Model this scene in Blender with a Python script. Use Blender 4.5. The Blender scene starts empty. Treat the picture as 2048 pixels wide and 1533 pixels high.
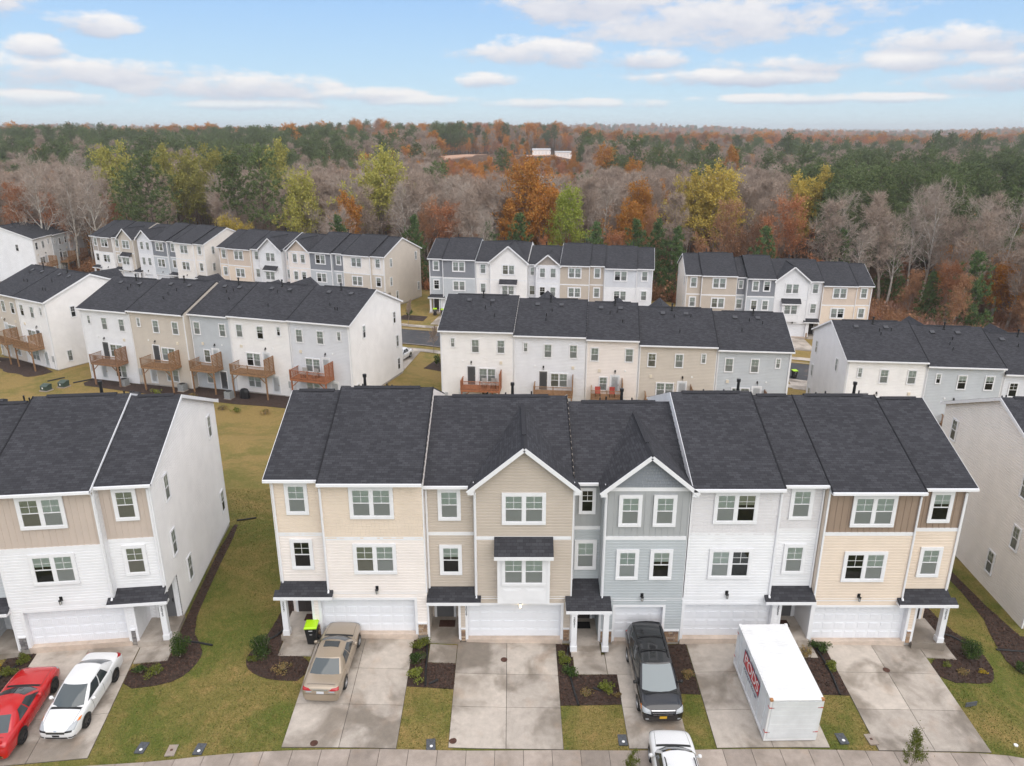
import bpy, bmesh, math, random
import numpy as np
from mathutils import Vector, Matrix

R = math.radians
SC = bpy.context.scene
COL = SC.collection
random.seed(7)

# ------------------------------------------------------------------ camera, sky, sun, exposure
cam_d = bpy.data.cameras.new('camera'); cam = bpy.data.objects.new('camera', cam_d); COL.objects.link(cam)
cam.location = (0, 0, 24.6); cam.rotation_euler = (R(90 - 18.69), 0, 0)
cam_d.sensor_width = 36.0; cam_d.lens = 36.0 * 1490 / 2048; cam_d.clip_start = .5; cam_d.clip_end = 30000
SC.camera = cam
SC.view_settings.view_transform = 'Standard'; SC.view_settings.look = 'None'
SC.view_settings.exposure = 0.72; SC.view_settings.gamma = 1.0; SC.view_settings.use_curve_mapping = False
SC.render.engine = 'CYCLES'
SC.cycles.max_bounces = 7; SC.cycles.diffuse_bounces = 3; SC.cycles.glossy_bounces = 3
SC.cycles.transparent_max_bounces = 12; SC.cycles.transmission_bounces = 3; SC.cycles.volume_bounces = 0
SC.cycles.use_denoising = True; SC.cycles.use_adaptive_sampling = True; SC.cycles.adaptive_threshold = .02; SC.cycles.caustics_reflective = False; SC.cycles.caustics_refractive = False
SUN_EL, SUN_AZ = R(44), R(153)          # azimuth clockwise from +Y: behind the camera

def nd(nt, typ, **kw):
    n = nt.nodes.new(typ)
    for k, v in kw.items():
        if k == 'i':
            for a, b in v.items():
                n.inputs[a].default_value = b
        else:
            setattr(n, k, v)
    return n

W = bpy.data.worlds.new('World'); SC.world = W; W.use_nodes = True; W.cycles.sampling_method = 'MANUAL'; W.cycles.sample_map_resolution = 128
nt = W.node_tree; nt.nodes.clear(); L = nt.links.new
sky = nd(nt, 'ShaderNodeTexSky', sky_type='NISHITA', sun_disc=False, sun_elevation=SUN_EL, sun_rotation=SUN_AZ,
         altitude=100, air_density=1.0, dust_density=0.6, ozone_density=1.3)
tc = nd(nt, 'ShaderNodeTexCoord'); sep = nd(nt, 'ShaderNodeSeparateXYZ'); L(tc.outputs['Generated'], sep.inputs[0])
def mth(op, a, b=None, clamp=False):
    n = nd(nt, 'ShaderNodeMath', operation=op, use_clamp=clamp)
    for k, v in enumerate((a, b)):
        if v is None: continue
        if isinstance(v, (int, float)): n.inputs[k].default_value = v
        else: L(v, n.inputs[k])
    return n.outputs[0]
az = mth('ARCTAN2', sep.outputs[0], sep.outputs[1])
el = sep.outputs[2]
comb = nd(nt, 'ShaderNodeCombineXYZ'); L(az, comb.inputs[0]); L(el, comb.inputs[1])
# broken cumulus: centre azimuth, elevation, half sizes
CLOUDS = [(.245, .125, .21, 0.0384), (.11, .146, .15, 0.0282), (.022, .0916, .115, 0.0186), (.162, .083, .075, 0.0147), (-.03, .060, .045, 0.0128),
          (.50, .093, .13, 0.0192), (.43, .074, .22, 0.0166), (-.50, .061, .19, 0.0192), (-.345, .050, .17, 0.0173), (-.19, .0425, .11, 0.0115),
          (-.527, .085, .03, 0.0160), (-.475, .110, .055, 0.0160), (-.56, .126, .045, 0.0218), (-.53, .034, .10, 0.0115), (.28, .062, .17, 0.0128),
          (.60, .055, .18, 0.0154), (-.12, .036, .10, 0.0090), (-.70, .10, .12, 0.0230), (.80, .11, .15, 0.0282), (.09, .033, .16, 0.0077), (.36, .036, .16, 0.0077), (-.32, .030, .12, 0.0077)]
wn = nd(nt, 'ShaderNodeTexNoise', i={'Scale': 1.0, 'Detail': 7.0, 'Roughness': .62})
wm = nd(nt, 'ShaderNodeMapping', i={'Scale': (19, 42, 1)}); L(comb.outputs[0], wm.inputs[0]); L(wm.outputs[0], wn.inputs['Vector'])
wn2 = nd(nt, 'ShaderNodeTexNoise', i={'Scale': 1.0, 'Detail': 3.0, 'Roughness': .5})
wm2 = nd(nt, 'ShaderNodeMapping', i={'Scale': (6, 22, 1), 'Location': (3.1, 1.7, 0)}); L(comb.outputs[0], wm2.inputs[0]); L(wm2.outputs[0], wn2.inputs['Vector'])
def field(vec):
    cur = None
    for (a, e, ra, re) in CLOUDS:
        s = nd(nt, 'ShaderNodeVectorMath', operation='SUBTRACT'); L(vec, s.inputs[0]); s.inputs[1].default_value = (a, e, 0)
        m = nd(nt, 'ShaderNodeVectorMath', operation='MULTIPLY'); L(s.outputs[0], m.inputs[0]); m.inputs[1].default_value = (1 / ra, 1 / re, 0)
        d = nd(nt, 'ShaderNodeVectorMath', operation='DOT_PRODUCT'); L(m.outputs[0], d.inputs[0]); L(m.outputs[0], d.inputs[1])
        cur = d.outputs['Value'] if cur is None else mth('MINIMUM', cur, d.outputs['Value'])
    return mth('SUBTRACT', 1.0, mth('MINIMUM', cur, 3.0))
E0 = field(comb.outputs[0])
up = nd(nt, 'ShaderNodeVectorMath', operation='ADD'); L(comb.outputs[0], up.inputs[0]); up.inputs[1].default_value = (0, .006, 0)
E1 = field(up.outputs[0])
# unseen sky overhead: denser flat cloud layer, added to light the side walls
den = mth('ADD', mth('ABSOLUTE', el), .07)
px_, py_ = mth('DIVIDE', sep.outputs[0], den), mth('DIVIDE', sep.outputs[1], den)
pc = nd(nt, 'ShaderNodeCombineXYZ'); L(px_, pc.inputs[0]); L(py_, pc.inputs[1])
pn = nd(nt, 'ShaderNodeTexNoise', i={'Scale': .75, 'Detail': 6.0, 'Roughness': .55}); L(pc.outputs[0], pn.inputs['Vector'])
high = nd(nt, 'ShaderNodeMapRange', i={1: .15, 2: .26}); L(el, high.inputs[0])
gen = mth('MULTIPLY', mth('SUBTRACT', mth('MULTIPLY', pn.outputs[0], 6.0), 1.9), high.outputs[0])
nz = mth('ADD', mth('MULTIPLY', mth('SUBTRACT', wn.outputs[0], .5), 3.1), mth('MULTIPLY', mth('SUBTRACT', wn2.outputs[0], .5), 1.6))
dens0 = mth('MAXIMUM', mth('ADD', E0, nz), gen)
mr = nd(nt, 'ShaderNodeMapRange', interpolation_type='SMOOTHSTEP', i={1: .02, 2: .9, 4: .93}); L(dens0, mr.inputs[0])
fadeh = nd(nt, 'ShaderNodeMapRange', i={1: .004, 2: .04}); L(el, fadeh.inputs[0])
dens = mth('MULTIPLY', mr.outputs[0], fadeh.outputs[0])
lit = mth('ADD', mth('MULTIPLY', mth('SUBTRACT', E0, E1), 1.0), mth('ADD', mth('MULTIPLY', mth('SUBTRACT', wn.outputs[0], .5), 1.2), .52), clamp=True)
cc = nd(nt, 'ShaderNodeMixRGB', i={1: (.33, .355, .435, 1), 2: (.61, .59, .58, 1)}); L(lit, cc.inputs[0])
air = nd(nt, 'ShaderNodeValToRGB'); L(mth('ABSOLUTE', el), air.inputs[0])
for k_, (p_, c_) in enumerate(((0., (.45, .56, .61)), (.05, (.34, .49, .615)), (.15, (.24, .395, .62)), (1., (.16, .28, .50)))):
    e_ = air.color_ramp.elements[k_] if k_ < 2 else air.color_ramp.elements.new(p_); e_.position = p_; e_.color = (*c_, 1)
skb = nd(nt, 'ShaderNodeVectorMath', operation='SCALE'); L(sky.outputs[0], skb.inputs[0]); skb.inputs['Scale'].default_value = .06
tint = nd(nt, 'ShaderNodeMixRGB', i={0: .85}); L(skb.outputs[0], tint.inputs[1]); L(air.outputs[0], tint.inputs[2])
bg = nd(nt, 'ShaderNodeBackground', i={1: 1.0}); L(tint.outputs[0], bg.inputs[0])
ov = nd(nt, 'ShaderNodeMapRange', i={1: .14, 2: .6, 3: 1., 4: 1.5}); L(el, ov.inputs[0])  # cloud brightened towards the zenith, above the view, as fill for side walls
bc = nd(nt, 'ShaderNodeBackground'); L(cc.outputs[0], bc.inputs[0]); L(ov.outputs[0], bc.inputs[1])
mx = nd(nt, 'ShaderNodeMixShader'); L(dens, mx.inputs[0]); L(bg.outputs[0], mx.inputs[1]); L(bc.outputs[0], mx.inputs[2])
wo = nd(nt, 'ShaderNodeOutputWorld'); L(mx.outputs[0], wo.inputs[0])

sun_d = bpy.data.lights.new('sun', 'SUN'); sun_d.energy = 1.5; sun_d.angle = R(85); sun_d.color = (1, .94, .86)
sun = bpy.data.objects.new('sun', sun_d); COL.objects.link(sun)
sun.rotation_euler = (R(90) - SUN_EL, 0, -SUN_AZ + math.pi)

# ------------------------------------------------------------------ materials
MATS = {}
def mat(name, col=(.5, .5, .5), rough=.6, var=.0, vs=3., bump=0., bs=40., metal=0., coat=0., spec=.5, col2=None, emit=0.):
    if name in MATS: return MATS[name]
    m = bpy.data.materials.new(name); m.use_nodes = True; t = m.node_tree; l = t.links.new
    b = t.nodes['Principled BSDF']
    b.inputs['Roughness'].default_value = rough; b.inputs['Metallic'].default_value = metal
    b.inputs['Specular IOR Level'].default_value = spec
    if coat: b.inputs['Coat Weight'].default_value = coat; b.inputs['Coat Roughness'].default_value = .05
    b.inputs['Base Color'].default_value = (*col, 1)
    if emit:
        b.inputs['Emission Color'].default_value = (*col, 1); b.inputs['Emission Strength'].default_value = emit
    if var or bump:
        tcn = nd(t, 'ShaderNodeTexCoord')
        if var:
            n = nd(t, 'ShaderNodeTexNoise', i={'Scale': vs, 'Detail': 5., 'Roughness': .6}); l(tcn.outputs['Object'], n.inputs['Vector'])
            c2 = col2 or tuple(c * (1 - var) for c in col); c1 = col if col2 else tuple(min(1, c * (1 + var * .6)) for c in col)
            rp = nd(t, 'ShaderNodeMapRange', i={1: .35, 2: .65}); l(n.outputs[0], rp.inputs[0])
            mxn = nd(t, 'ShaderNodeMixRGB', i={1: (*c1, 1), 2: (*c2, 1)}); l(rp.outputs[0], mxn.inputs[0]); l(mxn.outputs[0], b.inputs['Base Color'])
        if bump:
            n2 = nd(t, 'ShaderNodeTexNoise', i={'Scale': bs, 'Detail': 3.}); l(tcn.outputs['Object'], n2.inputs['Vector'])
            bp = nd(t, 'ShaderNodeBump', i={'Strength': bump, 'Distance': .02}); l(n2.outputs[0], bp.inputs['Height']); l(bp.outputs[0], b.inputs['Normal'])
    MATS[name] = m
    return m

def shingle_mat(name, swap):
    m = bpy.data.materials.new(name); m.use_nodes = True; t = m.node_tree; l = t.links.new
    b = t.nodes['Principled BSDF']; b.inputs['Roughness'].default_value = .95; b.inputs['Specular IOR Level'].default_value = .2
    tcn = nd(t, 'ShaderNodeTexCoord'); s = nd(t, 'ShaderNodeSeparateXYZ'); l(tcn.outputs['Object'], s.inputs[0])
    cmb = nd(t, 'ShaderNodeCombineXYZ')
    l(s.outputs[1 if swap else 0], cmb.inputs[0])
    k = nd(t, 'ShaderNodeMath', operation='MULTIPLY', i={1: 1.3 if swap else 1.08}); l(s.outputs[0 if swap else 1], k.inputs[0]); l(k.outputs[0], cmb.inputs[1])
    br = nd(t, 'ShaderNodeTexBrick', offset=.37, i={'Color1': (.037, .037, .042, 1), 'Color2': (.060, .060, .067, 1), 'Mortar': (.022, .022, .025, 1), 'Scale': 1.,
        'Mortar Size': .008, 'Mortar Smooth': .3, 'Bias': -.1, 'Brick Width': .31, 'Row Height': .145}); l(cmb.outputs[0], br.inputs['Vector'])
    n = nd(t, 'ShaderNodeTexNoise', i={'Scale': .5, 'Detail': 4.}); l(tcn.outputs['Object'], n.inputs['Vector'])
    n3 = nd(t, 'ShaderNodeTexNoise', i={'Scale': 90., 'Detail': 2.}); l(tcn.outputs['Object'], n3.inputs['Vector'])
    r1 = nd(t, 'ShaderNodeMapRange', i={1: .3, 2: .7, 3: .93, 4: 1.08}); l(n.outputs[0], r1.inputs[0])
    r2 = nd(t, 'ShaderNodeMapRange', i={1: .3, 2: .7, 3: .75, 4: 1.25}); l(n3.outputs[0], r2.inputs[0])
    mu = nd(t, 'ShaderNodeMath', operation='MULTIPLY'); l(r1.outputs[0], mu.inputs[0]); l(r2.outputs[0], mu.inputs[1])
    vm = nd(t, 'ShaderNodeVectorMath', operation='SCALE'); l(br.outputs['Color'], vm.inputs[0]); l(mu.outputs[0], vm.inputs['Scale'])
    l(vm.outputs[0], b.inputs['Base Color'])
    bp = nd(t, 'ShaderNodeBump', invert=True, i={'Strength': .5, 'Distance': .015}); l(br.outputs['Fac'], bp.inputs['Height']); l(bp.outputs[0], b.inputs['Normal'])
    MATS[name] = m
    return m
shingle_mat('shingle', False); shingle_mat('shingle_cross', True)

def concrete_mat(name, base, dark, wet):
    m = bpy.data.materials.new(name); m.use_nodes = True; t = m.node_tree; l = t.links.new
    b = t.nodes['Principled BSDF']; b.inputs['Specular IOR Level'].default_value = .35
    g = nd(t, 'ShaderNodeNewGeometry')
    n1 = nd(t, 'ShaderNodeTexNoise', i={'Scale': .42, 'Detail': 4., 'Roughness': .55, 'Distortion': .4}); l(g.outputs['Position'], n1.inputs['Vector'])
    n2 = nd(t, 'ShaderNodeTexNoise', i={'Scale': 2.6, 'Detail': 6., 'Roughness': .65}); l(g.outputs['Position'], n2.inputs['Vector'])
    n3 = nd(t, 'ShaderNodeTexNoise', i={'Scale': 60., 'Detail': 2.}); l(g.outputs['Position'], n3.inputs['Vector'])
    n4 = nd(t, 'ShaderNodeTexNoise', i={'Scale': .9, 'Detail': 3.}); l(g.outputs['Position'], n4.inputs['Vector'])
    r1 = nd(t, 'ShaderNodeMapRange', interpolation_type='SMOOTHSTEP', i={1: .42, 2: .62}); l(n1.outputs[0], r1.inputs[0])
    mxa = nd(t, 'ShaderNodeMixRGB', i={1: (*base, 1), 2: (*dark, 1)}); l(r1.outputs[0], mxa.inputs[0])
    r2 = nd(t, 'ShaderNodeMapRange', i={1: .3, 2: .7, 3: .84, 4: 1.1}); l(n2.outputs[0], r2.inputs[0])
    r3 = nd(t, 'ShaderNodeMapRange', i={1: .3, 2: .7, 3: .92, 4: 1.08}); l(n3.outputs[0], r3.inputs[0])
    mu = nd(t, 'ShaderNodeMath', operation='MULTIPLY'); l(r2.outputs[0], mu.inputs[0]); l(r3.outputs[0], mu.inputs[1])
    r4 = nd(t, 'ShaderNodeMapRange', i={1: .58, 2: .75, 4: .28}); l(n4.outputs[0], r4.inputs[0])
    rust = nd(t, 'ShaderNodeMixRGB', i={2: (.40, .27, .18, 1)}); l(r4.outputs[0], rust.inputs[0]); l(mxa.outputs[0], rust.inputs[1])
    oi = nd(t, 'ShaderNodeObjectInfo'); ro = nd(t, 'ShaderNodeMapRange', i={3: .84, 4: 1.1}); l(oi.outputs['Random'], ro.inputs[0])
    mu2 = nd(t, 'ShaderNodeMath', operation='MULTIPLY'); l(mu.outputs[0], mu2.inputs[0]); l(ro.outputs[0], mu2.inputs[1])
    vm = nd(t, 'ShaderNodeVectorMath', operation='SCALE'); l(rust.outputs[0], vm.inputs[0]); l(mu2.outputs[0], vm.inputs['Scale'])
    l(vm.outputs[0], b.inputs['Base Color'])
    rr = nd(t, 'ShaderNodeMapRange', i={3: .85, 4: wet}); l(r1.outputs[0], rr.inputs[0]); l(rr.outputs[0], b.inputs['Roughness'])
    MATS[name] = m
concrete_mat('concrete', (.475, .42, .365), (.25, .213, .175), .45); concrete_mat('concrete_pale', (.58, .48, .40), (.48, .39, .32), .7)
concrete_mat('pavement', (.38, .32, .275), (.285, .238, .20), .6)
concrete_mat('asphalt', (.085, .085, .09), (.055, .055, .06), .6)

def ground_mat(name):
    m = bpy.data.materials.new(name); m.use_nodes = True; t = m.node_tree; l = t.links.new
    b = t.nodes['Principled BSDF']; b.inputs['Roughness'].default_value = .95; b.inputs['Specular IOR Level'].default_value = .1
    g = nd(t, 'ShaderNodeNewGeometry')
    def noise(s, d=4., dist=0.): 
        n = nd(t, 'ShaderNodeTexNoise', i={'Scale': s, 'Detail': d, 'Roughness': .6, 'Distortion': dist}); l(g.outputs['Position'], n.inputs['Vector']); return n.outputs[0]
    def rng(v, a, c, o0=0., o1=1.):
        n = nd(t, 'ShaderNodeMapRange', i={1: a, 2: c, 3: o0, 4: o1}); l(v, n.inputs[0]); return n.outputs[0]
    def mix(f, a, c):
        n = nd(t, 'ShaderNodeMixRGB')
        for k, v in ((0, f), (1, a), (2, c)):
            if isinstance(v, tuple): n.inputs[k].default_value = (*v, 1)
            else: l(v, n.inputs[k])
        return n.outputs[0]
    big = rng(noise(.21, 5., .6), .40, .60)
    mid = rng(noise(1.6, 6.), .36, .64)
    fine = rng(noise(14., 5.), .32, .68)
    green = mix(fine, (.066, .088, .017), (.132, .156, .034))
    tan = mix(fine, (.185, .130, .045), (.36, .255, .100))
    sp = nd(t, 'ShaderNodeSeparateXYZ'); l(g.outputs['Position'], sp.inputs[0])
    dorm = rng(sp.outputs[1], 36., 62., .06, .50)
    a1 = nd(t, 'ShaderNodeMath', operation='MULTIPLY', use_clamp=True); l(big, a1.inputs[0]); a1.inputs[1].default_value = .6
    a2 = nd(t, 'ShaderNodeMath', operation='ADD', use_clamp=True); l(a1.outputs[0], a2.inputs[0]); l(dorm, a2.inputs[1])
    a3 = nd(t, 'ShaderNodeMath', operation='MULTIPLY_ADD', use_clamp=True, i={1: .6, 2: -.28}); l(mid, a3.inputs[0])
    a4 = nd(t, 'ShaderNodeMath', operation='ADD', use_clamp=True); l(a2.outputs[0], a4.inputs[0]); l(a3.outputs[0], a4.inputs[1])
    lawn = mix(a4.outputs[0], green, tan)
    litter = mix(mid, (.075, .045, .028), (.15, .085, .05))
    at = nd(t, 'ShaderNodeAttribute', attribute_name='wood')
    wood = rng(at.outputs['Fac'], .4, .6)
    dirt = nd(t, 'ShaderNodeAttribute', attribute_name='dirt')
    out = mix(dirt.outputs['Fac'], mix(wood, lawn, litter), mix(mid, (.42, .22, .14), (.55, .38, .28)))
    l(out, b.inputs['Base Color'])
    bp = nd(t, 'ShaderNodeBump', i={'Strength': .5, 'Distance': .05}); l(fine, bp.inputs['Height']); l(bp.outputs[0], b.inputs['Normal'])
    MATS[name] = m
ground_mat('ground')

def glass_mat(name, tint, screen):
    m = bpy.data.materials.new(name); m.use_nodes = True; t = m.node_tree; l = t.links.new; t.nodes.remove(t.nodes['Principled BSDF'])
    tr = nd(t, 'ShaderNodeBsdfTransparent', i={0: (*tint, 1)}); gl = nd(t, 'ShaderNodeBsdfGlossy', i={0: (.9, .95, .93, 1), 'Roughness': .03})
    fr = nd(t, 'ShaderNodeFresnel', i={0: 1.5})
    a = nd(t, 'ShaderNodeMath', operation='MULTIPLY_ADD', use_clamp=True, i={1: .9 * screen, 2: .03 * screen}); l(fr.outputs[0], a.inputs[0])
    x = nd(t, 'ShaderNodeMixShader'); l(a.outputs[0], x.inputs[0]); l(tr.outputs[0], x.inputs[1]); l(gl.outputs[0], x.inputs[2])
    l(x.outputs[0], t.nodes['Material Output'].inputs[0]); MATS[name] = m
glass_mat('glass', (.74, .81, .775), 1.)
glass_mat('glass_screened', (.56, .58, .575), .6)

def leaf_mat(name, cols, trans=.25, rough=.7):
    """foliage: each leaf takes its own shade between the given colours"""
    m = bpy.data.materials.new(name); m.use_nodes = True; t = m.node_tree; l = t.links.new
    b = t.nodes['Principled BSDF']; b.inputs['Roughness'].default_value = rough; b.inputs['Specular IOR Level'].default_value = .2
    g = nd(t, 'ShaderNodeNewGeometry'); rp = nd(t, 'ShaderNodeValToRGB'); l(g.outputs['Random Per Island'], rp.inputs[0])
    e = rp.color_ramp.elements; e[0].color = (*cols[0], 1); e[1].color = (*cols[-1], 1)
    for k, c in enumerate(cols[1:-1]):
        x = e.new((k + 1) / (len(cols) - 1)); x.color = (*c, 1)
    oi = nd(t, 'ShaderNodeObjectInfo'); hv = nd(t, 'ShaderNodeHueSaturation')
    mr_ = nd(t, 'ShaderNodeMapRange', i={3: .78, 4: 1.18}); l(oi.outputs['Random'], mr_.inputs[0]); l(mr_.outputs[0], hv.inputs['Value'])
    l(rp.outputs[0], hv.inputs['Color']); l(hv.outputs[0], b.inputs['Base Color'])
    tl = nd(t, 'ShaderNodeBsdfTranslucent'); l(hv.outputs[0], tl.inputs[0])
    x = nd(t, 'ShaderNodeMixShader', i={0: trans}); l(b.outputs[0], x.inputs[1]); l(tl.outputs[0], x.inputs[2]); l(x.outputs[0], t.nodes['Material Output'].inputs[0])
    MATS[name] = m
leaf_mat('leaf_orange', [(0.403, 0.146, 0.028), (0.560, 0.246, 0.045), (0.470, 0.269, 0.067)])
leaf_mat('leaf_rust', [(.33, .135, .065), (.46, .19, .085), (.42, .22, .115)])
leaf_mat('leaf_brown', [(0.307, 0.159, 0.088), (0.425, 0.224, 0.118), (0.366, 0.224, 0.136)])
leaf_mat('leaf_yellow', [(0.414, 0.299, 0.057), (0.552, 0.414, 0.092), (0.380, 0.322, 0.081)])
leaf_mat('leaf_ygreen', [(0.312, 0.299, 0.072), (0.429, 0.377, 0.091), (0.260, 0.273, 0.078)])
leaf_mat('leaf_lime', [(.24, .29, .04), (.33, .36, .06), (.20, .25, .05)])
leaf_mat('needle', [(0.072, 0.102, 0.038), (0.126, 0.166, 0.062), (0.180, 0.214, 0.084)], .15)
leaf_mat('needle_young', [(0.054, 0.102, 0.038), (0.102, 0.162, 0.054), (0.144, 0.198, 0.072)], .15)
leaf_mat('shrub_leaf', [(.025, .05, .014), (.055, .095, .022), (.10, .14, .035)], .2)
leaf_mat('shrub_light', [(.10, .13, .02), (.20, .22, .035), (.16, .18, .05)], .2)
leaf_mat('shrub_gold', [(.50, .33, .03), (.60, .42, .05), (.25, .25, .05)], .2)
leaf_mat('shrub_dry', [(.24, .16, .08), (.30, .20, .08), (.13, .15, .05)], .2)
leaf_mat('mulch_chip', [(.030, .018, .013), (.062, .036, .026), (.10, .058, .042), (.045, .028, .024)], .0, .9)
mat('mulch_base', (.050, .030, .022), .95, .45, 9., .8, 60.)
mat('bark_grey', (.27, .225, .19), .9, .3, 2.); mat('bark_pale', (.50, .46, .41), .9, .4, 1.5); mat('bark_pine', (.115, .085, .065), .9, .3, 2.)
mat('twig', (.345, .265, .21), .9); mat('twig_pale', (.37, .305, .255), .9); mat('twig_red', (.34, .20, .15), .9)
mat('trim', (.775, .775, .79), .45, .04, 2.); mat('gutter', (.80, .80, .82), .35)
mat('foundation', (.40, .37, .34), .9, .25, 4., .3); mat('black_metal', (.012, .012, .013), .4)
mat('door_dark', (.045, .038, .036), .4); mat('door_grey', (.12, .12, .125), .5); mat('door_white', (.72, .74, .76), .4); mat('brass', (.5, .42, .3), .3, metal=1.)
mat('garage_white', (.78, .79, .82), .42, .03, 1.5); mat('interior', (.018, .018, .018), .9); mat('blind', (.84, .84, .82), .7); mat('blind_tan', (.5, .46, .38), .7)
mat('deck_wood', (.29, .165, .085), .75, .3, 6.); mat('deck_red', (.34, .13, .06), .7, .3, 6.); mat('deck_brown', (.26, .145, .085), .75, .3, 6.)
mat('vent_cream', (.72, .64, .52), .6); mat('vent_white', (.8, .8, .8), .5); mat('roof_metal', (.05, .05, .055), .5); mat('ridge_cap', (.042, .042, .047), .95, .3, 30., spec=.1); mat('ac_grey', (.26, .27, .27), .6, .2, 8.); mat('meter_grey', (.42, .43, .44), .5)
mat('corrugated_black', (.012, .012, .013), .55); mat('bin_black', (.012, .012, .014), .45); mat('bin_lime', (.42, .72, .01), .4)
mat('box_lid', (.085, .09, .10), .7, .3, 12.); mat('cover_rust', (.085, .035, .022), .8, .4, 20.); mat('white_plastic', (.8, .8, .8), .4)
mat('transformer_green', (.045, .07, .055), .5); mat('doormat', (.07, .03, .02), .95, .4, 25.); mat('doormat_dark', (.012, .01, .01), .95)
for k, c in enumerate([(.42, .27, .17), (.30, .19, .12), (.50, .37, .26), (.24, .16, .115), (.44, .33, .25), (.36, .24, .15)]): mat('stone_%d' % k, c, .85, .35, 9., .6, 30.)
for k, c in enumerate([(.22, .205, .20), (.16, .15, .15), (.28, .26, .25), (.19, .175, .18)]): mat('greystone_%d' % k, c, .85, .3, 9., .6, 30.)
mat('mortar', (.33, .28, .23), .9)
SIDING = dict(cream=(.80, .735, .69), tan=(.72, .605, .495), shake_tan=(.74, .625, .51), taupe=(.51, .44, .37), grey=(.43, .46, .475), midgrey=(.385, .395, .40), slate=(.24, .26, .29),
              dkgrey=(.215, .225, .25), white=(.76, .76, .775), shake_white=(.69, .67, .68), brown=(.30, .222, .168), clay=(.54, .455, .395), offwhite=(.83, .81, .795), ltgrey=(.62, .635, .67),
              lavender=(.74, .745, .775), beige=(.58, .52, .45), bgrey=(.50, .525, .55), sand=(.62, .515, .43), ivory=(.81, .765, .72), mist=(.66, .67, .70), taupe_dk=(.40, .35, .31))
for k, c in SIDING.items(): mat('siding_' + k, c, .5, .05, .8)

# ------------------------------------------------------------------ object helpers
def tag(o, label=None, cat=None, group=None, kind=None):
    if label: o['label'] = label
    if cat: o['category'] = cat
    if group: o['group'] = group
    if kind: o['kind'] = kind
    return o
def empty(name, loc, rz=0., label=None, cat=None, group=None):
    o = bpy.data.objects.new(name, None); COL.objects.link(o); o.location = loc; o.rotation_euler = (0, 0, rz); o.empty_display_size = .2
    return tag(o, label, cat, group)
def link(name, me, parent=None, loc=(0, 0, 0), rot=(0, 0, 0), scale=(1, 1, 1), material=None):
    o = bpy.data.objects.new(name, me); COL.objects.link(o)
    if parent is not None: o.parent = parent
    o.location = loc; o.rotation_euler = rot; o.scale = scale
    if material: 
        o.material_slots[0].link = 'OBJECT'; o.material_slots[0].material = MATS[material]
    return o
class MB:
    def __init__(s): s.v = []; s.f = []
    def face(s, *p):
        n = len(s.v); s.v.extend([tuple(q) for q in p]); s.f.append(tuple(range(n, n + len(p)))); return s
    def box(s, x0, x1, y0, y1, z0, z1):
        n = len(s.v)
        s.v += [(x0, y0, z0), (x1, y0, z0), (x1, y1, z0), (x0, y1, z0), (x0, y0, z1), (x1, y0, z1), (x1, y1, z1), (x0, y1, z1)]
        s.f += [tuple(n + k for k in q) for q in ((0, 3, 2, 1), (4, 5, 6, 7), (0, 1, 5, 4), (1, 2, 6, 5), (2, 3, 7, 6), (3, 0, 4, 7))]; return s
    def bar(s, a, b, w, h=None, up=(0, 0, 1)):
        a, b = Vector(a), Vector(b); d = (b - a).normalized(); h = h or w; up = Vector(up)
        if abs(d.dot(up)) > .95: up = Vector((0, 1, 0))
        r = d.cross(up).normalized(); u = r.cross(d); n = len(s.v)
        for q in (a, b):
            for i, j in ((-1, -1), (1, -1), (1, 1), (-1, 1)): s.v.append(tuple(q + r * (i * w / 2) + u * (j * h / 2)))
        s.f += [tuple(n + k for k in q) for q in ((0, 1, 2, 3), (7, 6, 5, 4), (0, 4, 5, 1), (1, 5, 6, 2), (2, 6, 7, 3), (3, 7, 4, 0))]; return s
    def tube(s, pts, rad, n=6, cap=True):
        pts = [Vector(p) for p in pts]; rings = []
        if not isinstance(rad, (list, tuple)): rad = [rad] * len(pts)
        for k, p in enumerate(pts):
            d = (pts[min(k + 1, len(pts) - 1)] - pts[max(k - 1, 0)]).normalized()
            a = Vector((0, 0, 1)) if abs(d.z) < .9 else Vector((0, 1, 0))
            r = d.cross(a).normalized(); u = r.cross(d); b0 = len(s.v)
            for q in range(n):
                t = 2 * math.pi * q / n; s.v.append(tuple(p + r * (math.cos(t) * rad[k]) + u * (math.sin(t) * rad[k])))
            rings.append(b0)
        for a, b in zip(rings, rings[1:]):
            for q in range(n): s.f.append((a + q, a + (q + 1) % n, b + (q + 1) % n, b + q))
        if cap: s.f.append(tuple(rings[0] + q for q in range(n))[::-1]); s.f.append(tuple(rings[-1] + q for q in range(n)))
        return s
    def lathe(s, prof, n=16, axis='z', c=(0, 0, 0)):
        b0 = len(s.v)
        for (r, z) in prof:
            for q in range(n):
                t = 2 * math.pi * q / n; a, b = r * math.cos(t), r * math.sin(t)
                s.v.append((c[0] + a, c[1] + b, c[2] + z) if axis == 'z' else (c[0] + a, c[1] + z, c[2] + b) if axis == 'y' else (c[0] + z, c[1] + a, c[2] + b))
        for k in range(len(prof) - 1):
            for q in range(n): s.f.append((b0 + k * n + q, b0 + k * n + (q + 1) % n, b0 + (k + 1) * n + (q + 1) % n, b0 + (k + 1) * n + q))
        return s
    def mesh(s, name, m, smooth=False, mats=None):
        me = bpy.data.meshes.new(name); me.from_pydata(s.v, [], s.f)
        for k in ([m] if isinstance(m, str) else m): me.materials.append(MATS[k])
        if smooth: me.polygons.foreach_set('use_smooth', [True] * len(me.polygons))
        me.update(); return me
    def build(s, name, m, parent=None, smooth=False, **kw):
        return link(name, s.mesh(name, m, smooth), parent, **kw)
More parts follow.
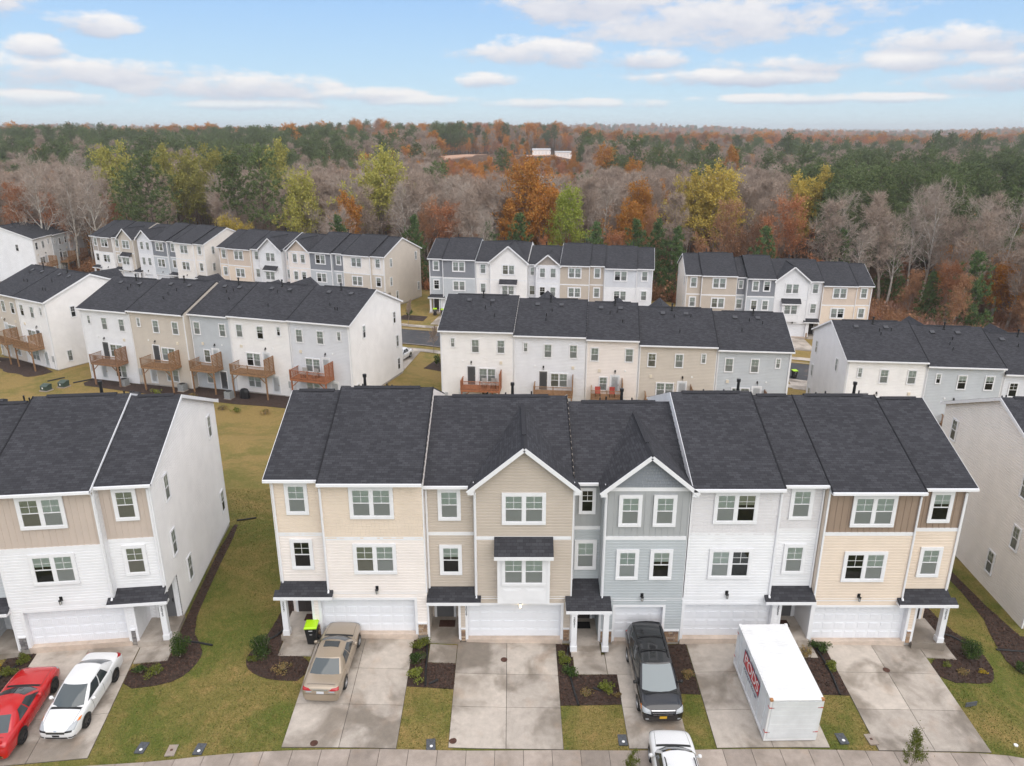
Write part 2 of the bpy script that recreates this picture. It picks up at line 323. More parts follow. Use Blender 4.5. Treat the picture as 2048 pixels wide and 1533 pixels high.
def fix_normals(me):
    bm = bmesh.new(); bm.from_mesh(me); bmesh.ops.recalc_face_normals(bm, faces=bm.faces); bm.to_mesh(me); bm.free(); return me
CACHE = {}
def cached(key, fn):
    if key not in CACHE: CACHE[key] = fn()
    return CACHE[key]
def text(name, body, size, m, parent, loc, rot, ext=.004, align='CENTER', space=1.):
    c = bpy.data.curves.new(name, 'FONT'); c.body = body; c.size = size; c.extrude = ext; c.align_x = align; c.align_y = 'CENTER'; c.space_line = space
    t = bpy.data.objects.new(name + '_curve', c); COL.objects.link(t); bpy.context.view_layer.update()
    me = bpy.data.meshes.new_from_object(t.evaluated_get(bpy.context.evaluated_depsgraph_get())); bpy.data.objects.remove(t); bpy.data.curves.remove(c)
    me.materials.clear(); me.materials.append(MATS[m]); return link(name, me, parent, loc, rot)
# ------------------------------------------------------------------ the rows of townhouses: near-left corner, turn, side that faces the camera, units from left to right
def U(w, z, typ, up, lo, lab, mir=False, **k): return dict(w=w, z=z, typ=typ, up=up, lo=lo, lab=lab, mir=mir, **k)
ROWS = [
 dict(key='M', O=(-11.75, 32.3), yaw=0., near=True, units=[
  U(7.45, 0., 'A', 'shake_tan', 'cream', 'cream townhouse with tan shake top floor beside the lime-lidded bin', we=2.45, band=5.6, num='2027', kup='shake'),
  U(7.30, -.32, 'B', 'taupe', 'taupe', 'taupe gabled townhouse in the front row with a white box bay', we=2.45, band=5.95, num='2029'),
  U(5.65, -.43, 'C', 'midgrey', 'grey', 'narrow grey townhouse in the front row with a shingled gable, behind the black minivan', we=1.5, band=6.05, num='2031', kup='vert', gab='slate'),
  U(6.65, -.28, 'A', 'shake_white', 'white', 'all-white townhouse in the front row behind the white storage container', True, we=2.25, band=6.1, num='2033', kup='shake', rk=True),
  U(6.95, -.45, 'A', 'brown', 'tan', 'right end townhouse of the front row with brown upper boards over tan siding', True, we=2.45, band=6.3, num='2035', kup='vert')]),
 dict(key='L', O=(-31.95, 30.62), yaw=6.5, near=True, side='offwhite', units=[
  U(7.1, -.35, 'A', 'grey', 'bgrey', 'grey townhouse cut by the left picture edge, beside the white one with the red car', True, we=2.4, band=5.6, stone='greystone'),
  U(7.35, -.22, 'A', 'clay', 'white', 'white and clay townhouse above the red and white parked cars, blank white end wall', True, we=2.4, band=5.6, num='2025', kup='vert', stone='greystone')]),
 dict(key='R', O=(28.2, 34.7), yaw=-4.5, near=True, side='ivory', units=[
  U(7.2, -1.45, 'A', 'tan', 'ivory', 'ivory end wall townhouse at the right picture edge beside the lawn strip', True, we=2.45, band=5.6)]),
 dict(key='B2L', O=(-50.8, 86.95), yaw=-17.7, side='offwhite', units=[
  U(7.2, -3.88, 'R', 'white', 'white', 'white townhouse seen from behind with wooden deck, left end of the left middle row', dy=-.9),
  U(7.7, -3.65, 'R', 'beige', 'beige', 'beige townhouse seen from behind with wooden deck, second in the left middle row', dy=-.9),
  U(5.3, -3.67, 'N', 'bgrey', 'bgrey', 'narrow grey townhouse seen from behind with deck, middle of the left middle row', rk=True),
  U(7.7, -3.53, 'R', 'offwhite', 'offwhite', 'off-white townhouse seen from behind with deck and covered grill below, left middle row', True),
  U(7.4, -3.48, 'R', 'mist', 'mist', 'pale grey townhouse seen from behind with red-brown deck, right end of the left middle row', True, wood='deck_red')]),
 dict(key='B2LL', O=(-69.15, 97.16), yaw=-31.1, side='offwhite', units=[
  U(6.5, -4.16, 'R', 'beige', 'beige', 'beige townhouse seen from behind at the left picture edge of the middle row'),
  U(6.84, -4.16, 'R', 'offwhite', 'offwhite', 'off-white townhouse seen from behind with blank end wall beside the green transformers', True)]),
 dict(key='B2C', O=(-7.65, 76.95), yaw=-6.2, side='offwhite', units=[
  U(7.85, -4.2, 'R', 'offwhite', 'offwhite', 'white townhouse seen from behind with a red deck, left end of the central middle row', wood='deck_red'),
  U(7.65, -4.5, 'R', 'lavender', 'lavender', 'pale grey-white townhouse seen from behind, second in the central middle row'),
  U(5.53, -4.72, 'N', 'cream', 'cream', 'narrow cream townhouse seen from behind, middle of the central middle row'),
  U(8.0, -5.15, 'R', 'beige', 'beige', 'beige townhouse seen from behind, fourth in the central middle row', True),
  U(7.4, -5.43, 'R', 'bgrey', 'bgrey', 'blue-grey townhouse seen from behind, right end of the central middle row', True)]),
 dict(key='B2R', O=(34.0, 72.1), yaw=-5.9, side='white', units=[
  U(7.68, -6.02, 'R', 'offwhite', 'offwhite', 'off-white townhouse seen from behind with white end wall, left end of the right middle row'),
  U(7.41, -6.41, 'R', 'bgrey', 'bgrey', 'grey townhouse seen from behind, second in the right middle row'),
  U(6.5, -7.01, 'N', 'mist', 'mist', 'pale grey townhouse seen from behind at the right picture edge of the middle row')]),
 dict(key='B3C', O=(-13.48, 120.05), yaw=-9.0, side='offwhite', units=[
  U(7.68, -3.6, 'A', 'dkgrey', 'bgrey', 'slate over pale grey townhouse at the left end of the far central row', we=2.3, band=5.7),
  U(8.4, -3.9, 'B', 'offwhite', 'offwhite', 'white townhouse with a tall front gable in the far central row', we=2.4, band=5.9),
  U(5.2, -4.2, 'C', 'lavender', 'lavender', 'pale grey townhouse with a taupe shingled gable in the far central row', we=1.4, band=5.9, gab='taupe_dk', rk=True),
  U(7.0, -4.1, 'A', 'taupe', 'taupe', 'taupe townhouse in the far central row, right of the taupe shingled gable', True, we=2.3, band=5.7, rk=True),
  U(7.4, -4.37, 'A', 'ltgrey', 'white', 'pale grey over white townhouse at the right end of the far central row', True, we=2.4, band=5.7, rk=True)]),
 dict(key='B3R', O=(27.1, 114.62), yaw=-6.2, side='ivory', units=[
  U(7.68, -5.27, 'A', 'taupe', 'taupe', 'taupe townhouse with ivory end wall at the left end of the far right row', we=2.3, band=5.7),
  U(5.8, -5.58, 'C', 'dkgrey', 'bgrey', 'narrow dark grey over light grey townhouse in the far right row', we=1.5, band=5.9, nogable=True),
  U(7.1, -5.9, 'B', 'white', 'white', 'white townhouse with a front gable in the far right row', True, we=2.1, band=5.9, rk=True),
  U(7.3, -6.46, 'A', 'sand', 'tan', 'tan townhouse at the right end of the far right row', True, we=2.3, band=5.7)]),
 dict(key='B3L2', O=(-53.18, 134.85), yaw=-22.9, side='beige', units=[
  U(7.55, -3.96, 'A', 'sand', 'tan', 'tan townhouse at the left end of the far row with the beige end wall', we=2.3, band=5.7),
  U(6.8, -3.81, 'B', 'white', 'white', 'white gabled townhouse in the far row with the beige end wall', we=2.1, band=5.9),
  U(6.0, -3.66, 'C', 'cream', 'cream', 'cream townhouse with tan shingled gable in the far row with the beige end wall', we=1.5, band=5.9, gab='sand', rk=True),
  U(6.75, -3.54, 'A', 'dkgrey', 'bgrey', 'dark grey over pale grey townhouse, second from the beige end wall', True, we=2.3, band=5.7),
  U(7.75, -3.58, 'A', 'ivory', 'beige', 'ivory over beige townhouse with the beige end wall facing the street', True, we=2.4, band=5.7)]),
 dict(key='B3L1', O=(-85.44, 152.15), yaw=-27.3, side='ivory', units=[
  U(6.73, -4.17, 'A', 'taupe_dk', 'offwhite', 'brown over white townhouse at the left end of the farthest left row', we=2.2, band=5.7),
  U(6.3, -4.06, 'B', 'beige', 'beige', 'beige gabled townhouse in the farthest left row', we=2.1, band=5.9),
  U(5.5, -3.95, 'C', 'lavender', 'white', 'white townhouse with pale grey gable in the farthest left row', we=1.4, band=5.9, gab='lavender', rk=True),
  U(6.3, -3.84, 'A', 'dkgrey', 'bgrey', 'dark grey over grey townhouse in the farthest left row', True, we=2.1, band=5.7),
  U(7.3, -3.88, 'A', 'ivory', 'ivory', 'ivory townhouse with ivory end wall at the right of the farthest left row', True, we=2.3, band=5.7)]),
 dict(key='B3LL', O=(-100.0, 156.4), yaw=93., side='white', units=[
  U(7.1, -5.42, 'R', 'offwhite', 'offwhite', 'off-white townhouse with large white gable end at the far left, seen from behind', True),
  U(7.0, -5.6, 'R', 'bgrey', 'bgrey', 'grey townhouse at the far left seen from behind, next to the white gable end'),
  U(6.2, -5.8, 'R', 'white', 'white', 'white townhouse at the far left seen from behind, third from the gable end', True),
  U(6.2, -6.0, 'R', 'cream', 'cream', 'cream townhouse at the far left, at the far end of its row')]),
]
DEPTH, EAVE, RIDGE = 12.2, 8.76, 11.38
SLOPE = (RIDGE - EAVE) / (DEPTH / 2 + .35)

# ------------------------------------------------------------------ lie of the land
def sstep(a, b, x):
    t = np.clip((x - a) / (b - a), 0, 1); return t * t * (3 - 2 * t)
ANCH = []
XB = [-45, -32, -20, -8, 0, 6, 12, 19, 28, 34, 45]; ZB = [-.5, -.4, -.25, 0, -.3, -.43, -.3, -.45, -1.3, -1.5, -1.6]
for x, z in zip(XB, ZB):
    for y, dz in ((-40, -2.6), (-10, -2.2), (10, -1.6), (20, -1.15), (23, -1.0), (25.7, -.9), (28.9, -.5), (32.1, -.08), (36, -.08), (40, -.1), (45, -.2), (49, -.5)):
        ANCH.append((x, y, z + dz - .03))
for rw in ROWS:
    if rw['key'] in 'MLR': continue
    a = R(rw['yaw']); u = Vector((math.cos(a), math.sin(a))); w = Vector((-u.y, u.x)); xx = 0; Oq = Vector(rw['O'])
    for un in rw['units']:
        for fx in (.15, .85):
            for y in (-4, 0, 6, 12.2, 16):
                p = Oq + u * (xx + un['w'] * fx) + w * y; ANCH.append((p.x, p.y, un['z'] - .16))
        xx += un['w']
ANCH += [(-30, 60, -1.6), (-15, 62, -1.9), (0, 60, -2.2), (15, 58, -2.8), (30, 57, -3.5), (-50, 70, -2.6), (50, 60, -4.5), (-75, 80, -3.6), (60, 75, -7.2), (75, 90, -8), (60, 105, -6.9), (80, 110, -8.2), (-110, 120, -5), (-60, 60, -1.5), (-90, 60, -2)]
AN = np.array(ANCH)
def near_z(x, y):
    x = np.asarray(x, float); y = np.asarray(y, float); sh = x.shape; x = x.ravel(); y = y.ravel()
    out = np.empty_like(x)
    for k in range(0, len(x), 4000):
        xs, ys = x[k:k + 4000, None], y[k:k + 4000, None]
        d2 = (xs - AN[:, 0]) ** 2 + (ys - AN[:, 1]) ** 2; s = 2.1 + .035 * np.clip(ys, 0, 200)
        wgt = np.exp(-d2 / (2 * s * s)) + 1e-7 / (1 + d2) ** 2
        out[k:k + 4000] = (wgt * AN[:, 2]).sum(1) / wgt.sum(1)
    return out.reshape(sh)
def far_z(x, y):
    t = x / np.maximum(y, 50.)
    hill = np.interp(t, [-.9, -.4, -.15, -.06, .05, .10, .2, .5, .9], [9.5, 10.5, 12.5, 14.5, 14, 7.5, 3.5, 3.0, 3.5])
    z = -6.5 + hill * sstep(210, 500, y) - (hill + 3) * sstep(680, 1300, y)
    z = z + 26 * sstep(1800, 2600, y) * (.55 + .45 * np.sin(t * 9 + .5)) - 20 * sstep(2600, 3600, y) + 36 * sstep(4200, 6200, y) * (.7 + .3 * np.sin(t * 13 + 2.))
    return z + (2.2 * np.sin(x * .021 + 1.3) * np.sin(y * .017) + 1.2 * np.sin(x * .05 + y * .031)) * sstep(220, 340, y)
def terr(x, y):
    x = np.asarray(x, float); y = np.asarray(y, float)
    b = sstep(135, 200, y) ; b = np.maximum(b, sstep(125, 190, np.abs(x)))
    return near_z(x, y) * (1 - b) + far_z(x, y) * b
def tz(x, y): return float(terr(np.array([x]), np.array([y]))[0])
def edge_y(x): return np.interp(x, [-200, -120, -90, -60, -20, 20, 45, 58, 66, 120, 260], [150, 160, 172, 160, 139, 136, 132, 124, 112, 88, 60])
CLEAR = ((-42, 498, 26, 26), (22, 605, 42, 18), (-8, 545, 26, 40))
def in_clear(x, y): return any(((x - a) / c) ** 2 + ((y - b) / d) ** 2 < 1 for a, b, c, d in CLEAR)

def grid_axis(segs):
    out = []
    for a, b, s in segs: out += list(np.arange(a, b, s))
    return np.array(out + [segs[-1][1]])
gx = grid_axis([(-9000, -3000, 1500), (-3000, -800, 275), (-800, -200, 60), (-200, -60, 7), (-60, 60, 1.5), (60, 200, 7), (200, 800, 60), (800, 3000, 275), (3000, 9000, 1500)])
gy = grid_axis([(-120, -20, 20), (-20, 20, 5), (20, 52, 1.), (52, 140, 2.5), (140, 320, 7), (320, 800, 16), (800, 2000, 80), (2000, 7000, 250), (7000, 12000, 2500)])
GX, GY = np.meshgrid(gx, gy); GZ = terr(GX, GY)
nx, ny = len(gx), len(gy)
idx = np.arange(nx * ny).reshape(ny, nx)
q = np.stack([idx[:-1, :-1], idx[:-1, 1:], idx[1:, 1:], idx[1:, :-1]], -1).reshape(-1, 4)
gm = bpy.data.meshes.new('ground'); gm.from_pydata(np.stack([GX, GY, GZ], -1).reshape(-1, 3).tolist(), [], q.tolist()); gm.materials.append(MATS['ground'])
gm.polygons.foreach_set('use_smooth', [True] * len(gm.polygons))
at = gm.attributes.new('wood', 'FLOAT', 'POINT'); at.data.foreach_set('value', np.clip((GY - edge_y(GX)) / 6 + .5, 0, 1).ravel().astype(np.float32))
dv = np.zeros_like(GX)
for a, b, c_, d_ in CLEAR: dv = np.maximum(dv, (((GX - a) / c_) ** 2 + ((GY - b) / d_) ** 2 < 1).astype(float))
at = gm.attributes.new('dirt', 'FLOAT', 'POINT'); at.data.foreach_set('value', dv.ravel().astype(np.float32))
ground = link('ground', gm); tag(ground, 'mown lawns between the townhouse rows and the woodland floor', None, None, 'structure')

def drape(name, poly, mname, off, step=.7, thick=.12, parent=None, kind=None, flat=None):
    """a sheet of ground cover cut to a polygon, laid on the terrain with its own thickness"""
    bm = bmesh.new(); vs = [bm.verts.new((x, y, 0)) for x, y in poly]; bm.faces.new(vs)
    xs = [p[0] for p in poly]; ys = [p[1] for p in poly]
    for ax, lo, hi in ((0, min(xs), max(xs)), (1, min(ys), max(ys))):
        k = lo + step
        while k < hi - .05:
            co = [0, 0, 0]; no = [0, 0, 0]; co[ax] = k; no[ax] = 1
            bmesh.ops.bisect_plane(bm, geom=bm.verts[:] + bm.edges[:] + bm.faces[:], plane_co=co, plane_no=no); k += step
    X = np.array([v.co.x for v in bm.verts]); Y = np.array([v.co.y for v in bm.verts]); Z = terr(X, Y) if flat is None else np.array([flat(a, b) for a, b in zip(X, Y)])
    for v, z in zip(bm.verts, Z): v.co.z = z + off
    bmesh.ops.recalc_face_normals(bm, faces=bm.faces)
    if sum(f.normal.z for f in bm.faces) < 0: bmesh.ops.reverse_faces(bm, faces=bm.faces[:])
    if thick:
        be = [e for e in bm.edges if e.is_boundary]
        ex = bmesh.ops.extrude_edge_only(bm, edges=be)['geom']
        for v in ex:
            if isinstance(v, bmesh.types.BMVert): v.co.z -= thick
    me = bpy.data.meshes.new(name); bm.to_mesh(me); bm.free(); me.materials.append(MATS[mname])
    o = link(name, me, parent)
    if kind: tag(o, kind=kind)
    return o
def slab_grid(owner, x0, x1, ys, mname, off, xs=None, gap=.012):
    """concrete slabs with open joints, each a piece of its own"""
    xs = xs or [x0, (x0 + x1) / 2, x1]
    for a, b in zip(ys, ys[1:]):
        for c, d in zip(xs, xs[1:]):
            lo, hi = min(a, b), max(a, b)
            drape('slab', [(c + gap, lo + gap), (d - gap, lo + gap), (d - gap, hi - gap), (c + gap, hi - gap)], mname, off, 1.2, .1, owner)

# driveways, walks and pavement of the near street
dj = mat('joint_dark', (.075, .065, .055), .9)
DRV = [('tan sedan', -10.05, -5.05, [25.65, 28.0, 30.2, 32.28]), ('empty, below the taupe gable', -2.8, 2.27, [25.85, 28.1, 30.1, 32.28]),
       ('white container', 9.03, 14.02, [25.95, 28.0, 30.3, 32.28]), ('empty, right end', 16.13, 21.12, [25.85, 28.1, 30.35, 32.28])]
DLAB = ['concrete driveway under the tan sedan', 'empty concrete driveway below the taupe gabled townhouse', 'concrete driveway under the white storage container', 'empty concrete driveway at the right end of the front row']
for (n_, x0, x1, ys), lb in zip(DRV, DLAB):
    d = drape('driveway', [(x0, ys[0]), (x1, ys[0]), (x1, ys[-1] + .3), (x0, ys[-1] + .3)], 'joint_dark', .02, 1.2, .1); tag(d, lb, None, None, 'structure')
    slab_grid(d, x0, x1, ys, 'concrete', .045)
    drape('apron', [(x0 + .15, ys[-1] + .015), (x1 - .15, ys[-1] + .015), (x1 - .15, ys[-1] + .36), (x0 + .15, ys[-1] + .36)], 'concrete', .06, 1.2, .1, d)
d = drape('driveway', [(5.17, 25.95), (7.85, 25.95), (7.8, 30.2), (7.82, 32.5), (4.72, 32.5), (4.72, 30.2), (5.17, 30.2)], 'joint_dark', .02, 1.2, .1); tag(d, 'narrow concrete driveway under the black minivan and white car', None, None, 'structure')
slab_grid(d, 5.17, 7.84, [25.95, 28.2, 30.2], 'concrete', .045, xs=[5.17, 7.84]); slab_grid(d, 4.72, 7.82, [30.2, 32.5], 'concrete', .045, xs=[4.72, 7.82])
la = R(6.5); lu = (math.cos(la), math.sin(la)); lw = (-lu[1], lu[0]); LO = (-31.95, 30.62)
def Lp(x, y): return (LO[0] + lu[0] * x + lw[0] * y, LO[1] + lu[1] * x + lw[1] * y)
LX0, LX1 = 7.85, 12.9
d = drape('driveway', [Lp(LX0, -6.8), Lp(LX1, -6.8), Lp(LX1, .25), Lp(LX0, .25)], 'joint_dark', .02, 1.2, .1); tag(d, 'concrete driveway under the red and white parked cars', None, None, 'structure')
for a, b in ((-6.8, -4.4), (-4.4, -2.1), (-2.1, 0)):
    for e, f in ((LX0, (LX0 + LX1) / 2), ((LX0 + LX1) / 2, LX1)):
        drape('slab', [Lp(e + .012, a + .012), Lp(f - .012, a + .012), Lp(f - .012, b - .012), Lp(e + .012, b - .012)], 'concrete', .045, 1.2, .1, d)
WALKS = [('entry_walk', [(-11.75, 31.0), (-10.07, 31.0), (-10.07, 32.2), (-11.75, 32.2)], 'concrete walk slab at the lime-lidded bin'), ('entry_walk', [(-4.19, 30.75), (-2.82, 30.75), (-2.82, 31.98), (-4.19, 31.98)], 'concrete walk slab below the taupe townhouse porch'),
         ('entry_walk', [(3.1, 30.2), (4.7, 30.2), (4.7, 31.5), (3.1, 31.5)], 'concrete walk slab below the narrow grey townhouse porch'), ('entry_walk', [(14.05, 31.3), (15.5, 31.3), (15.5, 32.5), (14.05, 32.5)], 'concrete walk slab beside the white container'),
         ('entry_walk', [(21.14, 31.5), (22.75, 31.55), (22.75, 32.6), (21.14, 32.6)], 'concrete walk slab at the right end porch'), ('entry_walk', [Lp(12.95, -1.35), Lp(14.6, -1.35), Lp(14.6, -.02), Lp(12.95, -.02)], 'concrete walk slab at the porch above the white sedan')]
for n_, pl, lb in WALKS: tag(drape(n_, pl, 'concrete', .05, 1.2, .14), lb, None, None, 'structure')
sw = [(-60, 20.5), (-40, 22.6), (-30, 23.6), (-18.4, 24.95), (-10, 25.5), (-2.7, 25.72), (2.3, 25.85), (9.2, 25.9), (14.9, 25.85), (21.2, 25.8), (30, 25.4), (45, 24.2)]
def swy(x): return float(np.interp(x, [p[0] for p in sw], [p[1] for p in sw]))
pv = drape('pavement', [(-42, swy(-42) - 1.6)] + [(x, swy(x) - 1.6) for x in (-30, -18.4, -10, -2.7, 2.3, 9.2, 14.9, 21.2, 30)] + [(42, swy(42) - 1.6)] + [(42, swy(42) - .02)] + [(x, swy(x) - .02) for x in (30, 21.2, 14.9, 9.2, 2.3, -2.7, -10, -18.4, -30)] + [(-42, swy(-42) - .02)], 'joint_dark', .02, 1.5, .1)
tag(pv, 'concrete pavement running along the bottom of the picture', None, None, 'structure')
xk = -27.0
while xk < 27:
    drape('slab', [(xk + .01, swy(xk) - 1.6), (xk + 1.24, swy(xk + 1.25) - 1.6), (xk + 1.24, swy(xk + 1.25) - .035), (xk + .01, swy(xk) - .035)], 'pavement', .05, 2., .1, pv); xk += 1.25

# street between the middle and far rows
RD = [(-125, 160), (-95, 143), (-80, 132), (-50, 117), (-17, 105.2), (10, 99.8), (40, 94.8), (60, 90.5), (90, 80), (130, 60)]
def strip(name, a, b, m, off, label, kind='structure'):
    mb = MB(); P = []
    for k in range(len(RD) - 1):
        for t in np.linspace(0, 1, 10, endpoint=False): P.append(Vector(RD[k]).lerp(Vector(RD[k + 1]), t))
    rows = []
    for k, p in enumerate(P):
        dd = (P[min(k + 1, len(P) - 1)] - P[max(k - 1, 0)]).normalized(); n = Vector((-dd.y, dd.x))
        rows.append([p + n * s for s in np.linspace(a, b, 5)])
    arr = np.array([[(q.x, q.y) for q in r] for r in rows]); Z = terr(arr[..., 0], arr[..., 1]) + off
    for k in range(len(rows) - 1):
        for j in range(4): mb.face(*[(arr[i, jj, 0], arr[i, jj, 1], Z[i, jj]) for i, jj in ((k, j), (k, j + 1), (k + 1, j + 1), (k + 1, j))])
    o = mb.build(name, m); fix_normals(o.data)
    return tag(o, label, None, None, kind)
strip('road', -4.0, 4.0, 'asphalt', .05, 'grey asphalt street between the middle and far townhouse rows')
for a, b in ((4.0, 4.18), (-4.18, -4.0)): strip('kerb', a, b, 'pavement', .17, 'concrete kerb along the asphalt street')
for a, b in ((5.6, 7.0), (-7.0, -5.6)): strip('pavement', a, b, 'concrete', .07, 'concrete pavement along the asphalt street')
# ------------------------------------------------------------------ walls, windows, roofs
def clip_band(poly, z0, z1):
    def half(pl, z, keep_above):
        out = []
        for k in range(len(pl)):
            a, b = pl[k], pl[(k + 1) % len(pl)]
            ia = (a[1] >= z) if keep_above else (a[1] <= z); ib = (b[1] >= z) if keep_above else (b[1] <= z)
            if ia: out.append(a)
            if ia != ib:
                t = (z - a[1]) / (b[1] - a[1]); out.append((a[0] + t * (b[0] - a[0]), z))
        return out
    p = half(poly, z0, True)
    return half(p, z1, False) if len(p) > 2 else []
def lap(mb, poly, T, course=.16, dep=.034):
    """dutch-lap boards: a flat face, then a cove running back under the next board's lip"""
    z0, z1 = min(p[1] for p in poly), max(p[1] for p in poly); z = z0; course = .16
    while z < z1 - 1e-4:
        zt = min(z + course, z1); zc = min(z + course * .68, z1)
        for a, b, da, db in ((z, zc, dep, dep * .92), (zc, zt, dep * .92, 0.)):
            c = clip_band(poly, a, b) if b - a > 1e-4 else []
            if len(c) > 2: mb.face(*[T(u, v, da + (db - da) * (v - a) / max(b - a, 1e-5) + .001) for u, v in c])
        us = [p[0] for p in clip_band(poly, z, zc) if abs(p[1] - z) < 1e-6]
        if len(us) > 1: mb.face(T(min(us), z, 0), T(max(us), z, 0), T(max(us), z, dep), T(min(us), z, dep))
        z = zt
def shake(mb, poly, T, rng, course=.17):
    z0, z1 = min(p[1] for p in poly), max(p[1] for p in poly); z = z0
    while z < z1 - 1e-4:
        zt = min(z + course, z1); c = clip_band(poly, z, zt)
        if len(c) > 2:
            lo = [u for u, v in c if abs(v - z) < 1e-6] or [u for u, v in c]
            u = min(p[0] for p in c); ue = max(p[0] for p in c)
            while u < ue - .02:
                un_ = min(u + rng.uniform(.13, .26), ue); d = rng.uniform(.033, .037)
                # clip the shingle to the sloping ends of the panel
                def lim(uu, zz):
                    cc = clip_band(poly, zz - 1e-4, zz + 1e-4); 
                    return uu if not cc else min(max(uu, min(q[0] for q in cc)), max(q[0] for q in cc))
                a, b, c2, d2 = lim(u + .002, z), lim(un_ - .002, z), lim(un_ - .002, zt), lim(u + .002, zt)
                if b - a > .01 or c2 - d2 > .01:
                    mb.face(T(a, z, d), T(b, z, d), T(c2, zt - .03 if zt - z > .1 else zt, d - .004), T(d2, zt - .03 if zt - z > .1 else zt, d - .004)); mb.face(T(d2, zt - .03 if zt - z > .1 else zt, d - .004), T(c2, zt - .03 if zt - z > .1 else zt, d - .004), T(c2, zt, .002), T(d2, zt, .002)); mb.face(T(a, z, 0), T(b, z, 0), T(b, z, d), T(a, z, d))
                u = un_
        z = zt
def vert(mb, poly, T, pitch=.3):
    mb.face(*[T(u, v, .002) for u, v in poly]); u0, u1 = min(p[0] for p in poly), max(p[0] for p in poly); z0, z1 = min(p[1] for p in poly), max(p[1] for p in poly)
    u = u0 + pitch / 2
    while u < u1 - .05:
        for a, b, c, d, oa, ob in ((u, z0, u, z1, 0, .022), (u + .05, z0, u + .05, z1, 0, .022)): mb.face(T(a, b, oa), T(c, d, oa), T(c, d, ob), T(a, b, ob))
        mb.face(T(u, z0, .022), T(u + .05, z0, .022), T(u + .05, z1, .022), T(u, z1, .022)); u += pitch
def rect(u0, u1, z0, z1): return [(u0, z0), (u1, z0), (u1, z1), (u0, z1)]

def window_meshes(w, h, n, t):
    mb = MB(); mb.box(-w / 2, w / 2, -.065, 0, h - t, h).box(-w / 2, w / 2, -.075, 0, 0, t).box(-w / 2, -w / 2 + t, -.065, 0, t, h - t).box(w / 2 - t, w / 2, -.065, 0, t, h - t)
    if n == 2: mb.box(-t * .45, t * .45, -.062, 0, t, h - t)
    nf = len(mb.f); mb.face((-w / 2 + t, -.019, t), (w / 2 - t, -.019, t), (w / 2 - t, -.019, h - t), (-w / 2 + t, -.019, h - t))
    case = mb.mesh('window', ['trim', 'interior']); case.polygons[nf].material_index = 1
    sw_ = (w - 2 * t - (t * .9 if n == 2 else 0)) / n; sh = h - 2 * t; f = .04
    a = MB(); x = sw_ / 2
    a.box(-x, x, -.056, -.02, sh - f, sh).box(-x, x, -.056, -.02, 0, f).box(-x, -x + f, -.056, -.02, f, sh - f).box(x - f, x, -.056, -.02, f, sh - f).box(-x + f, x - f, -.058, -.02, sh / 2 - .025, sh / 2 + .025)
    sash = a.mesh('sash', 'trim')
    m = MB(); m.box(-.011, .011, -.05, -.04, sh / 2 + .025, sh - f).box(-x + f, x - f, -.049, -.041, sh * .75 - .011, sh * .75 + .011); mun = m.mesh('muntin', 'trim')
    up = MB().face((-x + f, -.045, sh / 2 + .02), (x - f, -.045, sh / 2 + .02), (x - f, -.045, sh - f), (-x + f, -.045, sh - f)).mesh('pane', 'glass')
    lo = MB().face((-x + f, -.039, f), (x - f, -.039, f), (x - f, -.039, sh / 2 - .02), (-x + f, -.039, sh / 2 - .02)).mesh('pane', 'glass_screened')
    def blind(z0):
        b = MB(); z = z0
        while z < sh - f - .01:
            b.face((-x + f, -.032, z), (x - f, -.032, z), (x - f, -.024, z + .045), (-x + f, -.024, z + .045)); z += .05
        return b.mesh('blind', 'blind')
    return case, sash, mun, up, lo, blind(f), blind(sh * .62), t, sh, sw_
WR = random.Random(3)
def window(par, x, y, z, w, h, n=1, rot=0., t=.15, near=True, state=None):
    c = cached(('win', round(w, 2), round(h, 2), n, t), lambda: window_meshes(w, h, n, t))
    o = link('window', c[0], par, (x, y, z), (0, 0, rot))
    for k in range(n):
        dx = 0 if n == 1 else (-1 if k == 0 else 1) * (c[9] + t * .9) / 2
        link('sash', c[1], o, (dx, 0, c[7])); link('muntin', c[2], o, (dx, 0, c[7])); link('pane', c[3], o, (dx, 0, c[7])); link('pane', c[4], o, (dx, 0, c[7]))
        s = state or WR.choices('bhd', (.82, .08, .10))[0]
        if s != 'd':
            b = link('blind', c[5] if s == 'b' else c[6], o, (dx, 0, c[7]))
            if WR.random() < .12: b.material_slots[0].link = 'OBJECT'; b.material_slots[0].material = MATS['blind_tan']
    return o

